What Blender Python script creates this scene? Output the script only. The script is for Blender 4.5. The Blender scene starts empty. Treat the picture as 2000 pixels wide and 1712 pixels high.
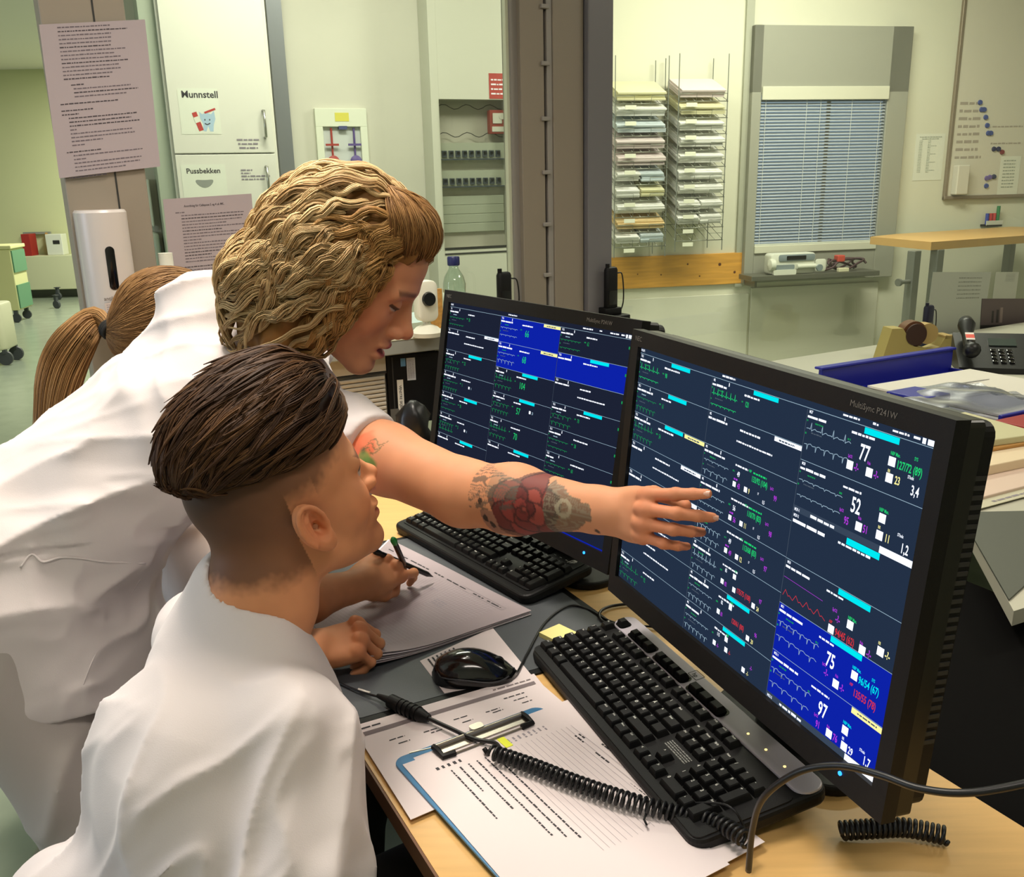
import bpy, math, random
import numpy as np
from mathutils import Vector, Matrix
random.seed(7); RNG = np.random.default_rng(7)
SC = bpy.context.scene; COL = SC.collection
vs = SC.view_settings; vs.view_transform = 'Standard'; vs.look = 'None'; vs.gamma = 1; vs.exposure = 0; vs.use_curve_mapping = False
R = math.radians; PI = math.pi
DESK = 0.74; CAMH = 1.41
# ---------------------------------------------------------------- camera
F_PX, PITCH, ROLL, CX, CY = 1833.0, R(16.344), R(1.345), 1000.0, 893.0
FW = np.array([0, math.cos(PITCH), -math.sin(PITCH)])
_rt = np.array([1.0, 0, 0]); _up = np.cross(_rt, FW)
CR = math.cos(ROLL)*_rt - math.sin(ROLL)*_up
CU = math.cos(ROLL)*_up + math.sin(ROLL)*_rt
EYE = np.array([0, 0, CAMH])
def ray(x, y): return FW + CR*(x-CX)/F_PX - CU*(y-CY)/F_PX
def at_z(x, y, z=DESK):            # where the line of sight meets a level surface
    d = ray(x, y); return EYE + d*((z-EYE[2])/d[2])
def at_d(x, y, dist): return EYE + ray(x, y)*dist
def at_pl(x, y, p0, n):            # where the line of sight meets a wall
    d = ray(x, y); n = np.asarray(n, float); return EYE + d*(((np.asarray(p0, float)-EYE)@n)/(d@n))
cam = bpy.data.cameras.new('camera'); co = bpy.data.objects.new('camera', cam); COL.objects.link(co)
cam.sensor_fit = 'HORIZONTAL'; cam.sensor_width = 36; cam.lens = F_PX/2000*36; cam.shift_y = (CY-856)/2000
cam.clip_start = .02; cam.clip_end = 60
M = Matrix.Identity(4)
for i in range(3): M[i][0] = CR[i]; M[i][1] = CU[i]; M[i][2] = -FW[i]; M[i][3] = EYE[i]
co.matrix_world = M; SC.camera = co
# ---------------------------------------------------------------- materials
MATS = {}
def srgb(h):
    if isinstance(h, str):
        h = h.lstrip('#'); c = [int(h[i:i+2], 16)/255 for i in (0, 2, 4)]
    else: c = h
    return tuple(v/12.92 if v <= .04045 else ((v+.055)/1.055)**2.4 for v in c) + (1.0,)
def mat(name, col, rough=.5, metal=0, emit=0, spec=.5, noise=0, nscale=30, bump=0, bscale=200, trans=0, ior=1.45, coat=0, sheen=0, sss=0, sub=(1, .35, .2), stretch=None, attr=None, alpha=1):
    if name in MATS: return MATS[name]
    m = bpy.data.materials.new(name); m.use_nodes = True; nt = m.node_tree; b = nt.nodes['Principled BSDF']
    c = srgb(col); b.inputs['Base Color'].default_value = c; b.inputs['Roughness'].default_value = rough
    b.inputs['Metallic'].default_value = metal; b.inputs['Specular IOR Level'].default_value = spec
    b.inputs['IOR'].default_value = ior; b.inputs['Transmission Weight'].default_value = trans
    b.inputs['Coat Weight'].default_value = coat; b.inputs['Sheen Weight'].default_value = sheen; b.inputs['Alpha'].default_value = alpha
    if sss: b.inputs['Subsurface Weight'].default_value = sss; b.inputs['Subsurface Radius'].default_value = sub; b.inputs['Subsurface Scale'].default_value = .006
    if emit: b.inputs['Emission Color'].default_value = c; b.inputs['Emission Strength'].default_value = emit
    N = nt.nodes.new; L = nt.links.new
    src = None
    if attr:
        a = N('ShaderNodeAttribute'); a.attribute_name = attr; src = a.outputs['Color']; L(src, b.inputs['Base Color'])
    if noise or bump:
        tc = N('ShaderNodeTexCoord'); mp = N('ShaderNodeMapping'); L(tc.outputs['Object'], mp.inputs['Vector'])
        if stretch: mp.inputs['Scale'].default_value = stretch
    if noise:
        n = N('ShaderNodeTexNoise'); n.inputs['Scale'].default_value = nscale; n.inputs['Detail'].default_value = 6; L(mp.outputs[0], n.inputs['Vector'])
        r = N('ShaderNodeMapRange'); r.inputs['From Min'].default_value = .3; r.inputs['From Max'].default_value = .7
        r.inputs['To Min'].default_value = 1-noise; r.inputs['To Max'].default_value = 1+noise; L(n.outputs['Fac'], r.inputs['Value'])
        mx = N('ShaderNodeVectorMath'); mx.operation = 'SCALE'; mx.inputs[0].default_value = c[:3]
        if src: L(src, mx.inputs[0])
        L(r.outputs[0], mx.inputs['Scale']); L(mx.outputs[0], b.inputs['Base Color'])
    if bump:
        n2 = N('ShaderNodeTexNoise'); n2.inputs['Scale'].default_value = bscale; n2.inputs['Detail'].default_value = 4; L(mp.outputs[0], n2.inputs['Vector'])
        bp = N('ShaderNodeBump'); bp.inputs['Strength'].default_value = bump; bp.inputs['Distance'].default_value = .002
        L(n2.outputs['Fac'], bp.inputs['Height']); L(bp.outputs[0], b.inputs['Normal'])
    MATS[name] = m; return m
def emitm(name, col, s=1.0):
    if name in MATS: return MATS[name]
    m = bpy.data.materials.new(name); m.use_nodes = True; nt = m.node_tree; nt.nodes.clear()
    e = nt.nodes.new('ShaderNodeEmission'); o = nt.nodes.new('ShaderNodeOutputMaterial')
    e.inputs[0].default_value = srgb(col); e.inputs[1].default_value = s; nt.links.new(e.outputs[0], o.inputs[0]); MATS[name] = m; return m
def glassm(name, tint='f4faf4', ior=1.5, rough=0.0, gain=1.0):
    if name in MATS: return MATS[name]
    m = bpy.data.materials.new(name); m.use_nodes = True; nt = m.node_tree; nt.nodes.clear(); N = nt.nodes.new; L = nt.links.new
    t = N('ShaderNodeBsdfTransparent'); t.inputs[0].default_value = srgb(tint); g = N('ShaderNodeBsdfGlossy'); g.inputs['Roughness'].default_value = rough
    f = N('ShaderNodeLayerWeight'); f.inputs[0].default_value = .5; w = N('ShaderNodeMath'); w.operation = 'POWER'; w.inputs[1].default_value = 5; L(f.outputs['Facing'], w.inputs[0])
    k = N('ShaderNodeMath'); k.operation = 'MULTIPLY_ADD'; k.inputs[1].default_value = .96*gain; k.inputs[2].default_value = .04*gain
    mx = N('ShaderNodeMixShader'); o = N('ShaderNodeOutputMaterial'); L(w.outputs[0], k.inputs[0]); L(k.outputs[0], mx.inputs[0]); L(t.outputs[0], mx.inputs[1]); L(g.outputs[0], mx.inputs[2]); L(mx.outputs[0], o.inputs[0])
    MATS[name] = m; return m
# ---------------------------------------------------------------- mesh helpers
def U(v): v = np.asarray(v, float); return v/np.linalg.norm(v)
class Fr:
    """a local frame: o + x*a + y*b + z*c"""
    def __init__(s, o, a=(1, 0, 0), b=None, c=None):
        s.o = np.asarray(o, float); s.a = U(a)
        if b is None: s.c = U(c if c is not None else (0, 0, 1)); s.b = np.cross(s.c, s.a)
        else: s.b = U(b); s.c = U(np.cross(s.a, s.b)) if c is None else U(c)
    def __call__(s, x, y, z=0): return s.o + s.a*x + s.b*y + s.c*z
    def inv(s, p): d = np.asarray(p, float)-s.o; return np.array([d@s.a, d@s.b, d@s.c])
def az(deg): return np.array([math.cos(R(deg)), math.sin(R(deg)), 0.0])
WORLD = Fr((0, 0, 0))
class MB:
    def __init__(s): s.v = []; s.f = []; s.m = []; s.k = 0; s.col = None
    def add(s, V, F, m=0):
        n = len(s.v); s.v += [tuple(map(float, p)) for p in V]; s.f += [tuple(i+n for i in f) for f in F]; s.m += [m]*len(F); return s
    def box(s, fr, x0, x1, y0, y1, z0, z1, m=0, bev=0):
        if bev <= 0:
            V = [fr(x, y, z) for z in (z0, z1) for y in (y0, y1) for x in (x0, x1)]
            return s.add(V, [(0, 2, 3, 1), (4, 5, 7, 6), (0, 1, 5, 4), (2, 6, 7, 3), (0, 4, 6, 2), (1, 3, 7, 5)], m)
        b = min(bev, (x1-x0)/2.01, (y1-y0)/2.01, (z1-z0)/2.01)
        return s.rprism(fr, x0, x1, y0, y1, z0, z1, b, m, 3, b)
    def ring(s, pts_list, m=0, cap0=True, cap1=True, closed=True):
        n = len(pts_list[0]); V = [p for r in pts_list for p in r]; F = []
        for i in range(len(pts_list)-1):
            for j in range(n if closed else n-1):
                k = (j+1) % n; F.append((i*n+j, i*n+k, (i+1)*n+k, (i+1)*n+j))
        if cap0: F.append(tuple(range(n-1, -1, -1)))
        if cap1: F.append(tuple((len(pts_list)-1)*n+j for j in range(n)))
        return s.add(V, F, m)
    def rprism(s, fr, x0, x1, y0, y1, z0, z1, r, m=0, seg=4, bev=0):
        """box with rounded vertical corners and chamfered top and bottom rims"""
        r = min(r, (x1-x0)/2.001, (y1-y0)/2.001)
        def out(i):
            P = []
            for (cx, cy, a0) in ((x1-r, y1-r, 0), (x0+r, y1-r, 90), (x0+r, y0+r, 180), (x1-r, y0+r, 270)):
                for k in range(seg+1):
                    a = R(a0+90*k/seg); rr = r-i; P.append((cx+max(rr, 0)*math.cos(a), cy+max(rr, 0)*math.sin(a)))
            return P
        L = [(z0, 0), (z1, 0)] if bev <= 0 else [(z0, bev*.9), (z0+bev*.3, bev*.3), (z0+bev, 0), (z1-bev, 0), (z1-bev*.3, bev*.3), (z1, bev*.9)]
        return s.ring([[fr(x, y, z) for x, y in out(i)] for z, i in L], m)
    def poly(s, fr, pts, z0, z1, m=0):
        return s.ring([[fr(x, y, z0) for x, y in pts], [fr(x, y, z1) for x, y in pts]], m)
    def cyl(s, p0, p1, r0, r1=None, n=16, m=0, cap=True):
        p0 = np.asarray(p0, float); p1 = np.asarray(p1, float); r1 = r0 if r1 is None else r1
        d = U(p1-p0); a = U(np.cross(d, (0, 0, 1) if abs(d[2]) < .9 else (1, 0, 0))); b = np.cross(d, a)
        cs = [(math.cos(2*PI*k/n), math.sin(2*PI*k/n)) for k in range(n)]
        return s.ring([[p+(a*c+b*q)*r for c, q in cs] for p, r in ((p0, r0), (p1, r1))], m, cap, cap)
    def lathe(s, fr, prof, n=24, m=0):
        return s.ring([[fr(r*math.cos(2*PI*k/n), r*math.sin(2*PI*k/n), z) for k in range(n)] for r, z in prof], m)
    def tube(s, pts, r, n=8, m=0, cap=True):
        P = [np.asarray(p, float) for p in pts]; rr = r if hasattr(r, '__len__') else [r]*len(P); rings = []; a = None
        for i, p in enumerate(P):
            d = U(P[min(i+1, len(P)-1)]-P[max(i-1, 0)])
            if a is None: a = U(np.cross(d, (0, 0, 1) if abs(d[2]) < .9 else (1, 0, 0)))
            a = U(a-d*(a@d)); b = np.cross(d, a)
            rings.append([p+(a*math.cos(2*PI*k/n)+b*math.sin(2*PI*k/n))*rr[i] for k in range(n)])
        return s.ring(rings, m, cap, cap)
    def quad(s, P, m=0): return s.add(P, [tuple(range(len(P)))], m)
    def rect(s, fr, x0, x1, y0, y1, z=0, m=0): return s.quad([fr(x0, y0, z), fr(x1, y0, z), fr(x1, y1, z), fr(x0, y1, z)], m)
    def line(s, fr, pts, w, z=0, m=0):
        for (x0, y0), (x1, y1) in zip(pts, pts[1:]):
            l = math.hypot(x1-x0, y1-y0) or 1; nx, ny = -(y1-y0)/l*w/2, (x1-x0)/l*w/2
            s.quad([fr(x0-nx, y0-ny, z), fr(x1-nx, y1-ny, z), fr(x1+nx, y1+ny, z), fr(x0+nx, y0+ny, z)], m)
        return s
    def text(s, fr, txt, x, y, h, z=0, m=0, al='LEFT', sx=1.0, bold=False):
        """flat lettering, cap height h, from (x,y) on the frame's plane"""
        V, F = glyphs(txt, al, bold); return s.add([fr(x+a*h*sx, y+b*h, z) for a, b in V], F, m)
    def scribble(s, fr, x, y, w, h, z=0, m=0, rnd=None, wmin=.5, wmax=1.6):
        """a line of print too small to read: word-like dashes"""
        rnd = rnd or random; cx = x
        while cx < x+w-h*.3:
            ww = min(h*rnd.uniform(wmin*2, wmax*2.2), x+w-cx); s.rect(fr, cx, cx+ww, y, y+h*rnd.uniform(.75, 1), z, m); cx += ww+h*.5
        return s
    def build(s, name, mats, parent=None, smooth=False, origin=None, auto=None):
        me = bpy.data.meshes.new(name); o0 = np.zeros(3) if parent is not None else (np.asarray(origin, float) if origin is not None else (np.array(s.v).min(0)+np.array(s.v).max(0))/2*[1, 1, 0]+np.array(s.v).min(0)*[0, 0, 1])
        if parent is not None: o0 = np.asarray(PW[parent.name], float)
        me.from_pydata([tuple(np.array(p)-o0) for p in s.v], [], s.f)
        mats = mats if isinstance(mats, (list, tuple)) else [mats]
        for q in mats: me.materials.append(q)
        me.polygons.foreach_set('material_index', s.m); me.validate(); me.update()
        if smooth or auto: me.shade_smooth()
        if auto: me.set_sharp_from_angle(angle=R(auto))
        return link(name, me, parent, o0)
PW = {}
def link(name, me, parent, o0):
    ob = bpy.data.objects.new(name, me); COL.objects.link(ob); PW[ob.name] = np.asarray(o0, float)
    if parent is not None: ob.parent = parent
    else: ob.location = tuple(o0)
    return ob
def empty(name, loc, label=None, cat=None, group=None):
    ob = bpy.data.objects.new(name, None); COL.objects.link(ob); ob.location = tuple(map(float, loc)); ob.empty_display_size = .05
    PW[ob.name] = np.asarray(loc, float); tag(ob, label, cat, group); return ob
def tag(o, label=None, cat=None, group=None, kind=None):
    if label: o['label'] = label
    if cat: o['category'] = cat
    if group: o['group'] = group
    if kind: o['kind'] = kind
    return o
_GL = {}
def glyphs(txt, al='LEFT', bold=False):
    k = (txt, al, bold)
    if k in _GL: return _GL[k]
    cu = bpy.data.curves.new('t', 'FONT'); cu.body = txt; cu.align_x = al; cu.resolution_u = 2
    if bold: cu.offset = .018
    ob = bpy.data.objects.new('t', cu); COL.objects.link(ob); dg = bpy.context.evaluated_depsgraph_get(); e = ob.evaluated_get(dg); me = e.to_mesh()
    sc = 1/.72; V = [(v.co.x*sc, v.co.y*sc) for v in me.vertices]; F = [tuple(p.vertices) for p in me.polygons]; e.to_mesh_clear()
    bpy.data.objects.remove(ob); bpy.data.curves.remove(cu); _GL[k] = (V, F); return V, F
def spline(pts, n=12):
    P = [np.asarray(p, float) for p in pts]; P = [2*P[0]-P[1]]+P+[2*P[-1]-P[-2]]; out = []
    for i in range(1, len(P)-2):
        for k in range(n):
            t = k/n; a, b, c, d = P[i-1:i+3]
            out.append(.5*((2*b)+(c-a)*t+(2*a-5*b+4*c-d)*t*t+(3*b-a-3*c+d)*t**3))
    out.append(P[-2]); return out
# ---------------------------------------------------------------- room frame
E30 = az(30); N30 = az(120)                      # partition runs along E30, far side is N30
PT = np.array([.183, 3.10, 0])                   # a point on the partition line
PF = Fr(PT, E30, N30, (0, 0, 1))                 # x along the partition, y away from the camera, z up from the floor
def on_part(x, y, off=0): return PF.inv(at_pl(x, y, PT+N30*off, N30))
LW = Fr(at_d(440, 300, 4.5)*[1, 1, 0], az(22), az(112), (0, 0, 1))
def on_lw(x, y, off=0): return LW.inv(at_pl(x, y, LW.o+LW.b*off, LW.b))
RW = Fr(at_d(1450, 450, 5.8)*[1, 1, 0], az(12), az(102), (0, 0, 1))
def on_rw(x, y, off=0): return RW.inv(at_pl(x, y, RW.o+RW.b*off, RW.b))
CEIL = 3.0
wall_m = mat('painted_wall_green', 'cecdbe', .7, noise=.03, nscale=3, bump=.1, bscale=300)
cream = mat('cream_wall', 'd6d5bf', .6, noise=.02, nscale=2)
floor_m = mat('linoleum_floor', '8f9a86', .25, noise=.08, nscale=6)
ceil_m = mat('ceiling_white', 'e8e6da', .9)
steel = mat('brushed_steel', '8d8c88', .35, .9)
greypaint = mat('grey_painted_steel', '8b8680', .45)
taupe = mat('taupe_post', '8e8476', .5)
white_lam = mat('white_laminate', 'dcdccf', .35)
black_pl = mat('black_plastic', '0b0b0c', .5, spec=.3, bump=.15, bscale=900)
black_gl = mat('glossy_black_plastic', '0b0b0d', .15, coat=.5)
dark_m = mat('dark_seam', '2a2a28', .6)
ink = mat('printed_ink', '3c3a3e', .8)
ink_l = mat('grey_print', '8d878e', .8)
paper = mat('white_paper', 'e2dbe0', .75)
paper_lil = mat('lilac_tinted_paper', 'a69a9e', .75)
def struct(mb, name, m, **k):
    o = mb.build(name, m, origin=(0, 0, 0), **k); o['kind'] = 'structure'; return o
# floor and ceiling
struct(MB().box(WORLD, -9, 5.5, -1.6, 15, -.12, 0), 'floor', floor_m)
struct(MB().box(WORLD, -9, 5.5, -1.6, 15, CEIL, CEIL+.1), 'ceiling', ceil_m)
# left corridor end wall (about thirteen metres away), right back wall, near walls
c0 = at_z(60, 579, 0); c1 = at_z(380, 571, 0)
CW = Fr(c0*[1, 1, 0], U(c1-c0), None, (0, 0, 1))
struct(MB().box(CW, -3, 8, 0, .15, 0, CEIL), 'wall_corridor_end', mat('wall_yellow_green', 'd3d7a6', .6, noise=.02, nscale=1))
struct(MB().box(CW, -3, 8, -.02, 0, 0, .1), 'baseboard_corridor', mat('grey_skirting', '8a8d80', .5))
xL = on_lw(300, 300)[0]; xR = on_lw(1010, 300)[0]
struct(MB().box(LW, xL-.0, xR+.25, 0, .12, 0, CEIL), 'wall_back_left', wall_m)
x0 = on_rw(1190, 300)[0]
struct(MB().box(RW, x0-1.0, 3.4, 0, .12, 0, CEIL), 'wall_back_right', cream)
struct(MB().box(WORLD, -9, 5.5, -1.6, -1.5, 0, CEIL), 'wall_front', ceil_m)
struct(MB().box(WORLD, -4.6, -4.5, -1.5, 7.0, 0, CEIL), 'wall_left', ceil_m)
struct(MB().box(WORLD, 5.4, 5.5, -1.5, 9, 0, CEIL), 'wall_right', ceil_m)
# ---------------------------------------------------------------- partition: posts, sill wall and glass
def P_(x, y, off=0): return on_part(x, y, off)[0]
zs = .60                                        # height of the low wall that carries the glass
xa, xb = P_(121, 360), P_(300, 500)             # post that carries the dispenser
xm0, xm1 = P_(988, 400), P_(1196, 400)
mb = MB(); mb.box(PF, xa+.002, xb-.002, -.045, .045, 0, CEIL, 0, .004)
mb.box(PF, xa+.115, xa+.119, -.047, -.04, 0, CEIL, 1)
struct(mb, 'trim_1', [taupe, dark_m])
# the pair of posts behind the monitors, with the screwed cover strip
mb = MB()
e = [P_(x, 400, o) for x, o in ((988, -.02), (1000, -.02), (1022, -.05), (1066, -.05), (1071, -.05), (1083, -.055), (1095, -.055), (1140, -.055), (1149, -.075), (1196, -.075))]
mb.box(PF, e[0]+.012, e[1], -.02, .0, 0, CEIL, 4)
mb.box(PF, e[1], e[2], -.03, .02, 0, CEIL, 2)
mb.box(PF, e[2], e[3], -.05, .03, 0, CEIL, 0, .003)
mb.box(PF, e[3], e[4], -.02, .05, 0, CEIL, 3)
mb.box(PF, e[4], e[5], -.05, .06, 0, CEIL, 2, .002)
mb.box(PF, e[5], e[7], -.055, .06, 0, CEIL, 0, .003)
mb.box(PF, e[7], e[8], -.04, .06, 0, CEIL, 3)
mb.box(PF, e[8], e[9], -.075, .06, 0, CEIL, 1, .004)
for k in range(14):
    z = .5+k*.155; mb.box(PF, e[3]-.012, e[4]+.006, -.058, -.04, z, z+.012, 2, .002)
struct(mb, 'trim_2', [mat('taupe_trim', '857b6d', .5), mat('dark_grey_post', '6d6b6e', .4), greypaint, dark_m, mat('pale_green_edge', 'c8cdb4', .6)])
gl = glassm('partition_glass', 'f7f9f4', 1.5, 0, 1.0)
def pane(n, a, b):
    mb = MB(); mb.box(PF, a, b, -.003, .003, zs+.05, CEIL-.02); struct(mb, n, gl)
    mb = MB(); mb.box(PF, a, b, -.05, .05, 0, zs, 0); mb.box(PF, a, b, -.04, .04, zs, zs+.05, 1, .004); struct(mb, 'wall_'+n, [white_lam, greypaint])
pane('window_1', xb, e[0]+.012)
pane('window_2', e[9], 3.3)

# ---------------------------------------------------------------- desks
birch = mat('birch_desk_top', 'd5ab6c', .38, noise=.06, nscale=8, stretch=(1, 12, 1))
edge_m = mat('desk_edge_band', '6b4a33', .5)
under = mat('desk_underframe', '3a3836', .5)
DF = Fr((-.206, 1.03, DESK), az(-63), az(27), (0, 0, 1))     # x along the seated side, y across the desk, z up from its top
def on_desk(x, y, h=0): return DF.inv(at_z(x, y, DESK+h))
de = empty('office_desk', (DF(-.2, .4)*[1, 1, 0]), 'birch-topped office desk carrying both monitors and both keyboards', 'desk')
mb = MB(); mb.rprism(DF, -1.62, .95, 0, .575, -.026, 0, .006, 0); mb.box(DF, -1.62, .95, -.003, .0, -.026, -.001, 1); mb.build('desk_top', [birch, edge_m], de)
for x in (-1.35, .75):
    mb = MB(); mb.box(DF, x, x+.05, .10, .52, -.70, -.026); mb.box(DF, x-.01, x+.06, .06, .56, -.74, -.70); mb.build('leg', under, de)
mb = MB(); mb.box(DF, -1.5, .75, .53, .55, -.40, -.03); mb.build('modesty_panel', mat('modesty_panel_dark', '2c2a2a', .6), de)
# the desk opposite, reaching back to the glass partition
y1_ = 1.02
OF = Fr(DF(0, y1_, 0), E30, N30, (0, 0, 1))
oe = empty('office_desk', (1.2, 2.2, 0), 'grey-topped desk behind the monitors holding the phone and blue tray', 'desk')
p = PF.inv(DF(.3, y1_)); greytop = mat('grey_desk_top', 'b9b7a6', .4)
mb = MB()
Q = [at_z(1893, 1035)-0, at_z(1980, 1193)]
A_ = PF.inv(Q[0]); B_ = PF.inv(Q[1])
pts = [(B_[0], B_[1]), (3.1, B_[1]-.25), (3.1, -.06), (e[9]+.08-.45, -.06), (e[9]+.08-.45, -.62), (A_[0], A_[1])]
mb.poly(Fr((PT[0], PT[1], DESK), E30, N30), pts, -.026, 0); mb.build('desk_top', greytop, oe)
for x, y in ((A_[0]+.15, -.55), (2.9, -.55)):
    mb = MB(); mb.box(PF, x, x+.05, y, -.15, 0, DESK-.026); mb.build('leg', under, oe)
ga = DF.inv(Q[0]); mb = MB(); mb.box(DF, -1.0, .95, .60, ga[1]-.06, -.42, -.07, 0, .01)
tag(mb.build('gap_filler', mat('gap_filler_black', '070606', .95, spec=.1)), 'long black box added to darken the gap between the two desks', 'filler box')  # added black box, stands in for the darkness between the desks
# desk pad, grey with a black rim
gz = mat('grey_desk_pad', '4b4f53', .55, bump=.2, bscale=600)
a_, b_, c_ = on_desk(690, 1415), on_desk(1085, 1297), on_desk(1240, 1243)
px0 = on_desk(905, 1345)[0]
mb = MB(); x1 = (a_[0]+px0)/2+.012; x0_ = x1-.60; w1 = on_desk(1150, 1190)[1]+.005
mb.rprism(DF, x0_, x1, -.005+.012, w1, .0002, .003, .008, 1); mb.rprism(DF, x0_+.012, x1-.012, .02, w1-.012, .003, .0036, .006, 0)
tag(mb.build('desk_pad', [gz, black_pl]), 'dark grey rectangular desk pad with black rim under the paper pile', 'desk pad')
# ---------------------------------------------------------------- monitors
bez = mat('monitor_bezel', '0c0b0a', .5, spec=.3, bump=.1, bscale=1500)
bez_top = mat('monitor_casing', '16140f', .35)
scr_cols = dict(bg=('26344a', .8), bg2=('1f2538', .8), blue=('0d22a8', .9), white=('eef4ff', 1.15), green=('24e07a', .8), dgreen=('1fa45a', .75), cyan=('00e0ea', 1.0), yel=('f3ec9a', 1.05), mag=('b63ae0', .95), red=('d8343f', .9), pale=('a9c6d8', .8), grey=('55616f', .8), slate=('3c4a5e', .8))
SK = list(scr_cols); SM = []
for k in SK:
    col, s = scr_cols[k]; SM.append(emitm('screen_'+k, col, s*1.1))
SI = {k: i for i, k in enumerate(SK)}
def wave(mb, fr, x, y, w, kind, m, z, rnd):
    """an ECG-like trace"""
    n = rnd.choice((4, 5, 6)); pts = [(x, y)]; st = w/n
    for k in range(n):
        b = x+k*st
        if kind == 'up': pts += [(b+.25*st, y+.4), (b+.35*st, y-.3), (b+.42*st, y+6.5), (b+.48*st, y-1.6), (b+.6*st, y), (b+.78*st, y+1.3), (b+.95*st, y)]
        elif kind == 'dn': pts += [(b+.3*st, y+.5), (b+.36*st, y-5), (b+.44*st, y+.6), (b+.7*st, y+1.6), (b+.95*st, y)]
        elif kind == 'sm': pts += [(b+.3*st, y+.6), (b+.4*st, y-1.6), (b+.48*st, y+.4), (b+.8*st, y+.7), (b+.95*st, y)]
        else: pts += [(b+.2*st, y+7), (b+.5*st, y+1.6), (b+.62*st, y+3), (b+.95*st, y)]
    mb.line(fr, pts, .6, z, SI[m])
def monitor(T, azd, tilt, label, right):
    w = az(math.degrees(azd)); n = np.array([w[1], -w[0], 0])             # n points at the viewer's side
    up = np.array([0, 0, 1])*math.cos(tilt)-n*math.sin(tilt); out = np.cross(w, up); out = out if out@n > 0 else -out
    sc = .67/.75; T = EYE+(np.array(T)-np.array([0, 0, .75]))
    F = Fr(T, w, up, out)                                                 # metres, origin at the screen's top left corner
    W_, H_ = .518, .324
    root = empty('computer_monitor', (T+w*.26+(-out)*.08)*[1, 1, 0]+[0, 0, DESK], label, 'monitor', 'monitors showing patient traces')
    mb = MB(); bw, bt, bb = .018, .021, .028
    # front frame as four bars with a small step towards the glass
    x0, x1, y0, y1 = -bw, W_+bw, -H_-bb, bt
    for (a, b, c, d) in ((x0, x1, 0, y1), (x0, x1, y0, -H_), (x0, 0, -H_, 0), (W_, x1, -H_, 0)):
        mb.box(F, a, b, c, d, -.012, .004, 0)
    mb.box(F, 0, W_, -H_, 0, -.012, -.002, 0)
    mb.build('bezel', bez, root)
    mb = MB(); mb.rprism(F, x0+.001, x1-.001, y0+.001, y1-.001, -.030, -.012, .006, 1)
    mb.rprism(F, x0+.008, x1-.004, y0+.006, y1-.004, -.046, -.030, .012, 0)
    mb.rprism(F, x0+.13, x1-.13, y0+.11, y1-.06, -.072, -.046, .03, 0)
    for k in range(30):                                                   # vents in both flanks
        yy = y1-.05-k*.0085
        for xx in (x1-.005, x0+.007): mb.box(F, xx, xx+.0022, yy-.003, yy+.001, -.044, -.032, 2)
    mb.build('casing', [bez, bez_top, dark_m], root)
    # stand
    cx = W_/2; q = F(cx, -H_*.6, -.085); foot = np.array([q[0], q[1], DESK])
    BF = Fr(foot+n*.01, w, -n, (0, 0, 1))
    mb = MB(); mb.box(BF, -.045, .045, .0, .03, .01, (F(cx, -H_*.35, -.07)[2]-DESK), 0, .004); mb.build('stand', black_pl, root)
    mb = MB(); mb.rprism(BF, -.12, .12, -.03, .14, 0, .014, .05, 0, 8, .004); mb.build('stand_base', black_pl, root)
    # maker's marks and the light
    for t_, x_, h_ in (('NEC', -.008, .0065), ('MultiSync P241W', W_-.105, .006)):
        mb = MB(); mb.text(F, t_, x_, .0075, h_, .0045, 0); mb.build('badge', mat('badge_grey', '6a6660', .4), root)
    mb = MB(); mb.cyl(F(W_-.04, -H_-.012, .004), F(W_-.04, -H_-.012, .0052), .0022, n=12, m=0); mb.build('power_light', emitm('power_led', '2a8cff', 3), root)
    # picture
    G = Fr(F(0, 0, -.0015), w*1, up, out)
    G.a = w*.001; G.b = up*.001; G.c = out*.001                           # millimetres
    mb = MB(); rnd = random.Random(5 if right else 3)
    mb.rect(G, 0, 518, -324, 0, 0, SI['bg' if right else 'bg2'])
    RC = lambda a, b, c, d, k, z=.2: mb.rect(G, a, b, -d, -c, z, SI[k])
    def tx(s, x, y, h, k, z=.35, sx=.72, al='LEFT'): mb.text(G, s, x, -y, h, z, SI[k], al, sx, True)
    def sc_(x, y, w_, h, k='white'): mb.scribble(G, x, -y, w_, h, .35, SI[k], rnd)
    tx('PHILIPS', 1.5, 5.5, 3, 'white'); sc_(195, 5, 26, 2.2); sc_(400, 5, 24, 2.2); sc_(440, 4.5, 7, 2.2); sc_(465, 5, 20, 2.2); sc_(490, 5, 8, 2.2)
    RC(500, 504, 2, 7, 'white'); RC(506, 514, 2, 7, 'white'); RC(0, 518, 8, 8.5, 'pale')
    def cell(cx, y, cw, rh, wv='up', gr='green', hr=None, small=None, bar=None, blue=False, msg=False, tag_='TEL', big=False, extra=None):
        if blue: RC(cx, cx+cw, y, y+rh, 'blue', .1)
        RC(cx, cx+cw, y-.25, y+.25, 'pale')
        tx(tag_, cx+3, y+4.5, 3, 'white'); 
        if not big: RC(cx+34, cx+35.5, y+1.5, y+5.5, 'white')
        nl = rnd.uniform(20, 44); yy = y+9.3; mb.scribble(G, cx+1.5, -yy, nl, 2.7, .35, SI['white'], rnd, 1.2, 3)
        sc_(cx+66, y+10, rnd.uniform(20, 38), 2.3)
        if bar:
            b0 = cx+82 if len(bar) < 2 or bar[0] != 'm' else cx+128
            for i, k in enumerate(bar.split(',')):
                k2 = {'c': 'cyan', 'y': 'yel', 'w': 'white'}[k[0]]; a0 = cx+(82 if k2 == 'cyan' else cw-45); RC(a0, a0+(44 if k2 == 'cyan' else 45), y+.6, y+(5.4 if not big else 6.5), k2, .4)
                if k2 != 'cyan': mb.scribble(G, a0+8, -(y+4), 26, 1.8, .6, SI['grey'], rnd)
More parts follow.
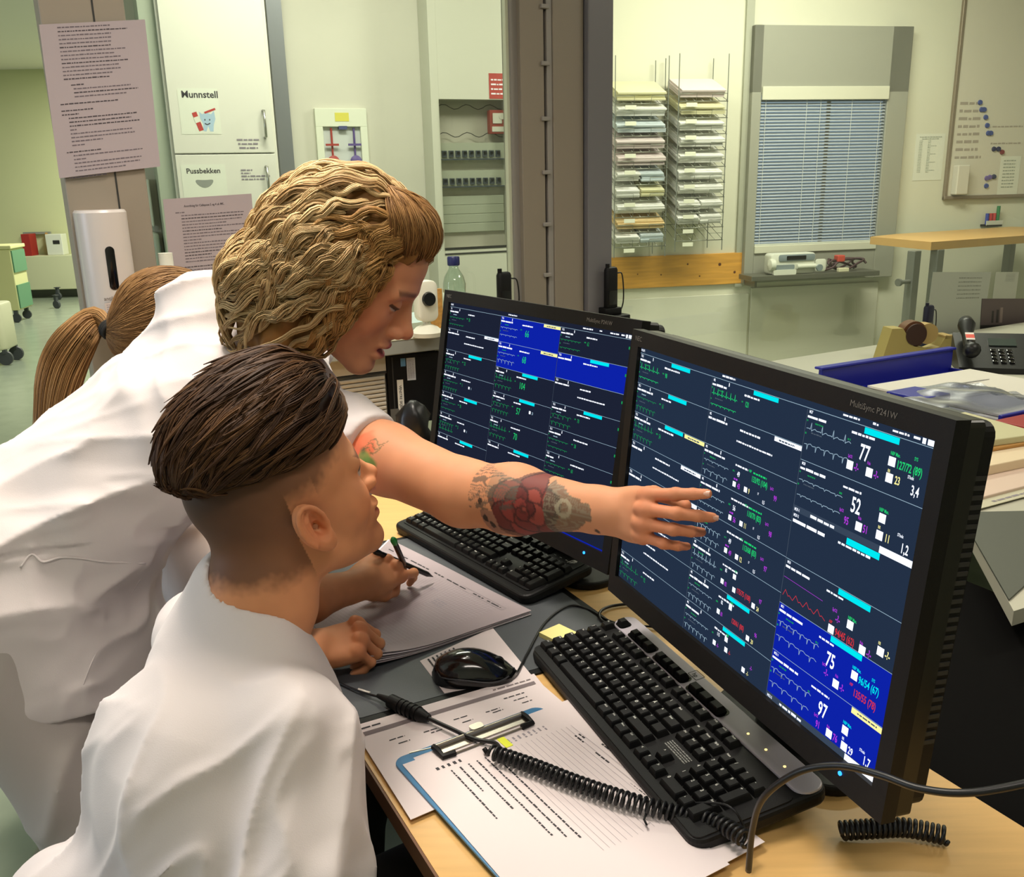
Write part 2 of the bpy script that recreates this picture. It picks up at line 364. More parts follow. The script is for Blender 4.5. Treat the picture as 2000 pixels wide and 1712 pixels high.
        if msg: sc_(cx+62, y+rh*.58, 66, 2.1)
        if wv:
            k1, k2 = wv.split('/') if '/' in wv else (wv, 'dn'); ww = 52 if not big else 66
            wc = gr; y1w = y+(18.5 if not big else 20); y2w = y+(31 if not big else 36)
            wave(mb, G, cx+2, -y1w, ww, k1, wc, .3, rnd); wave(mb, G, cx+2, -y2w, ww, k2, wc, .3, rnd)
            sc_(cx+14, y+14, 12, 1.6, 'dgreen' if gr != 'dgreen' else 'pale'); sc_(cx+62, y+17.5, 4, 2, 'dgreen' if gr != 'white' else 'white'); sc_(cx+10, y+24, 16, 1.3, 'grey')
            sc_(cx+1, y+13, 2, 2, 'dgreen'); sc_(cx+1, y+26, 2, 2, 'dgreen')
        if hr: mb.text(G, hr, cx+76, -(y+27), 11.5, .35, SI['green'], 'LEFT', .74, False)
        if small: tx(small, cx+69, y+21, 6, gr if gr != 'white' else 'white', sx=.6)
        for ex in extra or []:
            t, x, yy, h, k = ex
            if t == '#': RC(cx+x, cx+x+h, y+yy-h, y+yy, k, .4)
            elif t == '~': sc_(cx+x, y+yy, h, 2.2, k)
            else: tx(t, cx+x, y+yy, h, k, sx=.62)
    if not right:
        ys = [8.3+39.5*i for i in range(8)]
        spec = [('sm/sm', '78', None), (None, None, 'w'), ('dn/dn', '22', 'c'), ('sm/dn', '1', None), ('sm/sm', '70', 'c'), ('dn/up', '5', None), (None, None, 'c'), (None, None, None)]
        for y, (wv, sm, br) in zip(ys, spec): cell(0, y, 173, 39.5, wv, 'dgreen', None, sm, br, msg=(wv is None and br == 'w'), tag_='TEL', extra=[('#', 92, 22, 4.5, 'white'), ('11', 100, 22, 4, 'pale')] if sm in ('1', '5') else None)
        RC(0, 518, 322, 324, 'blue', .1)
        spec = [('sm/sm', '66', 'y', 1), ('sm/dn', '68', 'y', 1), ('up/dn', '104', 'c', 0), ('dn/dn', '57', 'c', 0), ('up/dn', '70', None, 0), (None, None, 'c', 0), (None, None, None, 0)]
        for i, (wv, hr, br, bl) in enumerate(spec):
            y = 8.3+43.2*i; cell(173.5, y, 171, 43.2, wv, 'pale' if bl else 'dgreen', hr, None, br, bool(bl), tag_='TEL2', extra=[('#', 113, 20, 5, 'white'), ('20', 121, 20, 4.5, 'pale')] if hr == '57' else ([('#', 126, 5, 8, 'white')] if i == 6 else None))
        RC(300, 345, 257, 262, 'white', .5)
        spec = [('sm/sm', '62', None, 0), (None, None, 'c', 1), (None, None, None, 0), ('dn/dn', '70', 'c', 0), ('sm/sm', '58', None, 0), ('sm/sm', '60', None, 0), (None, None, None, 1), ('up/dn', None, None, 0)]
        for i, (wv, sm, br, bl) in enumerate(spec):
            y = 8.3+39.5*i; cell(345.5, y, 172.5, 39.5, wv, 'dgreen', None, sm, br, bool(bl), msg=(i == 2), tag_='TEL2', extra=[('#', 164, 14, 4, 'dgreen')])
    else:
        ys = [8.3+39.4*i for i in range(8)]
        spec = [('up/sm', '90', 'c'), ('sm/dn', '61', 'c'), ('up/dn', '54', 'c,y'), (None, None, 'w'), (None, None, None), (None, None, None), (None, None, None), ('up/dn', '92', None)]
        for i, (y, (wv, sm, br)) in enumerate(zip(ys, spec)): cell(0, y, 175, 39.4, wv, 'green' if i == 0 else 'dgreen', None, sm, br, msg=(wv is None and i != 4), tag_='TEL2')
        RC(130, 175, 166, 171, 'white', .5)
        E0 = lambda hr, bp, a, b, c: [(hr, 71, 21, 6, 'white'), ('NBP', 92, 10, 3, 'green'), ('~', 100, 10, 24, 'green'), (bp, 98, 19, 6.5, 'green'), ('SpO2', 132, 18, 3, 'mag'), (a, 140, 28, 6, 'mag'), ('~', 66, 26, 7, 'mag'), ('#', 65, 34, 6, 'white'), (b, 74, 34, 6, 'mag'), ('#', 87, 34, 6, 'white'), (c, 95, 34, 6, 'yel'), ('ST', 112, 30, 2.5, 'white'), ('0,5', 122, 37, 4, 'white')]
        spec = [('up/sm', '121', 'c', None), (None, None, 'w', None), ('sm/dn', None, None, E0('49', '133/92 (104)', '99', '43', '9')), ('sm/sm', None, None, E0('56', '110/70 (83)', '98', '56', '11')), ('dn/dn', None, None, E0('49', '113/68 (83)', '97', '49', '12')),
                ('up/dn', None, None, [('85', 72, 16, 4.5, 'white'), ('NBP', 90, 10, 3, 'green'), ('#', 88, 18, 6, 'white'), ('175/75 (108)', 98, 31, 6, 'red'), ('#', 90, 33, 6, 'white'), ('97', 140, 26, 5, 'mag'), ('#', 66, 32, 6, 'white'), ('82', 74, 32, 5, 'mag'), ('#', 128, 36, 6, 'white'), ('24', 137, 36, 5, 'yel')]),
                ('sm/dn', None, 'c', [('82', 72, 16, 4.5, 'white'), ('#', 88, 16, 6, 'white'), ('NBP', 90, 9, 3, 'green'), ('120/61 (80)', 96, 29, 6, 'red'), ('96', 140, 26, 5, 'mag'), ('#', 66, 30, 6, 'white'), ('81', 74, 30, 5, 'mag'), ('#', 126, 36, 6, 'white'), ('20', 135, 36, 5, 'yel')]),
                ('sm/dn', None, 'c', [('115', 72, 16, 4.5, 'white'), ('#', 88, 16, 6, 'white'), ('NBP', 90, 9, 3, 'green'), ('#', 90, 28, 6, 'white'), ('-?-', 98, 28, 5, 'red'), ('-?-', 140, 26, 5, 'mag'), ('#', 66, 30, 6, 'white'), ('-?-', 74, 30, 5, 'mag'), ('#', 126, 35, 6, 'white'), ('-?-', 135, 35, 5, 'yel')])]
        for i, (wv, sm, br, ex) in enumerate(spec):
            cell(175.5, ys[i], 173, 39.4, wv, 'green' if i == 0 else ('pale' if i > 1 else 'green'), None, sm, br, msg=(i == 1), tag_='M2', extra=ex)
        sq = lambda x, y: ('#', x, y, 8.5, 'white')
        y3 = [8.3+52.6*i for i in range(7)]
        cell(349, y3[0], 169, 52.6, 'up/dn', 'pale', None, None, 'c', tag_='M27', big=True, extra=[('77', 80, 31, 15, 'white'), ('SpO2', 66, 33, 3, 'mag'), sq(66, 44), ('-?-', 76, 43, 7.5, 'mag'), ('Puls', 92, 33, 3, 'mag'), sq(92, 44), ('-?-', 102, 43, 7.5, 'mag'), ('NBP Man.', 118, 17, 3.4, 'green'), ('SYS', 146, 15, 3.2, 'green'), sq(117, 27), ('127/72 (89)', 127, 27, 7.5, 'green'), sq(117, 42), ('RR', 118, 33, 3, 'yel'), ('23', 128, 41, 7.5, 'yel'), ('STindx', 142, 32, 3, 'white'), ('3,4', 148, 45, 9, 'white')])
        cell(349, y3[1], 169, 47.3, 'sm/sm', 'pale', None, None, None, tag_='M28', big=True, extra=[('52', 80, 29, 15, 'white'), ('SpO2', 66, 33, 3, 'mag'), ('95', 74, 43, 7.5, 'mag'), ('Puls', 92, 33, 3, 'mag'), sq(90, 44), ('51', 100, 43, 7.5, 'mag'), ('NBP Man.', 116, 17, 3.4, 'green'), sq(117, 27), ('RR', 118, 33, 3, 'yel'), sq(117, 43), ('11', 128, 42, 7.5, 'yel'), ('STindx', 142, 32, 3, 'white'), ('1,2', 148, 45, 9, 'white')])
        RC(349, 518, 108.5, 115, 'slate', .3); tx('M29-1', 351, 113.8, 3.2, 'white', .5); sc_(376, 113.8, 36, 3); RC(473, 518, 108.5, 115, 'white', .5)
        tx('M29-2', 351, 120, 3.2, 'white', .5); mb.scribble(G, 351, -126, 52, 3.4, .4, SI['white'], rnd, 1.5, 3); sc_(420, 125, 44, 2.6); RC(431, 475, 115.5, 122, 'cyan', .5)
        cell(349, y3[3], 169, 52.6, None, 'pale', None, None, 'c', tag_='M30', big=True, extra=[('SpO2', 78, 25, 3.4, 'mag'), ('-?-', 84, 34, 7.5, 'mag'), sq(100, 33), ('NBP Man.', 100, 24, 3.4, 'green'), ('ABP', 76, 38, 3, 'red'), sq(76, 48), ('94/45 (62)', 86, 47, 7.5, 'red'), ('Puls', 120, 40, 3, 'mag'), sq(120, 49), ('-?-', 130, 48, 7.5, 'mag'), ('RR', 142, 30, 3, 'yel'), sq(142, 40), ('-?-', 152, 39, 7.5, 'yel')])
        wave(mb, G, 352, -206, 68, 'art', 'red', .3, rnd); mb.line(G, [(350, -186), (412, -188)], .4, .3, SI['mag'])
        cell(349, y3[4]-3.5, 169, 54, 'dn/dn', 'pale', None, None, 'c', True, tag_='M31', big=True, extra=[('75', 80, 32, 15, 'white'), ('SpO2', 76, 34, 3, 'mag'), ('-?-', 80, 43, 7.5, 'mag'), ('Puls', 96, 37, 3, 'mag'), sq(94, 48), ('-?-', 104, 47, 7.5, 'mag'), ('NBP Man.', 116, 18, 3.4, 'cyan'), ('SYS', 142, 18, 3.2, 'cyan'), sq(116, 28), ('96/54 (67)', 126, 28, 7.5, 'cyan'), ('ABP', 116, 35, 3, 'red'), ('135/55 (78)', 122, 43, 7.5, 'red')])
        cell(349, y3[5]-2.8, 169, 50.5, 'dn/dn', 'pale', None, None, 'y', True, tag_='M32-1', big=True, extra=[('97', 80, 32, 15, 'white'), ('SpO2', 76, 36, 3, 'mag'), ('91', 80, 46, 7.5, 'mag'), ('Puls', 96, 38, 3, 'mag'), sq(96, 47), ('76', 106, 46, 7.5, 'mag'), ('NBP Man.', 116, 22, 3.4, 'cyan'), sq(116, 32), ('RR', 118, 38, 3, 'white'), sq(118, 48), ('29', 128, 47, 7.5, 'white'), ('STindx', 142, 36, 3, 'white'), ('1,7', 148, 46, 9, 'white')])
        RC(349, 518, 317, 324, 'slate', .3); tx('M32-2', 351, 322.5, 3.2, 'white', .5); sc_(372, 322.5, 36, 3); RC(474, 518, 317.5, 324, 'white', .5)
    for x in (173.3, 345.3) if not right else (175.3, 348.8): RC(x-.25, x+.25, 8.3, 324, 'grey', .25)
    mb.build('display', SM, root)
    return F, root
MR, monr = monitor([.1734, 1.2314, .5375], -1.2178, .0937, 'near right wide black monitor with a bright blue panel and numbers 75 and 97', True)
ML, monl = monitor([-.1079, 1.7575, .5388], -.9881, .1635, 'left black monitor behind the pointing arm, dark patient grid in three columns', False)
# ---------------------------------------------------------------- keyboards
key_m = mat('black_keycap', '0c0c0d', .5, spec=.3, bump=.1, bscale=1500); key_ink = mat('key_legend', 'c9c9c4', .6); key_led = emitm('amber_led', 'f2d27a', 2.5)
silver = mat('silver_plastic', 'b4aeb8', .4, .1)
LEG = ['Esc,F1,F2,F3,F4,F5,F6,F7,F8,F9,F10,F11,F12', '|,1,2,3,4,5,6,7,8,9,0,+,\\,Back', 'Tab,Q,W,E,R,T,Y,U,I,O,P,Å,^,Enter', 'Caps,A,S,D,F,G,H,J,K,L,Ø,Æ,*', 'Shift,<,Z,X,C,V,B,N,M,.,:,-,Shift', 'Ctrl,Win,Alt,,AltGr,Win,Menu,Ctrl']
WID = [[1, -1]+[1]*4+[-.5]+[1]*4+[-.5]+[1]*4, [1]*13+[2], [1.5]+[1]*12+[1.5], [1.75]+[1]*12+[1.25], [1.25]+[1]*11+[2.75], [1.25, 1.25, 1.25, 6.25, 1.25, 1.25, 1.25, 1.25]]
def keyboard(O, azd, W_, D_, tilt, label, kx0, ky0, unit, ytop_gap, silver_band):
    a = az(azd); up0 = np.array([0, 0, 1.0]); b0 = np.cross(up0, a)
    b = b0*math.cos(tilt)+up0*math.sin(tilt); F = Fr(O, a, b)          # x along the keys, y to the back edge
    root = empty('keyboard', F(W_/2, D_/2)*[1, 1, 0]+[0, 0, O[2]], label, 'keyboard', 'computer keyboards on the desk')
    mb = MB(); mb.rprism(F, 0, W_, 0, D_, -.008, .010, .018, 0, 6, .005)
    FB = Fr(O, a, b0)
    for x in (.05, W_-.05): mb.box(Fr(F(x, D_-.02, -.007), a, b0), -.012, .012, -.004, .006, -(F(x, D_-.02, -.007)[2]-DESK), 0)
    if silver_band: mb.rprism(F, .004, W_-.004, .004, .128, .010, .0115, .01, 0, 4)
    else: mb.rprism(F, .012, W_-.012, .016, D_-.008, .010, .0115, .01, 0, 4)
    mb.build('keyboard_body', black_pl, root)
    keys = []
    def key(x, y, w, d, leg, z=.011):
        g = .0009
        mb = MB(); h = .0085
        lo = [(x+g, y+g), (x+w-g, y+g), (x+w-g, y+d-g), (x+g, y+d-g)]; i = .0024
        hi = [(x+g+i, y+g+i*.7), (x+w-g-i, y+g+i*.7), (x+w-g-i, y+d-g-i), (x+g+i, y+d-g-i)]; j = i*1.35
        top = [(x+g+j, y+g+j*.8), (x+w-g-j, y+g+j*.8), (x+w-g-j, y+d-g-j), (x+g+j, y+d-g-j)]
        mb.ring([[F(p[0], p[1], z) for p in lo], [F(p[0], p[1], z+h*.85) for p in hi], [F(p[0], p[1], z+h) for p in top]], 0, False)
        if leg:
            hh = .0042 if len(leg) == 1 else .0026
            mb.text(F, leg, x+g+j+.0008, y+d-g-j-hh-.0008, hh, z+h+.0002, 1, 'LEFT', .9, True)
        keys.append(mb)
    d = unit; ys = [ky0+5*d+ytop_gap, ky0+4*d, ky0+3*d, ky0+2*d, ky0+d, ky0]
    for r in range(6):
        x = kx0; ls = LEG[r].split(','); n = 0
        for w in WID[r]:
            if w < 0: x += -w*d*.95; continue
            key(x, ys[r], w*d, d, ls[n] if n < len(ls) else ''); x += w*d; n += 1
    xn = kx0+15*d+.006
    for r, c in enumerate((['PrtSc', 'ScrLk', 'Pause'], ['Ins', 'Home', 'PgUp'], ['Del', 'End', 'PgDn'])):
        for k in range(3): key(xn+k*d, ys[r], d, d, c[k])
    key(xn+d, ys[4], d, d, '^')
    for k, c in enumerate('<v>'): key(xn+k*d, ys[5], d, d, c)
    xk = xn+3*d+.006
    for r, c in ((1, ['Num', '/', '*', '-']), (2, '789'), (3, '456'), (4, '123')):
        for k in range(len(c)): key(xk+k*d, ys[r], d, d, c[k])
    key(xk, ys[5], 2*d, d, '0'); key(xk+2*d, ys[5], d, d, ','); 
    key(xk+3*d, ys[3], d, 2*d, '+'); key(xk+3*d, ys[5], d, 2*d, 'Enter')
    if silver_band:
        mb = MB(); mb.rprism(F, .003, W_-.003, .132, D_-.002, .008, .0125, .016, 0, 6, .002)
        fb = [(.012, .034), (.050, .115), (.123, .203), (.211, .291)]
        for q, (u0, u1) in enumerate(fb): mb.rprism(F, u0, u1, .1335, .153, .0125, .0131, .006, 1, 4)
        mb.build('silver_strip', [silver, black_gl], root)
        for u0, u1, n in ((.014, .032, 1), (.054, .111, 3), (.127, .199, 4), (.215, .287, 3)):
            for k in range(n): key(u0+k*(u1-u0)/n, .135, (u1-u0)/n, .0165, '', .0125)
        mb = MB(); mb.text(F, 'hp', .190, .1575, .007, .0127, 0, 'LEFT', 1, True); mb.line(F, [(.186, .155), (.186, .168), (.206, .168), (.206, .155), (.186, .155)], .0011, .0127, 0)
        mb.build('logo', dark_m, root)
        for k in range(3):
            mb = MB(); mb.cyl(F(.335+k*.035, .147, .0122), F(.335+k*.035, .147, .0131), .0016, n=10); mb.build('status_light', key_led, root)
        mb = MB()
        for k in range(4): mb.scribble(F, xn+.004, ys[3]+.0135-k*.0032, .045, .0018, .0118, 0)
        mb.build('notice_label', mat('label_print_grey', '8c8c88', .6), root)
    else:
        mb = MB(); 
        for k, (u, v) in enumerate(((.003, .006), (.004, .003), (.003, -.002), (-.002, -.003))): mb.line(F, [(W_-.035+u*.3, D_-.026+v), (W_-.03+u, D_-.022+v*.6)], .0016, .0118)
        mb.line(F, [(W_-.040, D_-.030), (W_-.036, D_-.018), (W_-.028, D_-.018)], .0022, .0118); mb.build('logo', key_ink, root)
        mb = MB()
        for k in range(3): mb.scribble(F, xk+k*.016+.004, ys[0]+.006, .006, .0018, .0118, 0)
        mb.build('notice_label', key_ink, root)
    n = len(keys)
    for i, k in enumerate(keys[:99 if n > 100 else n]): k.build('key', [key_m, key_ink], root)
    if n > 100:
        mb = MB(); 
        for k in keys[99:]: mb.add(k.v, k.f); mb.m[-len(k.f):] = k.m
        tag(mb.build('key', [key_m, key_ink], root), kind='stuff')
    return F, root
# near keyboard (silver strip) and far keyboard (all black), placed from their corners
hA, hB = at_z(1078, 1280, DESK+.012), at_z(1248, 1218, DESK+.034)
hC = at_z(1625, 1548, DESK+.034)
azh = math.degrees(math.atan2(hC[1]-hB[1], hC[0]-hB[0])); bdir = np.cross((0, 0, 1), az(azh))
hO = hC*[1, 1, 0]-az(azh)*.456-bdir*.168; hO[2] = DESK+.010
HK, hpk = keyboard(hO, azh, .456, .170, R(7), 'near black keyboard with a silver strip along its back, by the coiled cord', .006, .014, .0188, .004, True)
lC = at_z(1128, 1106, DESK+.03); lF = at_z(1012, 1168, DESK+.012); lA = at_z(768, 1028, DESK+.012)
azl = math.degrees(math.atan2(lF[1]-lA[1], lF[0]-lA[0]))
lO = lA*[1, 1, 0]; lO[2] = DESK+.010
LK, lpk = keyboard(lO, azl, .450, .152, R(8), 'far all-black keyboard under the tattooed arm, at the edge of the desk pad', .018, .020, .0186, .006, False)
# ---------------------------------------------------------------- mouse
def surf_grid(name, fr, fn, nu, nv, mats, parent=None, thick=0, **k):
    mb = MB(); V = [fr(*fn(i/(nu-1), j/(nv-1))) for i in range(nu) for j in range(nv)]
    mb.add(V, [(i*nv+j, (i+1)*nv+j, (i+1)*nv+j+1, i*nv+j+1) for i in range(nu-1) for j in range(nv-1)])
    return mb.build(name, mats, parent, smooth=True, **k)
mo_l = at_z(853, 1318, DESK+.01); mo_r = at_z(1000, 1315, DESK+.01); mc = (mo_l+mo_r)/2
mf = Fr((mc[0], mc[1]+.004, DESK+.0045), U((mo_r-mo_l)*[1, 1, 0]), None, (0, 0, 1))
mroot = empty('computer_mouse', mf(0, 0)*[1, 1, 0]+[0, 0, DESK+.004], 'black wired computer mouse on a small printed sheet on the pad', 'mouse')
mb = MB(); rings = []
for k in range(17):
    t = k/16; x = -.060+.120*t; w = .034*(1-abs(2*t-1)**3.2)**.5*(.92+.1*math.cos((t-.2)*3)) + .0005; hgt = (.0365*math.sin(PI*min(1, (.12+t*.95))**.85)**.75 if 0 < t < 1 else .012)
    hgt = max(.008, .041*(1-((t-.42)/.62)**2)) if 0 < t < 1 else .008
    rings.append([mf(x, w*math.cos(a), max(0, hgt*math.sin(a)**.8 if math.sin(a) > 0 else 0)) for a in [PI*q/14 for q in range(15)]])
mb.ring(rings, 0, True, True, True); mb.build('mouse_shell', black_gl, mroot, auto=50)
mb = MB(); mb.tube([mf(-.054+.108*q/20, -.0352*(1-abs(q/10-1)**3.2)**.5-.0006, .012+.003*math.sin(q*.3)) for q in range(1, 20)], .0012, 6); mb.build('side_groove', mat('mouse_grey_band', '3a3a3e', .3), mroot, True)
mb = MB(); c0 = mf(.034, 0, .0215); mb.cyl(c0-mf.b*.003, c0+mf.b*.003, .0085, n=20); mb.build('scroll_wheel', black_pl, mroot, auto=40)
cab = mat('black_cable', '121214', .4)
def cable(name, pts, r, label=None, cat='cable', parent=None, m=None, n=8, sub=12):
    mb = MB(); mb.tube(spline(pts, sub), r, n); o = mb.build(name, m or cab, parent, True)
    if label: tag(o, label, cat)
    return o
D = lambda x, y, h=.003: at_z(x, y, DESK+h)
cable('cord', [mf(.055, 0, .012), D(1010, 1312, .008), D(1030, 1275, .006), D(1065, 1215, .006), D(1110, 1183, .006), D(1150, 1190, .004), D(1200, 1215, .004), D(1290, 1225, .004)], .0017, parent=mroot)
cable('cable', [D(1282, 1268, .01)*1, D(1230, 1222, .003), D(1180, 1215, .004), D(1172, 1195, .006), D(1200, 1182, .004), D(1262, 1180, .004), D(1330, 1200, .004)], .0024, 'thin black cable looping on the desk below the right monitor corner')
# ---------------------------------------------------------------- papers
def sheet(P, h, name, label, cat, m, marks=None, marks_m=None, thick=.0006, group=None, parent=None, bend=None):
    """P: pixel corners (on the desk) of the sheet: top left, top right, bottom right, bottom left"""
    Q = [at_z(x, y, DESK+h) for x, y in P]; nu, nv = 12, 12
    mb = MB()
    def S(u, v, dz=0):
        p = (Q[0]*(1-u)+Q[1]*u)*(1-v)+(Q[3]*(1-u)+Q[2]*u)*v; q = p+[0, 0, dz]
        return q+[0, 0, bend(u, v)] if bend else q
    V = [S(i/nu, j/nv, dz) for dz in (0, -thick) for i in range(nu+1) for j in range(nv+1)]; n1 = nv+1; off = (nu+1)*n1
    F = [(i*n1+j, i*n1+j+1, (i+1)*n1+j+1, (i+1)*n1+j) for i in range(nu) for j in range(nv)]; F += [tuple(q+off for q in f[::-1]) for f in F]
    per = [i*n1 for i in range(nu+1)]+[nu*n1+j for j in range(1, nv+1)]+[i*n1+nv for i in range(nu-1, -1, -1)]+[j for j in range(nv-1, 0, -1)]
    F += [(per[k], per[(k+1) % len(per)], per[(k+1) % len(per)]+off, per[k]+off) for k in range(len(per))]
    mb.add(V, F, 0)
    for mk in marks or []:
        if mk[0] == 'r': _, u0, u1, v0, v1, k = mk; mb.quad([S(u0, v0, .0004), S(u1, v0, .0004), S(u1, v1, .0004), S(u0, v1, .0004)], k)
        elif mk[0] == 's':
            _, u0, v0, wu, hv, k, rd = mk; rr = random.Random(rd); u = u0
            while u < u0+wu:
                w = rr.uniform(.012, .05); mb.quad([S(u, v0, .0004), S(min(u+w, u0+wu), v0, .0004), S(min(u+w, u0+wu), v0+hv, .0004), S(u, v0+hv, .0004)], k); u += w+.008
        elif mk[0] == 'sv':
            _, u0, v0, wu, hv, k, rd = mk; rr = random.Random(rd); v = v0
            while v < v0+hv:
                w = rr.uniform(.012, .05); mb.quad([S(u0, v, .0004), S(u0+wu, v, .0004), S(u0+wu, min(v+w, v0+hv), .0004), S(u0, min(v+w, v0+hv), .0004)], k); v += w+.006
    o = mb.build(name, [m]+(marks_m or [ink, ink_l]), parent, auto=40)
    if label: tag(o, label, cat, group)
    return o, S
pinkw = mat('paper_pinkish', 'dfd3d3', .75); faint = mat('faint_grid_print', 'c9c2cc', .8); midp = mat('mid_grey_print', '9a939a', .8)
# the written pile: several sheets, near corner curling
def curl(k): return lambda u, v: (.010+.003*k)*max(0, v-.55)**2*5*max(0, u-.35)*1.4 + .0006*math.sin(9*u+k)
g = []
for i in range(34): g.append(('r', .05, .90, .13+i*.024, .1308+i*.024, 3))
for i in range(46): g.append(('r', .05+i*.0185, .0508+i*.0185, .13, .93, 3))
g += [('r', .03, .92, .085, .087, 2), ('r', .03, .92, .12, .122, 2), ('r', .03, .032, .085, .12, 2), ('r', .918, .92, .085, .12, 2)]
for i in range(9): g.append(('s', .05+i*.095, .098, .05+.02*(i % 3), .010, 1, i))
for i in range(3): g.append(('s', .62, .30+i*.022, .09, .009, 2, 40+i)); g.append(('s', .52-.03*i, .235+i*.02, .05, .008, 2, 50+i))
g += [('s', .30, .135, .05, .014, 2, 60)]
PP = [(765, 1047), (1032, 1188), (720, 1302), (604, 1212)]
# pile laid out: top-left (far) .. ; u runs along the far long edge, v towards the seated side
for i in range(5):
    dx, dy = (3-i*1.6)*(1 if i % 2 else -.6), (4-i)*2.2
    P2 = [(760+dx, 1052+dy*.4), (1036+dx, 1192+dy), (722-dx, 1300+dy), (600+dx, 1214+dy)]
    sheet(P2, .0048+i*.0016, 'paper_sheet', ['lowest sheet of the written paper pile on the desk pad', 'second sheet from the bottom of the pile under the writing hand', 'middle sheet of the pile under the writing hand', 'fourth sheet up of the pile under the writing hand', 'gridded top sheet of the paper pile, being written on'][i], 'paper', paper if i % 2 else paper_lil, g if i == 4 else None, [ink, midp, faint], bend=curl(i), group='sheets of the written pile')
# small printed sheet under the mouse
g = [('sv', .08+.055*i, .05, .022, .42, 1, i) for i in range(7)]
sheet([(820, 1290), (962, 1225), (1040, 1320), (868, 1353)], .0042, 'paper_sheet', 'small printed sheet beneath the black mouse', 'paper', pinkw, g, [ink, ink_l])
# the wide report sheets
g = [('r', .03, .97, .10, .145, 1), ('s', .74, .055, .22, .016, 1, 1), ('s', .03, .05, .10, .016, 2, 2), ('s', .76, .20, .12, .012, 2, 3)]
for i in range(5): g += [('s', .12+.17*i, .26+.03*(i % 2), .08, .01, 2, 10+i), ('s', .15+.17*i, .32, .06, .01, 2, 20+i)]
for i in range(4): g += [('s', .55+.1*i, .45, .05, .01, 2, 30+i)]
g2 = [('s', .70+.03*(i % 3), .12+.09*i, .06, .013, 2, i) for i in range(9)]+[('s', .86, .12+.09*i, .05, .013, 2, i+50) for i in range(9)]
sheet([(770, 1398), (1052, 1330), (1198, 1456), (905, 1552)], .0022, 'paper_sheet', 'right-hand printed sheet lying on the wood beside the clipboard', 'paper', pinkw, g2, [ink, ink_l, midp])
sheet([(687, 1418), (1043, 1315), (1150, 1450), (802, 1600)], .0055, 'paper_sheet', 'printed report sheet with a thick grey bar, at the desk edge under the clipboard', 'paper', pinkw, g, [mat('grey_bar_print', '7d7274', .8), ink, midp])
# clipboard: blue board, sheets and metal clip
blue_b = mat('clipboard_blue', '4d84b0', .35)
cbz = .0075
C4 = [at_z(775, 1490, DESK+cbz), at_z(1055, 1385, DESK+cbz), at_z(905, 1660, DESK+cbz)]
ca = U(C4[1]-C4[0]); CBF = Fr(C4[0]-ca*.0, ca, -np.cross((0, 0, 1), ca)*-1, (0, 0, 1))
CBF = Fr(C4[0], ca, np.cross((0, 0, 1), ca), (0, 0, 1))            # y points away from the reader
cw = np.linalg.norm(C4[1]-C4[0]); print('clipboard w', cw)
croot = empty('clipboard', CBF(cw/2, -.15)*[1, 1, 0]+[0, 0, DESK+.006], 'blue clipboard with metal clip and typed sheets, at the front edge of the desk', 'clipboard')
mb = MB(); mb.rprism(CBF, -.003, cw+.004, -.33, .008, -.0015, .0015, .015, 0, 6, .0008); mb.build('board', blue_b, croot, auto=40)
mb = MB(); cx = cw*.53
mb.rprism(CBF, cx-.062, cx+.066, -.020, -.006, .0035, .0050, .003, 0, 4)
mb.cyl(CBF(cx-.064, -.006, .0065), CBF(cx+.068, -.006, .0065), .0035, n=12, m=0)
mb.cyl(CBF(cx-.062, -.028, .0045), CBF(cx+.066, -.028, .0045), .0013, n=8, m=0)
mb.rprism(CBF, cx-.008, cx+.01, -.006, .006, .006, .011, .004, 0, 4)
mb.tube(spline([CBF(cx-.064, -.004, .006), CBF(cx-.092, .002, .006)], 3), .0009, 6, 0)
for s_, xx in ((-1, cx-.062), (1, cx+.066)):
    mb.tube([CBF(xx, -.004, .0065), CBF(xx, -.016, .0075), CBF(xx, -.028, .006), CBF(xx-s_*.016, -.029, .006)], .0040, 8, 1)
mb.build('clip', [mat('clip_metal', 'b0a89c', .3, .9), black_pl], croot, auto=40)
def cpix(P): return P
def csheet(x0, x1, y0, y1, z, rot, name, label, marks, mm):
    c, s_ = math.cos(rot), math.sin(rot); f2 = Fr(CBF(0, 0, z), CBF.a*c+CBF.b*s_, CBF.b*c-CBF.a*s_, (0, 0, 1)); mb = MB()
    mb.box(f2, x0, x1, y0, y1, 0, .0005)
    for mk in marks: mk(mb, f2)
    tag(mb.build(name, mm), label, 'paper', 'sheets on the clipboard')
def clines(mb, f2):
    rr = random.Random(4)
    for i, L_ in enumerate((.105, .055, .10, .16, .17, .18)): mb.scribble(Fr(f2(.045+i*.0115, -.052), -f2.b, f2.a), 0, 0, L_, .0025, .0007, 1, rr, .5, 1.5)
    for i in range(15): mb.line(f2, [(.112+i*.0075, -.052), (.112+i*.0075, -.26)], .0004, .0007, 2)
    for i in range(5): mb.scribble(Fr(f2(.032+i*.0075, -.038), -f2.b, f2.a), 0, 0, .006, .004, .0007, 1, rr)
    for i in range(9): mb.scribble(Fr(f2(.125+i*.0075, -.034), -f2.b, f2.a), 0, 0, .010, .003, .0007, 2, rr)
def cl2(mb, f2):
    rr = random.Random(9)
    for j in range(2):
        for i in range(3): mb.scribble(Fr(f2(.175+i*.006+j*.025, -.022-j*.055), -f2.b, f2.a), 0, 0, .022-.004*i, .003, .0007, 1, rr)
    for a, b in ((.222, -.11), (.205, -.12), (.2, -.19), (.185, -.23)): mb.scribble(Fr(f2(a, b), -f2.b, f2.a), 0, 0, .026, .0028, .0007, 1, rr)
csheet(.02, cw+.045, -.345, -.004, .0016, .0, 'paper_sheet', 'lower of the two typed sheets on the clipboard, peeking out right', [cl2], [pinkw, ink, midp])
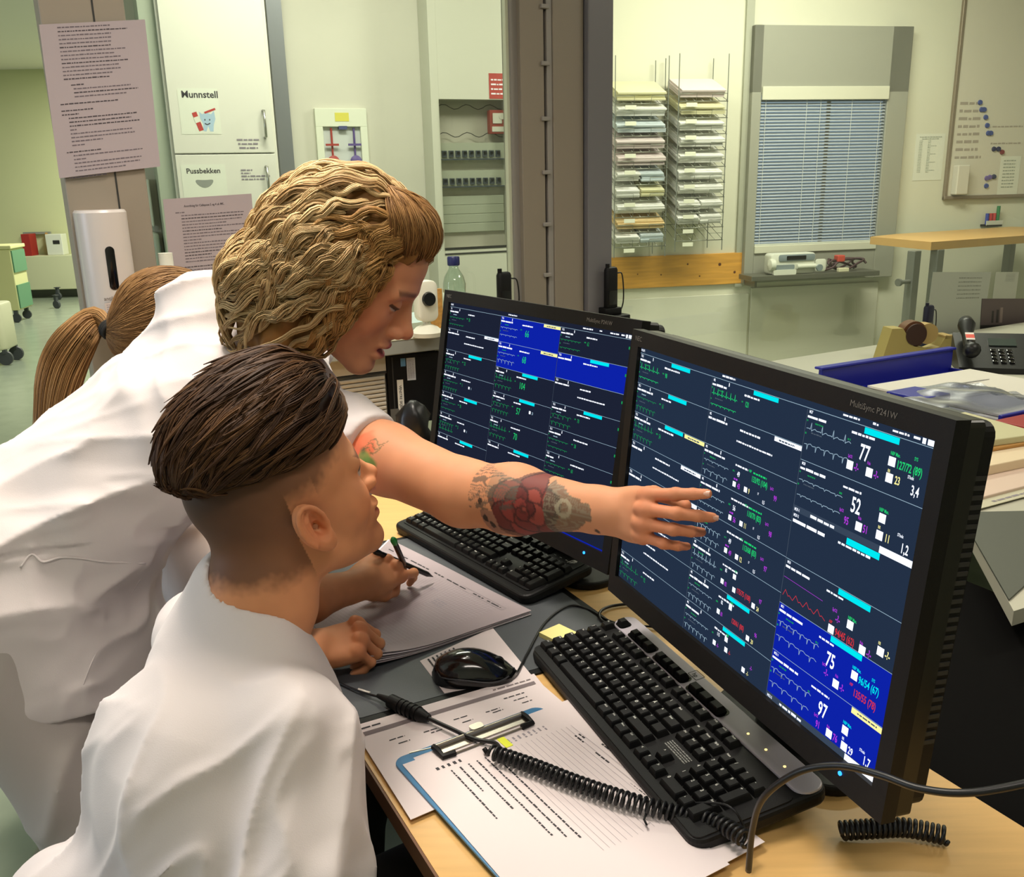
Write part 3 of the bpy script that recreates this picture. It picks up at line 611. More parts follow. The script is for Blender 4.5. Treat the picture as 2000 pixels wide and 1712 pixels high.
csheet(.003, .205, -.345, -.010, .0023, -.02, 'paper_sheet', 'upper typed sheet on the clipboard with lines running toward the reader', [clines], [pinkw, ink, midp])
mb = MB(); mb.box(CBF, cx+.012, cx+.022, -.052, -.030, .0030, .0036); tag(mb.build('sticky_marker', mat('neon_marker', 'e8ef3a', .6)), 'small neon yellow sticky marker under the clip', 'marker')
# sticky notes
q = [D(1053, 1247, .0), D(1097, 1228, 0), D(1127, 1248, 0), D(1080, 1270, 0)]
NF = Fr(q[0], U(q[1]-q[0]), None, (0, 0, 1)); mb = MB(); mb.box(NF, 0, .042, -.040, .0, .0038, .011); tag(mb.build('sticky_note_pad', mat('sticky_yellow', 'e6dd92', .7)), 'pale yellow sticky note pad at the corner of the near keyboard', 'notepad')
# ---------------------------------------------------------------- coiled cords and their connector
def coil(pts, r, rw, turns, phase=0, flat=1.0):
    P = spline(pts, 40); P = np.array(P); seg = np.linalg.norm(np.diff(P, axis=0), axis=1); s = np.concatenate([[0], np.cumsum(seg)]); L_ = s[-1]; out = []
    n = turns*14; up = np.array([0, 0, 1.0])
    for k in range(n+1):
        t = k/n*L_; c = np.array([np.interp(t, s, P[:, i]) for i in range(3)]); c2 = np.array([np.interp(min(t+.002, L_), s, P[:, i]) for i in range(3)]); c1 = np.array([np.interp(max(t-.002, 0), s, P[:, i]) for i in range(3)])
        d = U(c2-c1); a = U(np.cross(d, up)); b = np.cross(a, d); th = 2*PI*turns*k/n+phase
        out.append(c+(a*math.cos(th)+b*math.sin(th))*r)
    return out
H = .0105
kroot = empty('coiled_cord', D(1200, 1520, 0), 'black coiled cord lying across the clipboard towards the near keyboard', 'cord')
mb = MB(); mb.tube(coil([D(960, 1468, H+.012), D(1040, 1495, H+.012), D(1130, 1530, H+.012), D(1230, 1563, H+.012), D(1330, 1590, H+.008), D(1400, 1606, H+.014), D(1460, 1640, H+.02)], .0078, .0020, 46), .0021, 8)
mb.build('coil', cab, kroot, True)
cable('plain_cord', [D(566, 1290, .006), D(625, 1315, .006), D(690, 1345, .008), D(745, 1362, .012)], .0016, parent=kroot)
mb = MB(); mb.tube([D(700, 1346, .009), D(722, 1353, .010)], .0021, 10); mb.build('label_sleeve', mat('cable_label_white', 'cfcac2', .6), kroot, True)
ap = [D(738, 1358, .013), D(762, 1368, .014), D(772, 1374, .014), D(822, 1396, .014), D(838, 1402, .014)]
mb = MB(); mb.tube([ap[0], ap[1], ap[1]+(ap[2]-ap[1])*.1, ap[3], ap[4]], [.003, .0055, .0095, .0088, .005], 14)
for k in range(5): 
    p0 = ap[2]+(ap[3]-ap[2])*(.15+k*.17); mb.cyl(p0, p0+(ap[3]-ap[2])*.07, .0102, n=14)
mb.build('inline_connector', black_pl, kroot, auto=40)
cable('plain_cord', [D(832, 1400, .014), D(880, 1422, .015), D(925, 1442, .016), D(965, 1450, .018), D(978, 1462, H+.014)], .0027, parent=kroot)
mb = MB(); mb.tube([D(945, 1468, H+.004), D(952, 1463, H+.006)], .004, 10); mb.tube([D(1262, 1588, H+.01), D(1258, 1600, H+.006), D(1263, 1610, H+.006)], .0012, 6); mb.build('clip_end', black_pl, kroot, True)
mb = MB(); mb.tube(coil([D(1640, 1622, .012), D(1700, 1618, .014), D(1770, 1616, .014), D(1850, 1632, .012)], .0085, .002, 20), .0021, 8)
tag(mb.build('coiled_cord', cab, None, True), 'short black coiled cord on the wood at the foot of the right monitor', 'cord')
cable('cable', [at_d(1462, 1700, .86), at_d(1470, 1618, .83), at_d(1492, 1556, .80), at_d(1560, 1507, .77), at_d(1640, 1495, .745), at_d(1720, 1513, .715), at_d(1800, 1540, .69), at_d(1900, 1547, .67), at_d(2050, 1520, .66)], .0030, 'thick black cable arching in front of the right monitor')
cable('cable', [D(1300, 1586, .006), D(1340, 1570, .022), D(1400, 1568, .04), D(1432, 1580, .045), D(1452, 1612, .03), D(1470, 1660, .006)], .0013, 'thin black cable crossing the front corner of the near keyboard')
# ================================================================ behind the partition, left room
def lw(P, off=0): return [on_lw(x, y, off) for x, y in P]
def pbox(mb, fr, p0, p1, y0, y1, m=0, bev=0):
    mb.box(fr, min(p0[0], p1[0]), max(p0[0], p1[0]), y0, y1, min(p0[2], p1[2]), max(p0[2], p1[2]), m, bev)
WF = lambda fr, x, z, y=0: Fr(fr(x, y, z), fr.a, (0, 0, 1), -fr.b)      # writing frame on a wall: x right, y up, z towards the viewer
# tall cabinet with two labelled doors, standing in front of the back wall
off = -.42
CF = Fr(LW(0, off, 0), LW.a, LW.b, (0, 0, 1))
def on_cf(x, y, o=0): return CF.inv(at_pl(x, y, CF.o+CF.b*o, CF.b))
ca0, cb0 = on_cf(325, 170)[0], on_cf(541, 330)[0]; zs1 = on_cf(440, 300)[2]
root = empty('storage_cabinet', CF((ca0+cb0)/2, .2, 0), 'tall pale cabinet with two labelled doors behind the glass', 'cabinet')
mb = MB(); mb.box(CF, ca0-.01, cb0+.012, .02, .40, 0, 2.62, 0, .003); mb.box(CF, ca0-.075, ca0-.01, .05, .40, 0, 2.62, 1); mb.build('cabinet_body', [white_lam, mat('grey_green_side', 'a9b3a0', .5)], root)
hm = mat('chrome_handle', 'b8b8b0', .25, .9)
def paper_on(fr, x, z, w, h, parent, name, m=None, off=.001, texts=()):
    f2 = WF(fr, x, z, -off); mb = MB(); mb.box(f2, 0, w, -h, 0, -.0008, .0)
    for t in texts:
        if t[0] == 't': mb.text(f2, t[1], t[2], t[3], t[4], .0006, 1, t[5] if len(t) > 5 else 'LEFT', 1.0, True)
        elif t[0] == 's': mb.scribble(f2, t[1], t[2], t[3], t[4], .0006, 1, random.Random(int(t[2]*1000)))
        elif t[0] == 'f': t[1](mb, f2)
    return mb.build(name, m or [paper, ink], parent)
def door(z0, z1, hx, hz0, hz1, sign):
    mb = MB(); mb.box(CF, ca0+.002, cb0-.002, 0, .018, z0+.003, z1-.003, 0, .002); d = mb.build('door', white_lam, root)
    a, b = on_cf(*hx[0]), on_cf(*hx[1]); x = (a[0]+b[0])/2
    mb = MB(); mb.tube([CF(x, 0, a[2]), CF(x, -.03, a[2]), CF(x, -.03, b[2]), CF(x, 0, b[2])], .006, 8); mb.build('handle', hm, d, True)
    sign(d)
blue_t = mat('tooth_print_blue', 'a9c4d6', .7); red_p = mat('print_red', 'b8403c', .6); gp = mat('basin_print_grey', '8f948c', .6)
def sign1(d):
    a, b = on_cf(345, 172), on_cf(433, 262); w = b[0]-a[0]; h = a[2]-b[2]; c = (a[0]+w*.62, )
    def pic(mb, f2):
        w_ = w; mb.rect(f2, .36*w_, .92*w_, -.98*h, -.42*h, .0004, 0)
        # a tooth with a small face, holding a brush and paste
        T = [(.42, -.50), (.50, -.56), (.60, -.52), (.72, -.56), (.80, -.48), (.82, -.66), (.76, -.80), (.74, -.94), (.66, -.94), (.62, -.82), (.56, -.94), (.48, -.92), (.50, -.78), (.44, -.66)]
        mb.quad([f2((x+.06)*w_, y*h, .0008) for x, y in T][::-1], 2)
        for ex in (.60, .72): mb.rect(f2, ex*w_, (ex+.025)*w_, -.70*h, -.665*h, .0012, 1)
        mb.line(f2, [(.60*w_, -.76*h), (.66*w_, -.79*h), (.74*w_, -.755*h)], .004, .0012, 1)
        mb.line(f2, [(.36*w_, -.52*h), (.50*w_, -.92*h)], .020, .001, 3); mb.line(f2, [(.39*w_, -.62*h), (.435*w_, -.74*h)], .021, .0014, 0)
        mb.line(f2, [(.62*w_, -.53*h), (.90*w_, -.44*h)], .008, .0012, 3)
    paper_on(CF, a[0], a[2], w, h, d, 'sign', [mat('laminate_paper', 'dfe3d3', .5), ink, blue_t, red_p], .001, [('t', 'Munnstell', w*.55, -h*.20, .028, 'CENTER'), ('f', pic)])
    a = on_cf(462, 270); mb = MB(); f2 = WF(CF, a[0], a[2], -.0012)
    for k in range(3): mb.scribble(f2, .004*k, -.010-.017*k, .10-.01*k, .008, 0, 0, random.Random(k))
    mb.build('small_print', ink_l, d)
def sign2(d):
    a, b = on_cf(352, 322), on_cf(445, 378); w = b[0]-a[0]; h = .36
    def pic(mb, f2): 
        P = [(.25+.10*math.cos(t), -.16+.026*math.sin(t)+.010*math.cos(2*t)) for t in [2*PI*k/20 for k in range(20)]]
        mb.quad([f2(x*w/.5, (y+.04)*.62, .0006) for x, y in P], 2)
    paper_on(CF, a[0], a[2], w, h, d, 'sign', [mat('laminate_paper', 'dfe3d3', .5), ink, gp], .001, [('t', 'Pussbekken', w*.5, -.036, .022, 'CENTER'), ('f', pic), ('t', 'Cellestoff', w*.5, -.172, .022, 'CENTER')])
    a = on_cf(470, 330); mb = MB(); f2 = WF(CF, a[0], a[2], -.0012)
    for k in range(4): mb.scribble(f2, 0, -.008-.013*k, (.05, .04, .13, .10)[k], .007, 0, 0, random.Random(k))
    mb.build('small_print', ink_l, d)
door(zs1, 2.60, [(514, 216), (517, 268)], 0, 0, sign1)
door(zs1-.95, zs1, [(520, 325), (523, 374)], 0, 0, sign2)
door(.10, zs1-.95, [(540, 560), (540, 620)], 0, 0, lambda d: None)
# steel door jamb right of the cabinet, pale panel joints on the wall
a, b = on_lw(533, 170, -.05), on_lw(562, 170, -.05)
struct(MB().box(LW, a[0]+.0, b[0], -.06, -.001, 0, CEIL), 'trim_3', mat('steel_jamb', '84888c', .4, .5))
# small valve cabinet in the wall
a, b = on_lw(612, 212), on_lw(720, 330); w = b[0]-a[0]
root = empty('valve_box', LW((a[0]+b[0])/2, 0, a[2]-.42)*1, 'white wall box with two gas shut-off valves and a yellow label', 'valve box')
z0 = a[2]-.42; mb = MB(); X0, X1, Z0, Z1 = a[0], b[0], z0, a[2]
for q in ((X0, X1, Z1-.085, Z1), (X0, X1, Z0, Z0+.03), (X0, X0+.035, Z0+.03, Z1-.085), (X1-.035, X1, Z0+.03, Z1-.085)): mb.box(LW, q[0], q[1], -.025, -.001, q[2], q[3], 0, .002)
mb.box(LW, X0+.035, X1-.035, -.004, -.001, Z0+.03, Z1-.085, 1)
mb.build('frame', [mat('valve_frame_white', 'dde2cf', .4), mat('valve_back_white', 'c9cfcc', .4)], root)
for k, (u, c) in enumerate(((.30, mat('pipe_red', 'a03a34', .5)), (.74, mat('pipe_violet', '5a4a86', .5)))):
    x = X0+w*u; mb = MB(); mb.cyl(LW(x, -.012, Z0+.03), LW(x, -.012, Z1-.09), .005, n=8); v = mb.build('pipe', c, root, auto=40)
    mb = MB(); mb.lathe(Fr(LW(x, -.02, Z1-.25), LW.a, (0, 0, 1), -LW.b), [(.002, -.01), (.026, -.008), (.030, .004), (.014, .014)], 16); 
    mb.box(LW, x-.035, x+.03, -.03, -.022, Z1-.175, Z1-.165); mb.build('valve', c, v, auto=40)
mb = MB(); mb.box(LW, X0+w*.38, X0+w*.65, -.0265, -.0252, Z1-.06, Z1-.02); mb.build('label', mat('label_yellow', 'd6cf5a', .6), root)
mb = MB(); mb.box(LW, X0+w*.44, X0+w*.60, -.03, -.006, Z1-.098, Z1-.082); mb.build('latch', mat('latch_blue', '4a4f78', .5), root)
# electrical cabinet with a glazed front and two rows of breakers
a, b, c = on_lw(846, 185), on_lw(996, 185), on_lw(858, 590)
EF = Fr(LW(0, -.16, 0), LW.a, LW.b, (0, 0, 1))
def on_ef(x, y, o=0): return EF.inv(at_pl(x, y, EF.o+EF.b*o, EF.b))
X0, X1 = on_ef(841, 185)[0], on_ef(1003, 185)[0]; w0, w1 = on_ef(857, 195)[0], on_ef(992, 195)[0]; ztop, zbot = on_ef(900, 194)[2], on_ef(900, 485)[2]
root = empty('electrical_cabinet', EF((X0+X1)/2, .08, 0), 'grey-green electrical cabinet with a glazed door and two rows of breakers', 'cabinet')
mb = MB(); gpaint = mat('cabinet_grey_green', 'bfc0af', .5)
for q in ((X0, w0, 0, 2.7), (w1, X1+.04, 0, 2.7), (w0, w1, ztop, 2.7), (w0, w1, 0, zbot)): mb.box(EF, q[0], q[1], 0, .155, q[2], q[3], 0, .001)
mb.box(EF, w0, w1, .09, .155, zbot, ztop, 1); mb.box(EF, w0, w1, -.003, .02, zbot-.03, zbot-.022, 2); mb.box(EF, w0, w1, -.002, .01, zbot-.006, zbot+.006, 2)
mb.build('cabinet_body', [gpaint, mat('cabinet_inside', 'c2c0b4', .6), dark_m], root)
mb = MB()
for zz, in ((on_ef(920, 298)[2],), (on_ef(920, 352)[2],)):
    mb.box(EF, w0+.005, w1-.005, .05, .09, zz-.03, zz+.05, 0); mb.box(EF, w0+.01, w1-.01, .045, .05, zz-.034, zz-.028, 1)
    for k in range(9): x = w0+.02+k*(w1-w0-.04)/9; mb.box(EF, x, x+.025, .042, .05, zz-.02, zz+.012, 1); mb.box(EF, x+.006, x+.019, .034, .042, zz-.005, zz+.007, 2)
for k in range(4): zz = on_ef(920, 400+k*18)[2]; mb.box(EF, w0+.005, w1-.005, .075, .09, zz, zz+.045, 0, .002)
mb.build('breaker_rows', [mat('breaker_grey', 'b8bfae', .5), mat('breaker_dark', '46505c', .5), black_pl], root)
mb = MB()
for zz in (on_ef(920, 207)[2], on_ef(920, 262)[2]): 
    mb.tube([EF(w0+.01+k*(w1-w0-.02)/16, .06, zz+.012*math.sin(k*1.1)) for k in range(17)], .002, 5)
mb.build('wiring', dark_m, root, True)
mb = MB(); a = on_ef(955, 215, .04); mb.box(EF, a[0], w1-.003, .03, .07, a[2]-.115, a[2], 0, .002); mb.box(EF, a[0]+.015, a[0]+.065, .026, .03, a[2]-.065, a[2]-.015, 1); mb.cyl(EF(w1-.025, .03, a[2]-.03), EF(w1-.025, .024, a[2]-.03), .016, n=16, m=1); mb.box(EF, a[0]+.01, w1-.01, .027, .03, a[2]-.105, a[2]-.08, 1)
mb.build('meter', [mat('meter_red', '9a4038', .5), mat('meter_face', 'dcdcd0', .4)], root)
mb = MB(); mb.box(EF, w0-.004, w1+.004, -.004, .001, zbot, ztop, 0); mb.build('glass_door', glassm('cabinet_glass', 'f8f8f6', gain=1.4), root)
a, b = on_ef(955, 168), on_ef(990, 193); mb = MB(); mb.box(EF, a[0], b[0], -.002, -.0005, b[2], b[2]+.12, 0)
f2 = WF(EF, a[0], b[2], -.0022)
for k in range(4): mb.scribble(f2, .01, .02+.022*k, .07, .008, .0004, 1, random.Random(k))
mb.build('warning_sign', [mat('sign_red', 'a5433b', .5), paper], root)
# ---------------------------------------------------------------- counter in front of the glass, with things on it
ribs = mat('tambour_grey', 'b5aea0', .5); ctop = mat('counter_white', 'dfe2cf', .35); cedge = mat('counter_edge_grey', '8d8f88', .5)
TF = Fr(PF(0, 0, 0), E30, N30, (0, 0, 1)); ZC = 1.0
ce = at_z(830, 660, ZC-.01); yf = PF.inv(ce)[1]; print('counter front', yf)
cx0, cx1 = -1.22, e[0]-.02
root = empty('tambour_cabinet', PF((cx0+cx1)/2, yf/2, 0), 'light grey ribbed-front cabinet with a white counter top, behind the black computer', 'cabinet')
mb = MB(); mb.box(PF, cx0, cx1, yf-.02, -.075, ZC-.006, ZC, 1, .002); mb.box(PF, cx0, cx1, yf-.018, -.075, ZC-.045, ZC-.006, 0, .003); mb.build('counter_top', [cedge, ctop], root)
xr_ = PF.inv(at_pl(757, 780, PF(0, yf+.03, 0), N30))[0]
mb = MB(); mb.box(PF, cx0, xr_, yf+.04, -.09, DESK+.001, ZC-.045, 0)
mb.box(PF, cx0, xr_, yf+.028, yf+.04, .905, ZC-.045, 0); mb.box(PF, cx0, xr_, yf+.026, yf+.04, .898, .903, 1)
for k in range(12): z = DESK+.004+k*.0125; mb.box(PF, cx0+.01, xr_-.005, yf+.025, yf+.04, z, z+.0105, 0, .003)
mb.build('ribbed_front', [ribs, dark_m], root)
mb = MB(); mb.box(PF, cx1-.03, cx1, yf+.05, -.09, DESK+.001, ZC-.045, 0); mb.box(PF, xr_, cx1-.03, -.10, -.09, DESK+.001, ZC-.045, 0); mb.build('side_panel', ribs, root)
# bottle of water
clear = glassm('clear_plastic', 'e6f0ea', gain=2.2); bluecap = mat('blue_cap', '232a5c', .35)
bp = at_pl(889, 598, PT-N30*.16, N30); BFr = Fr((bp[0], bp[1], ZC), E30, N30, (0, 0, 1))
root = empty('water_bottle', BFr(0, 0, 0), 'clear plastic bottle with a dark blue cap on the white counter', 'bottle')
mb = MB(); mb.lathe(BFr, [(.002, .001), (.030, .002), (.033, .01), (.032, .05), (.034, .07), (.032, .10), (.033, .135), (.028, .155), (.014, .178), (.013, .190)], 24); mb.build('bottle_body', clear, root, True)
mb = MB(); mb.lathe(BFr, [(.002, .186), (.017, .186), (.018, .19), (.018, .208), (.016, .211), (.002, .211)], 20); mb.build('cap', bluecap, root, auto=40)
mb = MB(); mb.lathe(BFr, [(.0345, .072), (.0348, .11)], 24); mb.m = [0]*len(mb.m); mb.build('label', mat('bottle_label', 'b9c4b0', .5), root, True)
# handheld unit in its charger on the counter
def handset(px_, py, label, zc, off, hgt=.155, parent=None, m=black_pl):
    p = at_pl(px_, py, PT+N30*off, N30); f = Fr((p[0], p[1], zc), E30, N30, (0, 0, 1))
    root = empty('charger_handset', f(0, 0, 0), label, 'handset')
    mb = MB(); mb.rprism(f, -.045, .055, -.04, .035, 0, .022, .012, 0, 5, .004); mb.rprism(f, -.032, .034, -.02, .03, .022, .045, .01, 0, 4, .003); mb.build('cradle', m, root, auto=40)
    mb = MB(); mb.rprism(Fr(f(0, .0, 0), f.a, f.b*1.0+np.array([0, 0, 0]), (0, 0, 1)), -.023, .023, -.012, .014, .030, hgt, .011, 0, 5, .010); mb.cyl(f(-.014, 0, hgt-.01), f(-.014, 0, hgt+.01), .007, n=10, m=0); mb.rprism(f, -.016, .016, -.0135, -.0118, .055, .10, .003, 1, 4); mb.build('handset', [m, black_gl], root, auto=40)
    mb = MB(); mb.tube(spline([f(.024, 0, hgt-.02), f(.045, .0, hgt-.03), f(.05, -.0, .06), f(.035, .01, .01)], 10), .0022, 6); mb.build('cord', cab, root, True)
    return root
handset(985, 572, 'black handset standing in a charger on the white counter', ZC, -.14)
# desk lamp / inhaler stand seen past the nose: white device with a round black lens
wp = at_pl(832, 600, PT-N30*.2, N30); wf = Fr((wp[0], wp[1], ZC), E30, N30, (0, 0, 1)); wh = mat('device_white', 'dcdccb', .35)
root = empty('counter_camera', wf(0, 0, 0), 'small white device with a round black lens on the counter', 'camera')
mb = MB(); mb.lathe(wf, [(.002, 0), (.042, 0), (.045, .012), (.030, .026), (.012, .034), (.010, .044)], 20); mb.build('base', wh, root, auto=40)
mb = MB(); mb.rprism(Fr(wf(0, 0, .10), wf.a, (0, 0, 1), -wf.b), -.030, .030, -.058, .055, -.02, .02, .02, 0, 8, .006); mb.build('head', wh, root, auto=40)
mb = MB(); mb.cyl(wf(0, -.018, .105), wf(0, -.028, .105), .021, .018, 24); mb.build('lens', black_gl, root, auto=40)
tp = at_pl(853, 592, PT-N30*.1, N30); tf = Fr((tp[0], tp[1], ZC), E30, N30, (0, 0, 1))
mb = MB(); mb.box(Fr(tf.o, tf.a, tf.b, (0, 0, 1)), -.03, .025, .012, .024, .0, .115, 0, .001); tag(mb.build('cork_board', mat('cork_brown', 'b88542', .8, noise=.2, nscale=120)), 'small orange-brown board standing on the counter beside the bottle', 'board')
tp = at_z(790, 628, ZC); tf2 = Fr((tp[0], tp[1], ZC), E30, N30, (0, 0, 1))
def cloth(u, v): x = (u-.5)*.24; y = (v-.5)*.13; return x, y, .003+.022*math.exp(-((u-.55)**2+(v-.6)**2)*14)*(1+.35*math.sin(14*u+5*v))+.003*(1+math.sin(9*u)*math.cos(7*v))
o = surf_grid('cleaning_cloth', tf2, cloth, 28, 20, mat('pale_blue_cloth', 'b9cbcd', .9)); tag(o, 'crumpled pale blue cloth on the white counter by the face', 'cloth')
# ---------------------------------------------------------------- black desktop computer standing on the desk
# front face seen; corner measured at its top
pt = at_pl(757, 780, PF(0, yf+.03, 0), N30); xp = PF.inv(pt)[0]
TFr = Fr((PF(xp+.008, yf+.035, DESK)), az(18), az(108), (0, 0, 1))
root = empty('desktop_computer', TFr(.05, .15, 0), 'black upright computer with a white strip label, left of the left monitor', 'computer')
mb = MB(); mb.box(TFr, 0, .15, .012, .16, .008, .205, 0, .003); mb.build('computer_case', black_pl, root)
mb = MB(); mb.box(TFr, -.003, .153, 0, .012, .004, .208, 1, .004); mb.box(TFr, .012, .016, -.001, .0, .02, .20, 2); mb.box(TFr, .001, .026, -.002, .0, .008, .05, 3); mb.build('front_panel', [black_pl, black_pl, dark_m, mat('silver_grey_trim', '77756f', .4, .5)], root)
f2 = WF(TFr, .0, 0, -.0012); mb = MB()
mb.box(f2, .024, .042, .004, .134, 0, .0006, 0); G_ = Fr(f2(.0348, .056, .0009), -f2.b*-1, -f2.a, None) if False else Fr(f2(.0295, .118, .0009), -f2.b, f2.a)
mb.text(G_, 'VENSTRE SKJERM', .0, .0, .0075, 0, 1, 'LEFT', 1, True); mb.build('strip_label', [mat('label_white', 'd9d6cc', .6), ink], root)
mb = MB(); mb.box(f2, .055, .080, .13, .195, 0, .0006, 0)
for k in range(6): mb.scribble(Fr(f2(.058+k*.0033, .19, .0009), -f2.b, f2.a), 0, 0, .055, .0018, 0, 1, random.Random(k))
mb.build('service_label', [mat('label_grey', 'b9bcc0', .6), ink_l], root)
mb = MB(); mb.box(f2, .038, .052, .172, .195, 0, .0006, 0); mb.build('sticker', mat('sticker_blue', '5f8fb8', .4), root)
# glossy wrapped cable end / plastic bag of black cable in front of it
pb = D(815, 872, .0); bf = Fr((pb[0]+.0, pb[1]-.06, DESK), az(0), az(90), (0, 0, 1))
mb = MB(); rr = random.Random(3); V = []; 
R_ = [[bf(.045*math.cos(a)*s*(1+.18*math.sin(3*a+z*60)), .035*math.sin(a)*s*(1+.15*math.cos(4*a+z*45)), z) for a in [2*PI*k/20 for k in range(20)]] for z, s in ((.0, .55), (.01, .95), (.04, 1.1), (.07, .9), (.10, .95), (.125, .6), (.14, .2))]
mb.ring(R_, 0); tag(mb.build('plastic_bag', mat('black_bag', '0d0d0f', .35), None, True), 'crumpled glossy black bag between the black computer and left monitor', 'bag')
# ---------------------------------------------------------------- dispenser on the post, papers on glass and post
q0, q1, q2 = on_part(136, 415, -.05), on_part(228, 408, -.05), on_part(160, 610, -.05)
dx0, dx1 = q0[0], q1[0]; dz1, dz0 = q1[2]+.0, q2[2]; dw = dx1-dx0; print('disp', dw, dz1-dz0)
DP = Fr(PF((dx0+dx1)/2+.01, -.045, dz0), E30, N30, (0, 0, 1)); dh = dz1-dz0; hw = dw/2*1.06
root = empty('soap_dispenser', DP(0, 0, 0), 'white wall-mounted hand disinfectant dispenser on the taupe post', 'dispenser')
def oval(z, k=1): return [DP(hw*k*math.cos(a), -.055-.055*k*math.sin(a) if math.sin(a) > -.3 else -.0, z) for a in [PI*q/24-.0 for q in range(25)]]+[DP(-hw*k, 0, z), DP(hw*k, 0, z)]
mb = MB(); mb.ring([oval(0), oval(dh-.006), oval(dh, .93)], 0); mb.build('housing', mat('dispenser_white', 'c8c0bc', .3), root, auto=30)
mb = MB(); mb.rprism(Fr(DP(0, -.1095, 0), E30, (0, 0, 1), -N30), -.0105, .0105, dh*.24, dh*.66, -.02, .0015, .0105, 0, 10, .001); mb.build('sight_window', black_gl, root, auto=40)
f2 = Fr(DP(0, -.1115, 0), E30, (0, 0, 1), -N30); mb = MB(); mb.text(f2, 'antibac', -.010, dh*.145, .009, 0, 0, 'CENTER', 1.0, True); mb.build('logo', mat('logo_grey', '6b625c', .6), root)
mb = MB(); mb.box(f2, -.028, .006, dh*.03, dh*.12, 0, .0008, 0)
for k in range(4): mb.scribble(f2, -.024, dh*.035+k*.005, .026, .002, .001, 1, random.Random(k))
mb.build('instruction_label', [mat('label_pinkgrey', 'c4b8b4', .6), ink_l], root)
mb = MB(); mb.poly(Fr(DP(.022, -.1085, dh*.105), E30, (0, 0, 1), -N30), [((.021 if k % 2 else .016)*math.cos(2*PI*k/24), (.021 if k % 2 else .016)*math.sin(2*PI*k/24)) for k in range(24)], 0, .001); mb.build('yellow_sticker', mat('sticker_yellow', 'ddd433', .5), root)
def glass_paper(P, label, m, off, seed, dens=1.0, group=None, tilt=None):
    """a sheet taped to the partition; P: pixel corners TL TR BR BL"""
    Q = [at_pl(x, y, PT+N30*off, N30) for x, y in P]; mb = MB(); fx = U(Q[1]-Q[0]); fy = U(np.cross(-N30, fx)); f2 = Fr(Q[3], fx, fy, -N30)
    w = np.linalg.norm(Q[1]-Q[0]); h = np.linalg.norm(Q[0]-Q[3]); f2 = Fr(Q[3], fx, U(Q[0]-Q[3]), -N30)
    mb.box(f2, 0, w, 0, h, 0, .0006, 0); rr = random.Random(seed); y = h-.03
    return mb, f2, w, h, rr
mb, f2, w, h, rr = glass_paper([(76, 48), (283, 38), (303, 341), (116, 348)], '', paper_lil, -.052, 1)
y = h-.03; plan = [(.05, .8, 1)]+[(.09, .75, 0)]*3
yy = h*.62
rows = [(.22, .12, 1), (.24, .55, 0), (.24, .62, 1), (.24, .5, 0), None, (.10, .55, 1), None, (.10, .30, 1), (.10, .16, 1), (.16, .66, 1), (.16, .60, 1), (.16, .68, 1), (.16, .06, 0), (.16, .60, 0), (.16, .62, 0), (.16, .30, 0), (.16, .12, 0), None, (.10, .34, 1), (.16, .68, 0), (.16, .12, 0), (.16, .66, 0), (.16, .64, 0), (.16, .5, 0), None, (.10, .36, 1)]
for k in range(14): mb.scribble(f2, w*.16, h*.64+k*.0085, w*rr.uniform(.4, .7), .0030, .0009, 1 if k % 4 == 0 else 2, rr)
yy = h*.60
for r in rows:
    if r: mb.scribble(f2, w*r[0], yy, w*r[1], .0030, .0009, 1 if r[2] else 2, rr)
    yy -= .0086 if r else .006
tag(mb.build('notice_sheet', [paper_lil, mat('notice_ink', '4a4248', .8), mat('notice_ink_light', '685e66', .8)]), 'large lilac-white typed notice taped above the dispenser', 'notice')
mb, f2, w, h, rr = glass_paper([(318, 389), (491, 378), (505, 590), (340, 600)], '', paper_lil, -.006, 2)
yy = h*.93; mb.text(f2, 'Anordning for Cellepose 5 og 4 uk MK.', w*.22, yy-.004, .0058, .0009, 1, 'LEFT', .8, True)
rows = [(.12, .1, 0)]+[(.18, .72, 0), (.18, .70, 1), (.18, .68, 0), (.18, .5, 0), (.18, .71, 0), (.18, .45, 1), (.18, .74, 0), (.18, .66, 0), (.18, .2, 0), (.18, .7, 0), (.18, .6, 0), (.18, .73, 0), (.18, .7, 1), (.18, .3, 1), (.18, .55, 0), (.18, .4, 0)]+[None, (.16, .6, 1), (.2, .55, 0), (.2, .3, 0), (.2, .35, 1), (.2, .3, 0), (.2, .42, 0), (.2, .38, 0), None, (.2, .5, 0), (.2, .4, 0), None, (.3, .3, 1)]
yy -= .018
for r in rows:
    if r: mb.scribble(f2, w*r[0], yy, w*r[1], .0028, .0009, 1 if r[2] else 2, rr)
    yy -= .0078 if r else .006
tag(mb.build('notice_sheet', [paper_lil, mat('notice_ink', '4a4248', .8), mat('notice_ink_light', '685e66', .8)]), 'lower lilac-white typed notice on the glass, left of the blonde hair', 'notice')
mb, f2, w, h, rr = glass_paper([(508, 382), (690, 372), (700, 580), (522, 590)], '', paper_lil, -.006, 3)
for k in range(20): mb.scribble(f2, w*.14, h*.9-k*.009, w*rr.uniform(.4, .72), .0028, .0009, 2, rr)
tag(mb.build('notice_sheet', [paper_lil, ink, mat('notice_ink_light', '8c7f8b', .8)]), 'third notice on the glass, nearly all hidden behind the blonde hair', 'notice')
# small white bottle top and dispenser behind the post
sp = at_pl(327, 530, PT-N30*.12, N30); f = Fr((sp[0], sp[1], 0), E30, N30, (0, 0, 1)); zt = sp[2]+.045; print('lotion', zt)
mb = MB(); mb.lathe(f, [(.002, ZC), (.03, ZC), (.031, zt-.09), (.017, zt-.06), (.017, zt), (.002, zt)], 20); tag(mb.build('lotion_bottle', mat('bottle_white', 'd7d8cc', .4), None, auto=40), 'small white bottle on the counter behind the ponytail', 'bottle')
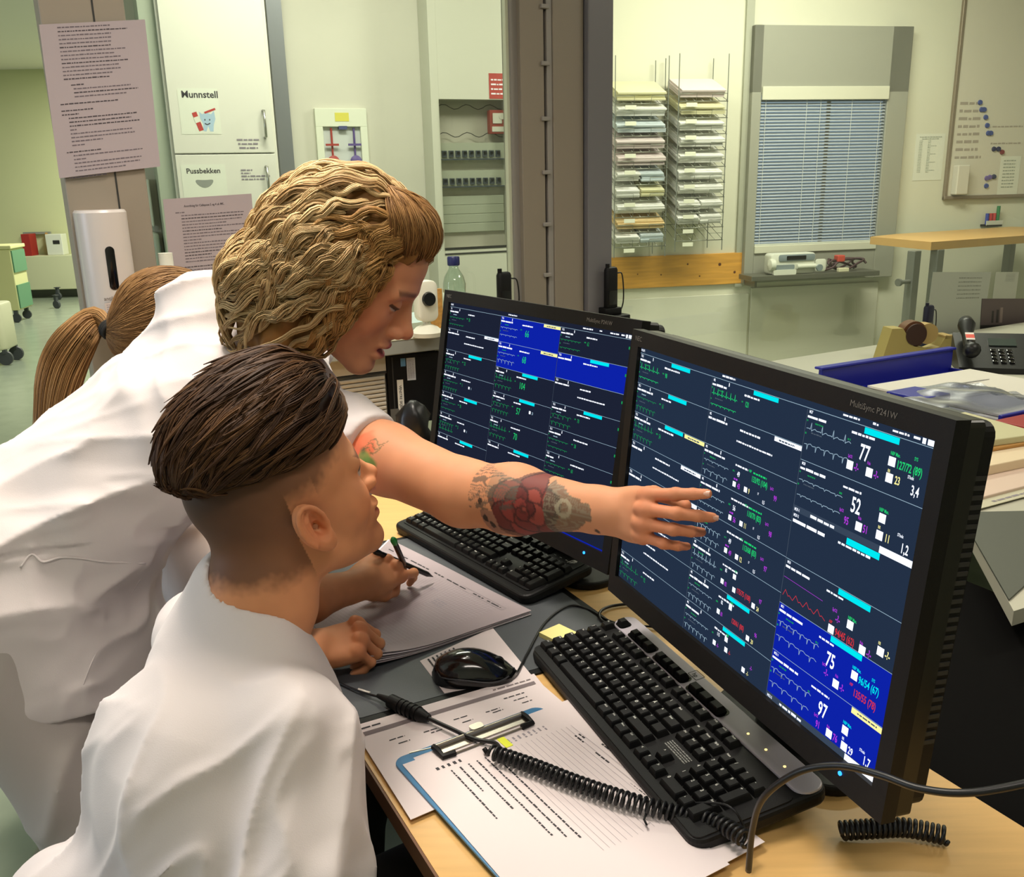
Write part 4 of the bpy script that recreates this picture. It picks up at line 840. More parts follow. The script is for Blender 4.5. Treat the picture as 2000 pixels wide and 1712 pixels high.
# wall dispensers seen between post and cabinet
BW = Fr(CF(0, .38, 0), CF.a, CF.b, (0, 0, 1))
def on_bw(x, y): return BW.inv(at_pl(x, y, BW.o, BW.b))
for k, (P0, P1, lb) in enumerate((((284, 350), (300, 440), 'upper white towel dispenser on the wall right of the taupe post'), ((292, 452), (316, 520), 'lower pale green dispenser on the wall right of the taupe post'))):
    a, b = on_bw(*P0), on_bw(*P1); fr_ = BW; mb = MB(); mb.box(BW, a[0], b[0], -.14, 0, b[2], a[2], 0, .015); mb.box(BW, a[0]+.01, b[0]-.01, -.15, -.02, b[2]-.02, b[2], 1, .003)
    tag(mb.build('wall_dispenser', [mat('disp_%d' % k, 'd0d8c8' if k else 'dde0d2', .4), mat('disp_lip', '9aa59a', .4)]), lb, 'dispenser')
BWx = on_bw(262, 300)[0]
struct(MB().box(BW, BWx-.25, on_bw(345, 300)[0]+.05, .001, .06, 0, CEIL), 'wall_pier', wall_m)
# ---------------------------------------------------------------- corridor: medicine trolley, box and binder on a low cabinet
fz = at_z(110, 578, 0)
TRF = Fr(at_z(43, 630, 0), az(8), az(98), (0, 0, 1))
root = empty('hospital_trolley', TRF(0, 0, 0), 'cream and green hospital trolley on castors at the far left', 'trolley')
tg = mat('trolley_green', '5f8f6c', .5); tcr = mat('trolley_cream', 'd3d39a', .5)
mb = MB(); mb.box(TRF, -.62, .0, 0, .42, .14, .82, 0, .01); mb.box(TRF, -.0, .015, .01, .41, .16, .42, 1); mb.box(TRF, 0, .015, .01, .41, .56, .80, 1); mb.box(TRF, -.64, .02, -.02, .44, .82, .86, 0, .008); mb.build('trolley_body', [tcr, tg], root)
cst = mat('castor_grey', '44484a', .5)
for x, y in ((-.56, .04), (-.06, .04), (-.56, .38), (-.06, .38)):
    mb = MB(); mb.cyl(TRF(x, y-.012, .05), TRF(x, y+.012, .05), .05, n=20); mb.box(TRF, x-.02, x+.02, y-.02, y+.02, .09, .14); mb.build('castor', cst, root, auto=40)
# low wall cabinet line, white box and red binder
a, b = CW.inv(at_pl(66, 497, CW.o, CW.b)), CW.inv(at_pl(140, 492, CW.o, CW.b)); zz = a[2]
mb = MB(); mb.box(CW, -3, b[0]+.6, -.30, -.021, .12, zz, 0, .01); o = mb.build('wall_bench', mat('bench_pale_green', 'cdd0aa', .5)); tag(o, 'long pale bench along the far corridor wall', 'bench')
def on_cw(x, y, o=-.2): return CW.inv(at_pl(x, y, CW.o+CW.b*o, CW.b))
a, b = on_cw(90, 457), on_cw(128, 497); mb = MB(); mb.box(CW, a[0], b[0], -.25, -.08, zz, zz+(a[2]-b[2]), 0, .008); mb.box(CW, a[0]+.10, a[0]+.19, -.255, -.25, zz+.15, zz+.20, 1); tag(mb.build('white_box', [mat('box_white', 'd9dccb', .5), dark_m]), 'white box with a small dark window on the corridor bench', 'box')
a, b = on_cw(45, 455), on_cw(68, 497); mb = MB(); mb.box(CW, a[0], b[0], -.28, -.08, zz, zz+(a[2]-b[2]), 0, .004); mb.box(CW, a[0]+.10, b[0]-.0, -.281, -.28, zz+.02, zz+.25, 0); tag(mb.build('red_binder', mat('binder_red', 'a5322a', .5)), 'red binder standing on the corridor bench by the white box', 'binder')
a = on_cw(80, 450); b = on_cw(86, 470); mb = MB(); mb.box(CW, on_cw(34, 450)[0], on_cw(88, 450)[0], -.06, -.022, zz+.28, zz+.31, 0); mb.box(CW, a[0], b[0], -.10, -.06, zz+.1, zz+.30, 1); tag(mb.build('wall_rail', [mat('rail_grey', '8f958a', .5), mat('rail_tag', 'c49a5a', .6)]), 'grey rail with a tan tag on the far corridor wall', 'rail')
for k, (x, y) in enumerate(((112, 602), (115, 585))):
    p = at_z(x, y, 0); fr_ = Fr(p, az(-20), az(70), (0, 0, 1)); mb = MB(); mb.cyl(fr_(0, -.015, .05), fr_(0, .015, .05), .05, n=18); mb.box(fr_, -.018, .018, -.018, .018, .06, .16); mb.box(fr_, -.03, .03, -.03, .03, .16, .17)
    c_ = mb.build('castor', cst); c_.name = 'loose_castor'; tag(c_, ['nearer black castor wheel on the corridor floor right of the trolley', 'farther black castor wheel against the corridor baseboard'][k], 'castor')
# partly seen white cart at the left border
p = at_z(26, 712, 0); cf = Fr(p, az(8), az(98), (0, 0, 1)); root = empty('linen_cart', cf(-.3, .2, 0), 'pale rounded cart with a black wheel, cut by the left border', 'cart')
mb = MB(); mb.rprism(cf, -.9, -.02, -.05, .30, .13, .52, .08, 0, 6, .02); mb.build('cart_body', mat('cart_cream', 'cfd0ae', .5), root, auto=40)
for x, y in ((-.05, .0), (-.05, .25), (-.8, .0), (-.8, .25)):
    mb = MB(); mb.cyl(cf(x, y-.015, .06), cf(x, y+.015, .06), .06, n=20); mb.box(cf, x-.015, x+.015, y-.02, y+.02, .1, .135); mb.build('wheel', cst, root, auto=40)
# ================================================================ right room
def on(fr, x, y, o=0): return fr.inv(at_pl(x, y, fr.o+fr.b*o, fr.b))
# window with blind
A, B = on_rw(1470, 190), on_rw(1735, 470); wx0 = on_rw(1478, 197)[0]; wx1 = on_rw(1722, 200)[0]; wz1 = on_rw(1600, 193)[2]; wz0 = on_rw(1580, 475)[2]
fx0 = on_rw(1453, 350)[0]; fx1 = on_rw(1748, 350)[0]
wfm = mat('window_frame_grey', '9a9a8c', .5)
sillz = on_rw(1590, 545)[2]
mb = MB(); 
for q in ((fx0, wx0, sillz, 2.25), (wx1, fx1, sillz, 2.25), (fx0, fx1, wz1+.03, 2.25), (wx0, wx1, sillz, wz0-.02)): mb.box(RW, q[0], q[1], -.06, -.001, q[2], q[3], 0, .004)
mb.box(RW, wx0, wx1, -.075, -.06, wz1-.01, wz1+.065, 1, .003); xm = (wx0*.44+wx1*.56)
mb.box(RW, wx0, wx1, -.07, -.001, wz0-.045, wz0, 1, .003)
struct(mb, 'window_4', [wfm, mat('window_trim_cream', 'd0cfba', .5)])
# lit panes behind the blind (brighter day room beyond)
mb = MB(); mb.box(RW, wx0, wx1, -.012, -.004, wz0, wz1+.02, 0); mb.box(RW, xm-.012, xm+.012, -.02, -.012, wz0, wz1, 1)
rr = random.Random(11)
struct(mb, 'window_5', [emitm('daylight_pane', '8fa3b4', .9), wfm])
mb = MB(); n = 46; st = (wz1-wz0)/n
for k in range(n):
    z = wz0+.006+k*st; dz = .0062
    mb.add([RW(wx0+.004, -.052, z-dz), RW(wx1-.004, -.052, z-dz), RW(wx1-.004, -.034, z+dz), RW(wx0+.004, -.034, z+dz), RW(wx0+.004, -.0525, z-dz-.0008), RW(wx1-.004, -.0525, z-dz-.0008), RW(wx1-.004, -.0345, z+dz-.0008), RW(wx0+.004, -.0345, z+dz-.0008)], [(0, 1, 2, 3), (7, 6, 5, 4), (0, 4, 5, 1), (2, 6, 7, 3)], 0)
root = empty('venetian_blind', RW((wx0+wx1)/2, -.045, wz0), 'closed white venetian blind in the far window', 'blind')
mb.build('slats', mat('blind_slat', 'a7adb0', .45), root)
mb = MB()
for u in (.04, .36, .47, .72, .95): x = wx0+(wx1-wx0)*u; mb.cyl(RW(x, -.054, wz0), RW(x, -.054, wz1), .0018, n=5)
mb.build('cords', mat('blind_cord', 'c9cdc8', .6), root)
mb = MB(); mb.box(RW, wx0+.003, wx1-.003, -.057, -.03, wz0-.001, wz0+.012, 0, .002); mb.build('bottom_rail', mat('blind_rail', 'c6c9bc', .5), root)
# wooden rail board
P = [on_rw(1192, 508), on_rw(1454, 487), on_rw(1454, 547), on_rw(1192, 570)]; pine = mat('pine_board', 'd69c42', .5, noise=.16, nscale=5, stretch=(1.0, 1, 14))
zt, zb = (P[0][2]+P[1][2])/2, (P[2][2]+P[3][2])/2; x0, x1 = e[9]*0+on_rw(1150, 540)[0], P[1][0]
mb = MB(); mb.box(RW, x0, x1, -.022, -.001, zb, zt, 0, .003)
for u, v, s in ((.83, .35, .012), (.93, .62, .010), (.975, .78, .016), (.45, .6, .006), (.62, .3, .007), (.7, .7, .006), (.30, .55, .005)):
    mb.cyl(RW(x0+(x1-x0)*u, -.0225, zt-(zt-zb)*v), RW(x0+(x1-x0)*u, -.0235, zt-(zt-zb)*v), s*.8, n=12, m=1)
tag(mb.build('rail_board', [pine, mat('pine_knot', '5e3416', .6)], None), 'orange pine board fixed to the wall below the paper racks', 'board')
# white kick panels under the board and under the shelf
mb = MB(); a = on_rw(1460, 562)[2]; b = on_rw(1600, 706)[2]
mb.box(RW, x0, on_rw(1458, 640)[0], -.012, -.001, b-.02, on_rw(1400, 575)[2], 0, .003); tag(mb.build('wall_panel', mat('panel_white_green', 'd6d5c2', .4)), 'wide pale wall panel under the pine board', 'panel')
mb = MB(); mb.box(RW, on_rw(1462, 640)[0], on_rw(1706, 640)[0], -.016, -.001, b, on_rw(1600, 555)[2], 0, .003); tag(mb.build('wall_panel', mat('panel_white_green2', 'cfcdb9', .4)), 'pale wall panel below the far window shelf', 'panel')
struct(MB().box(RW, x0, 3.3, -.013, -.001, 0, b-.03), 'baseboard_right', mat('speckled_skirting', 'c9cab6', .7, noise=.2, nscale=150))
# vertical moulding between racks and window
a = on_rw(1444, 300)[0]; struct(MB().box(RW, a, a+.05, -.02, -.001, zb-.02, CEIL), 'trim_4', mat('moulding_grey', 'a9aa98', .5))
# steel shelf with the infusion pump and cables
sz = on_rw(1590, 530, -.12)[2]; s0, s1 = on_rw(1463, 530, -.2)[0], on_rw(1712, 522, -.2)[0]; print('shelf z', sz)
mb = MB(); mb.box(RW, s0, s1, -.24, -.062, sz-.03, sz, 0, .003); mb.box(RW, s0+.04, s0+.055, -.20, -.062, sz-.07, sz-.03, 0); tag(mb.build('wall_shelf', mat('shelf_steel', '77786c', .4, .6)), 'steel shelf below the far window carrying medical equipment', 'shelf')
p = on_rw(1490, 525, -.15); q = on_rw(1590, 520, -.15); SF = Fr(RW(p[0], -.16, sz), RW.a, RW.b, (0, 0, 1)); pw = q[0]-p[0]
pump = mat('pump_white', 'd6d8c8', .4); pgrey = mat('pump_grey', '7f8a8c', .4)
root = empty('infusion_pump', SF(pw/2, 0, 0), 'white syringe pump lying on the steel shelf', 'medical pump')
mb = MB(); mb.rprism(Fr(SF(0, -.05, 0), SF.a, (0, 0, 1), -SF.b), .02, pw*.92, .0, .125, -.09, .0, .02, 0, 6, .008); mb.rprism(Fr(SF(0, -.052, 0), SF.a, (0, 0, 1), -SF.b), .07, pw*.9, .078, .118, -.01, .004, .012, 1, 5, .002)
mb.rprism(Fr(SF(0, -.056, 0), SF.a, (0, 0, 1), -SF.b), .12, pw*.72, .086, .110, -.01, .004, .004, 2, 4); mb.rprism(Fr(SF(0, -.056, 0), SF.a, (0, 0, 1), -SF.b), .05, pw*.5, .03, .058, -.01, .006, .006, 1, 4)
mb.rprism(Fr(SF(0, -.062, 0), SF.a, (0, 0, 1), -SF.b), .03, pw*.52, .0, .03, -.01, .012, .006, 0, 4); mb.cyl(SF(pw*.55, -.06, .045), SF(pw*1.0, -.06, .045), .014, n=14, m=0)
mb.build('pump_body', [pump, pgrey, black_gl], root, auto=40)
mb = MB(); mb.rprism(Fr(SF(0, -.07, 0), SF.a, (0, 0, 1), -SF.b), pw*.90, pw*1.10, .01, .085, -.012, .0, .015, 0, 5, .003); mb.cyl(SF(pw*.96, -.07, .035), SF(pw*.96, -.085, .035), .02, n=16, m=1); mb.build('plunger_clamp', [pump, pgrey], root, auto=40)
mb = MB(); mb.lathe(Fr(SF(.02, -.05, .06), (0, 0, 1), SF.b, -SF.a), [(.002, -.03), (.035, -.02), (.035, .01), (.002, .02)], 14); mb.build('knob', pump, root, auto=40)
cxr = on_rw(1640, 515, -.15); CFr = Fr(RW(cxr[0], -.16, sz), RW.a, RW.b, (0, 0, 1)); rr = random.Random(2)
mb = MB(); P = [CFr(.16*math.cos(t*1.9)*(.5+.5*rr.random())+.02, .045*math.sin(t*2.3), .012+.03*(1+math.sin(t*3.1))) for t in np.linspace(0, 9, 34)]; mb.tube(spline(P, 5), .007, 6); tag(mb.build('cable', mat('cable_maroon', '4a3438', .5), None, True), 'tangled dark cables heaped on the steel shelf', 'cable')
mb = MB(); mb.box(CFr, -.05, .0, -.05, .0, .06, .10, 0, .006); mb.box(CFr, -.05, .02, -.07, -.04, .0, .025, 1, .004); tag(mb.build('cable_plug', [mat('plug_red', 'c04a3a', .5), mat('plug_cream', 'd6d2b0', .5)]), 'red and cream plug among the cables on the shelf', 'plug')
# ---------------------------------------------------------------- paper racks: wire shelves with stacks
wire = mat('rack_wire', '8a8d80', .4, .7)
def rack(px0_, px1_, rows, label, sheets, side):
    a = on_rw(px0_, 440, -.15); b = on_rw(px1_, 430, -.15); X0, X1 = a[0], b[0]
    root = empty('paper_rack', RW((X0+X1)/2, -.1, on_rw(px0_, rows[-1], -.15)[2]), label, 'rack', 'wire paper racks on the far wall')
    zs_ = [on_rw((px0_+px1_)/2, y, -.17)[2] for y in rows]
    mb = MB(); 
    for x in (X0, X1): 
        for y in (-.03, -.24): mb.cyl(RW(x, y, min(zs_)-.06), RW(x, y, max(zs_)+.25), .003, n=6)
    mb.build('rack_frame', wire, root)
    for i, z in enumerate(zs_):
        mb = MB(); s = -.07
        for k in range(7): x = X0+(X1-X0)*k/6; mb.cyl(RW(x, -.03, z+.085), RW(x, -.25, z), .0018, n=5)
        for u in (0, 1): mb.cyl(RW(X0, -.03-.22*u, z+.085*(1-u)), RW(X1, -.03-.22*u, z+.085*(1-u)), .0025, n=5)
        for (u0, u1) in ((.0, .34), (.66, .97)):
            xa_, xb_ = X0+(X1-X0)*u0, X0+(X1-X0)*u1; mb.tube([RW(xa_, -.25, z), RW(xa_, -.262, z+.04), RW(xb_, -.262, z+.04), RW(xb_, -.25, z)], .002, 5)
        t = mb.build('tray', wire, root, True)
        if i % 3 != 2 or side: 
            mb = MB(); x = X0+(X1-X0)*(.12 if side else .16); mb.box(RW, x, x+.065, -.268, -.265, z-.030, z-.008, 0); mb.build('tray_tag', mat('tag_cream', 'd9dac4', .6), root)
    d = ['top', 'second', 'third', 'fourth', 'fifth', 'sixth', 'seventh', 'eighth', 'ninth', 'tenth', 'eleventh', 'twelfth']
    for i, z in enumerate(zs_):
        col = sheets[i % len(sheets)]
        if col is None: continue
        slope = U(np.array([0, -.22, -.085])); FRp = Fr(RW(X0, -.03, z+.098), RW.a, RW(0, 0, 0)*0+(RW.b*slope[1]+np.array([0, 0, slope[2]])))
        rr = random.Random(i+len(label)); mb = MB(); cols = col if isinstance(col, list) else [col]; nC = len(cols); wd = (X1-X0-.02)/nC
        for c_, cc in enumerate(cols):
            for s in range(4):
                jx = rr.uniform(-.006, .006); mb.box(FRp, .01+c_*wd+jx+.004, .01+(c_+1)*wd-.004+jx, .0+rr.uniform(0, .008), .215+rr.uniform(-.005, .01), -.0-s*.011-.010, -s*.011-.001, cc)
            fq = FRp
            for q in range(5): mb.scribble(Fr(fq(.03+c_*wd+q*.03, .03, .0006-.0), fq.b, -fq.a), 0, 0, .12, .004, 0, 6, rr) if (.03+c_*wd+q*.03) < .01+(c_+1)*wd-.01 else None
        tag(mb.build('paper_stack', RACKM), 'stack of forms on the %s visible tray of the %s wire rack' % (d[i], 'left' if not side else 'right'), 'paper stack', 'forms in the wire racks')
RACKM = [mat('form_white', 'e4e4dc', .7), mat('form_pink', 'd6c8c4', .7), mat('form_red', 'a8524c', .7), mat('form_blue', 'c4cfd2', .7), mat('form_yellow', 'dad6ac', .7), mat('form_manila', 'dabf8a', .7), mat('form_print', 'a2a79c', .8)]
rack(1190, 1289, [205, 236, 267, 298, 330, 361, 392, 423, 452, 480], 'left wire rack of form trays on the far wall', [4, 0, 3, 1, 1, [0, 3], [0, 4], 0, 5, [0, 3]], 0)
rack(1308, 1399, [200, 232, 263, 294, 326, 357, 385, 415, 443, 468], 'right wire rack of form trays on the far wall', [1, 4, 0, 0, 0, 0, 0, [0, 0], [0, 0], None], 1)
# ---------------------------------------------------------------- standing-height table, wall notice, whiteboard
HT = 1.06
q0 = at_z(1700, 462, HT); q1 = at_z(1818, 484, HT-.03); q2 = at_z(1980, 472, HT-.03); q3 = at_z(1742, 447, HT)
HF = Fr(q1*[1, 1, 0]+[0, 0, HT], U((q2-q1)*[1, 1, 0]), None, (0, 0, 1))
root = empty('standing_table', HF(.8, .3, -HT), 'standing-height table with a light wood top and grey legs, far right', 'table')
l0 = HF.inv(q0)
mb = MB(); mb.poly(HF, [(0, 0), (1.5, 0), (1.5, .62), (l0[0]+.3, .62), (l0[0], l0[1])][::1], -.042, 0); mb.build('table_top', [mat('table_wood', 'c9a060', .4, noise=.06, nscale=6)], root)
lgm = mat('table_leg_grey', '7c7f78', .4, .5)
for k, (x, y) in enumerate(((1800, 486), (1852, 484))):
    p = HF.inv(at_z(x, y+6, HT-.045)); mb = MB(); xx, yy = p[0], p[1]+(.04 if k == 0 else .06); 
    mb.box(HF, xx, xx+.05, yy, yy+.05, -HT, -.042, 0, .004); mb.build('leg', lgm, root)
    if k == 0: mb = MB(); mb.cyl(HF(xx, yy+.02, -.20), HF(xx-.07, yy+.02, -.20), .011, n=10); mb.cyl(HF(xx-.07, yy+.02, -.20), HF(xx-.085, yy+.02, -.20), .02, n=12); mb.build('clamp_knob', lgm, root, auto=40)
for x, y in ((1.35, .1), (1.35, .5)): mb = MB(); mb.box(HF, x, x+.05, y, y+.05, -HT, -.042, 0, .004); mb.build('leg', lgm, root)
def wallpaper_(P, name, label, cat, m, rows, off=-.002, thick=.001, group=None):
    A = [on_rw(x, y, off) for x, y in P]; x0, x1 = (A[0][0]+A[3][0])/2, (A[1][0]+A[2][0])/2; z1, z0 = (A[0][2]+A[1][2])/2, (A[2][2]+A[3][2])/2
    f2 = WF(RW, x0, z0, off); w, h = x1-x0, z1-z0; mb = MB(); mb.box(f2, 0, w, 0, h, -thick, 0, 0); rr = random.Random(len(label))
    for r in rows: mb.scribble(f2, w*r[0], h*r[1], w*r[2], h*r[3], .001, 1, rr)
    o = mb.build(name, m); tag(o, label, cat, group); return o
wallpaper_([(1789, 261), (1845, 261), (1840, 352), (1783, 352)], 'notice_sheet', 'white A4 list on the far wall between window and whiteboard', 'notice', [mat('a4_pale', 'dadccb', .7), mat('a4_print', '9ca394', .8)], [(.12, .92, .76, .02), (.2, .88, .6, .02)]+[(.12, .84-.035*k, .12, .015) for k in range(20)]+[(.42, .84-.035*k, .1+.2*(k % 5 == 3), .015) for k in range(20)])
WA, WB = on_rw(1857, 168), on_rw(1843, 390); X0 = (WA[0]+WB[0])/2; Zb = on_rw(1900, 388)[2]; Zt = 2.6; X1 = X0+1.5
root = empty('whiteboard', RW((X0+X1)/2, 0, Zb), 'wall whiteboard with magnets and handwritten rows, upper right', 'whiteboard')
mb = MB(); mb.box(RW, X0+.02, X1, -.018, -.001, Zb+.02, Zt, 0); mb.build('board', mat('whiteboard_face', 'cfcab8', .12, coat=.6), root)
mb = MB(); mb.box(RW, X0, X0+.022, -.026, -.001, Zb, Zt, 0, .004); mb.box(RW, X0, X1, -.03, -.001, Zb, Zb+.022, 0, .004); mb.box(RW, X0, X1, -.03, -.001, Zt, Zt+.022, 0, .004); mb.build('frame', mat('whiteboard_frame', '8f8270', .4, .4), root)
mb = MB(); f2 = WF(RW, X0, 0, -.0185)
for k in range(8): zz = on_rw(1870, 205+k*15)[2]; mb.scribble(f2, .05, zz, .16 if k != 7 else .19, .018, .0004, 0, random.Random(k)); 
for k, zz in enumerate((250, 283)): mb.scribble(f2, .30, on_rw(1870, zz)[2], .22, .010, .0004, 0, random.Random(k))
mb.build('handwriting', mat('board_writing', 'a39a8c', .7), root)
mb = MB(); a = on_rw(1851, 345); mb.box(RW, X0+.045, X0+.13, -.075, -.019, Zb+.03, Zb+.21, 0, .006); tag(mb.build('leaflet_holder', mat('holder_white', 'cfcbbb', .5)), 'small white holder at the lower left of the whiteboard', 'holder')
M_ = [(1914, 200, 0), (1917, 214, 0), (1922, 214, 0), (1925, 229, 0), (1928, 245, 0), (1930, 260, 0), (1935, 260, 0), (1941, 291, 1), (1950, 291, 1), (1957, 297, 2), (1927, 348, 3), (1933, 346, 3), (1941, 345, 1), (1926, 363, 0)]
mm = [mat('magnet_blue', '3f4f8a', .4), mat('magnet_navy', '23264e', .4), mat('magnet_red', '7a2a2e', .4), mat('magnet_violet', '6a5a92', .4)]
cn = ['blue', 'navy', 'dark red', 'violet']; pos = ['topmost', 'second from top, left of a pair', 'second from top, right of a pair', 'single, third row down', 'single, fourth row down', 'left of the fifth row pair', 'right of the fifth row pair', 'left of the middle dark pair', 'right of the middle dark pair', 'lone dark red', 'leftmost of the low trio', 'middle of the low trio', 'rightmost of the low trio', 'lowest of all']
for k, (x, y, c) in enumerate(M_):
    p = on_rw(x, y, -.019); mb = MB(); mb.cyl(RW(p[0], -.0185, p[2]), RW(p[0], -.028, p[2]), .016, .013, 18); tag(mb.build('magnet', mm[c], None, auto=40), 'round %s whiteboard magnet, %s' % (cn[c], pos[k]), 'magnet', 'magnets on the whiteboard')
wallpaper_([(1955, 305), (1990, 305), (1990, 385), (1947, 385)], 'notice_sheet', 'white printed sheet pinned on the whiteboard at the right border', 'notice', [mat('a4_pale', 'dadccb', .7), mat('a4_print', '9ca394', .8)], [(.15, .88-.08*k, .6, .03) for k in range(9)], -.020)
# marker holder below the board
p = on_rw(1920, 440, -.03); f = Fr(RW(p[0], -.03, p[2]), RW.a, RW.b, (0, 0, 1))
root = empty('marker_holder', f(0, 0, 0), 'small wall holder with coloured whiteboard pens under the whiteboard', 'pen holder')
mb = MB(); mb.box(f, -.0, .12, -.03, .029, -.008, .006, 0, .002); mb.box(f, 0, .12, -.03, -.026, .0, .03, 1); mb.build('holder_shelf', [black_pl, mat('holder_clear', 'c9ccbf', .3)], root)
for k, c in enumerate(('2b3f9a', 'b02f34', 'b8393a', '2c7a4a')): mb = MB(); mb.cyl(f(.02+k*.026, -.005, .006), f(.02+k*.026, -.005, .075 if k < 3 else .12), .011, n=12); mb.build('marker_pen', mat('pen_'+c, c, .4), root, auto=40)
# ---------------------------------------------------------------- things on the desk opposite
# papers standing against the partition glass
for (P, lb, c, st) in (([(1822, 531), (1936, 531), (1925, 690), (1800, 690)], 'tall grey sheet taped low on the right-hand glass', 'a4a89c', 0), ([(1945, 531), (1990, 531), (1990, 585), (1938, 585)], 'small grey printed card on the glass above the dark poster', 'a9ac9e', 1)):
    mb, f2, w, h, rr = glass_paper(P, '', None, -.006, 5)
    for k in range(6): mb.scribble(f2, w*.45, h*(.92-.05*k), w*.4, h*.014, .0009, 1, rr)
    tag(mb.build('notice_sheet', [mat('glass_sheet_'+c, c, .7), mat('glass_print', '7f8378', .8)]), lb, 'notice')
mb, f2, w, h, rr = glass_paper([(1918, 583), (2010, 583), (2010, 690), (1911, 690)], '', None, -.008, 6)
mb.rect(f2, 0, w, h*.52, h, .0008, 1); mb.line(f2, [(w*.34, h*.56), (w*.34, h*.80)], .018, .001, 2); mb.line(f2, [(w*.42, h*.56), (w*.42, h*.84)], .020, .001, 3); mb.line(f2, [(w*.24, h*.56), (w*.24, h*.78)], .016, .001, 2)
mb.text(f2, 'PROSJEKT POSTEN', w*.08, h*.43, .0065, .001, 4, 'LEFT', 1)
for k in range(4): mb.scribble(f2, w*.18, h*(.36-.05*k), w*.6, h*.02, .001, 4, rr)
tag(mb.build('poster', [mat('poster_black', '1a1818', .5), mat('poster_photo', '584c4c', .6), mat('poster_dark', '2c2627', .6), mat('poster_mid', '80716c', .6), mat('poster_text', '6d6460', .6)]), 'dark poster with a dim photo of figures, right of the grey sheet', 'poster')
OD = lambda x, y, h=0: at_z(x, y, DESK+h)
# blue tray with papers
bl = mat('tray_blue', '1c2290', .4)
a, b = OD(1610, 768), OD(1846, 728); tw = np.linalg.norm(b-a); TY = Fr(a, U((b-a)*[1, 1, 0]), None, (0, 0, 1)); td = .62
c = OD(1800, 800); print('tray', tw, TY.inv(c))
root = empty('document_tray', TY(tw/2, -.3, 0), 'large blue plastic tray of papers behind the right monitor', 'tray')
mb = MB(); mb.box(TY, -.02, tw+.01, -td, .0, 0, .008, 0); mb.box(TY, -.03, tw+.015, -.012, .004, 0, .084, 0, .004); mb.box(TY, -.04, tw+.02, -.02, .012, .082, .090, 0, .003)
mb.box(TY, -.03, -.022, -td, 0, 0, .02, 0); mb.box(TY, tw+.0, tw+.01, -td, -.0, 0, .02, 0); mb.box(TY, -.03, tw+.015, -td-.01, -td+.002, 0, .06, 0, .003); mb.build('tray_body', bl, root)
for k in range(3):
    mb = MB(); rr = random.Random(k); f2 = Fr(TY(.03+.02*k, -td+.04+.01*k, .012+.008*k), az(math.degrees(math.atan2(TY.a[1], TY.a[0]))+(-4, 3, -1)[k]), None, (0, 0, 1)); mb.box(f2, 0, tw-.10, 0, .46, 0, .006)
    tag(mb.build('paper_sheet', [mat('tray_paper', 'd3cdc2', .7)]), ['bottom loose paper lying in the blue tray', 'middle loose paper lying in the blue tray', 'top loose paper lying in the blue tray'][k], 'paper', 'papers in the blue tray')
mb = MB(); f2 = Fr(OD(1795, 805, .03), TY.a, None, (0, 0, 1)); mb.box(f2, -.02, .10, -.02, .10, -.01, .045, 0, .003); tag(mb.build('blue_box', bl), 'small dark blue box in front of the blue tray, by the plastic bag', 'box')
# zip bag
zb_ = OD(1838, 822, .05); ZF = Fr(zb_, az(24), None, (0, 0, 1))
def bag(u, v): return (u*.46, (v-.0)*.30, .005*math.sin(9*u+4*v)+.003*math.sin(17*v-6*u)+.004*math.sin(31*u*v+5*u)+.035*math.sin(PI*v)*math.sin(PI*min(1, u*1.2))**.5)
o = surf_grid('plastic_bag', ZF, bag, 40, 26, glassm('zip_bag_clear', 'bfc4d6', gain=1.6, rough=.3)); tag(o, 'clear zip-lock bag lying over the end of the blue tray', 'bag')
mb = MB(); mb.box(ZF, .0, .46, .255, .262, .012, .016, 0); mb.box(ZF, .0, .46, .238, .241, .018, .021, 0); mb.build('zip_strip', mat('zip_strip', 'c9c6bd', .4), None); z_ = bpy.data.objects['zip_strip']; z_.parent = o; z_.location = Vector(tuple(PW['zip_strip']-PW[o.name]))
# red box, cream folder stack and grey pad at the right border
q = OD(1985, 872, 0); RF = Fr(q, az(-62), az(28), (0, 0, 1))
mb = MB(); mb.box(RF, -.07, .10, .0, .3, .0, .055, 0, .004); tag(mb.build('red_box', mat('box_red', '9c2222', .5)), 'dark red box at the right border behind the monitor', 'box')
q = OD(1900, 985, 0); FF = Fr(q, az(28), az(118), (0, 0, 1))
for k, (c, lb, y0_, h0, h1) in enumerate((('d6bfae', 'lowest pinkish folder of the pile at the right border', .0, 0, .012), ('e3cfae', 'cream folder in the pile at the right border', .10, .012, .035), ('b98a4c', 'thin tan folder under the pale green one', .19, .035, .043), ('c6c29a', 'pale green-grey folder topmost in the pile at the right border', .22, .043, .06))):
    mb = MB(); f2 = Fr(FF(-.06, y0_, 0), az(28-3*k), None, (0, 0, 1)); mb.box(f2, 0, .5, 0, .30, h0, h1, 0, .002); tag(mb.build('folder', mat('folder_'+c, c, .7)), lb, 'folder', 'folders piled right of the monitor')
q = OD(1888, 1045, 0); GF = Fr(q, az(28), az(118), (0, 0, 1))
mb = MB(); mb.poly(WORLD, [tuple(at_z(x, y, DESK)[:2]) for x, y in ((1901, 1053), (1970, 1174), (2030, 1120), (2030, 1000), (1888, 1003))], DESK+.0005, DESK+.004, 0); tag(mb.build('desk_pad', mat('desk_pad_olive', '4e5148', .6)), 'dark olive desk pad on the desk opposite, at the right border', 'desk pad')
mb = MB(); mb.box(GF, .0, .6, .075, .115, .004, .0055, 0); mb.scribble(Fr(GF(.2, .085, .006), GF.a, GF.b), 0, 0, .12, .008, 0, 1, random.Random(1)); tag(mb.build('paper_strip', [mat('strip_cream', 'c3bfa6', .7), ink_l]), 'cream paper strip lying along the olive desk pad', 'paper')
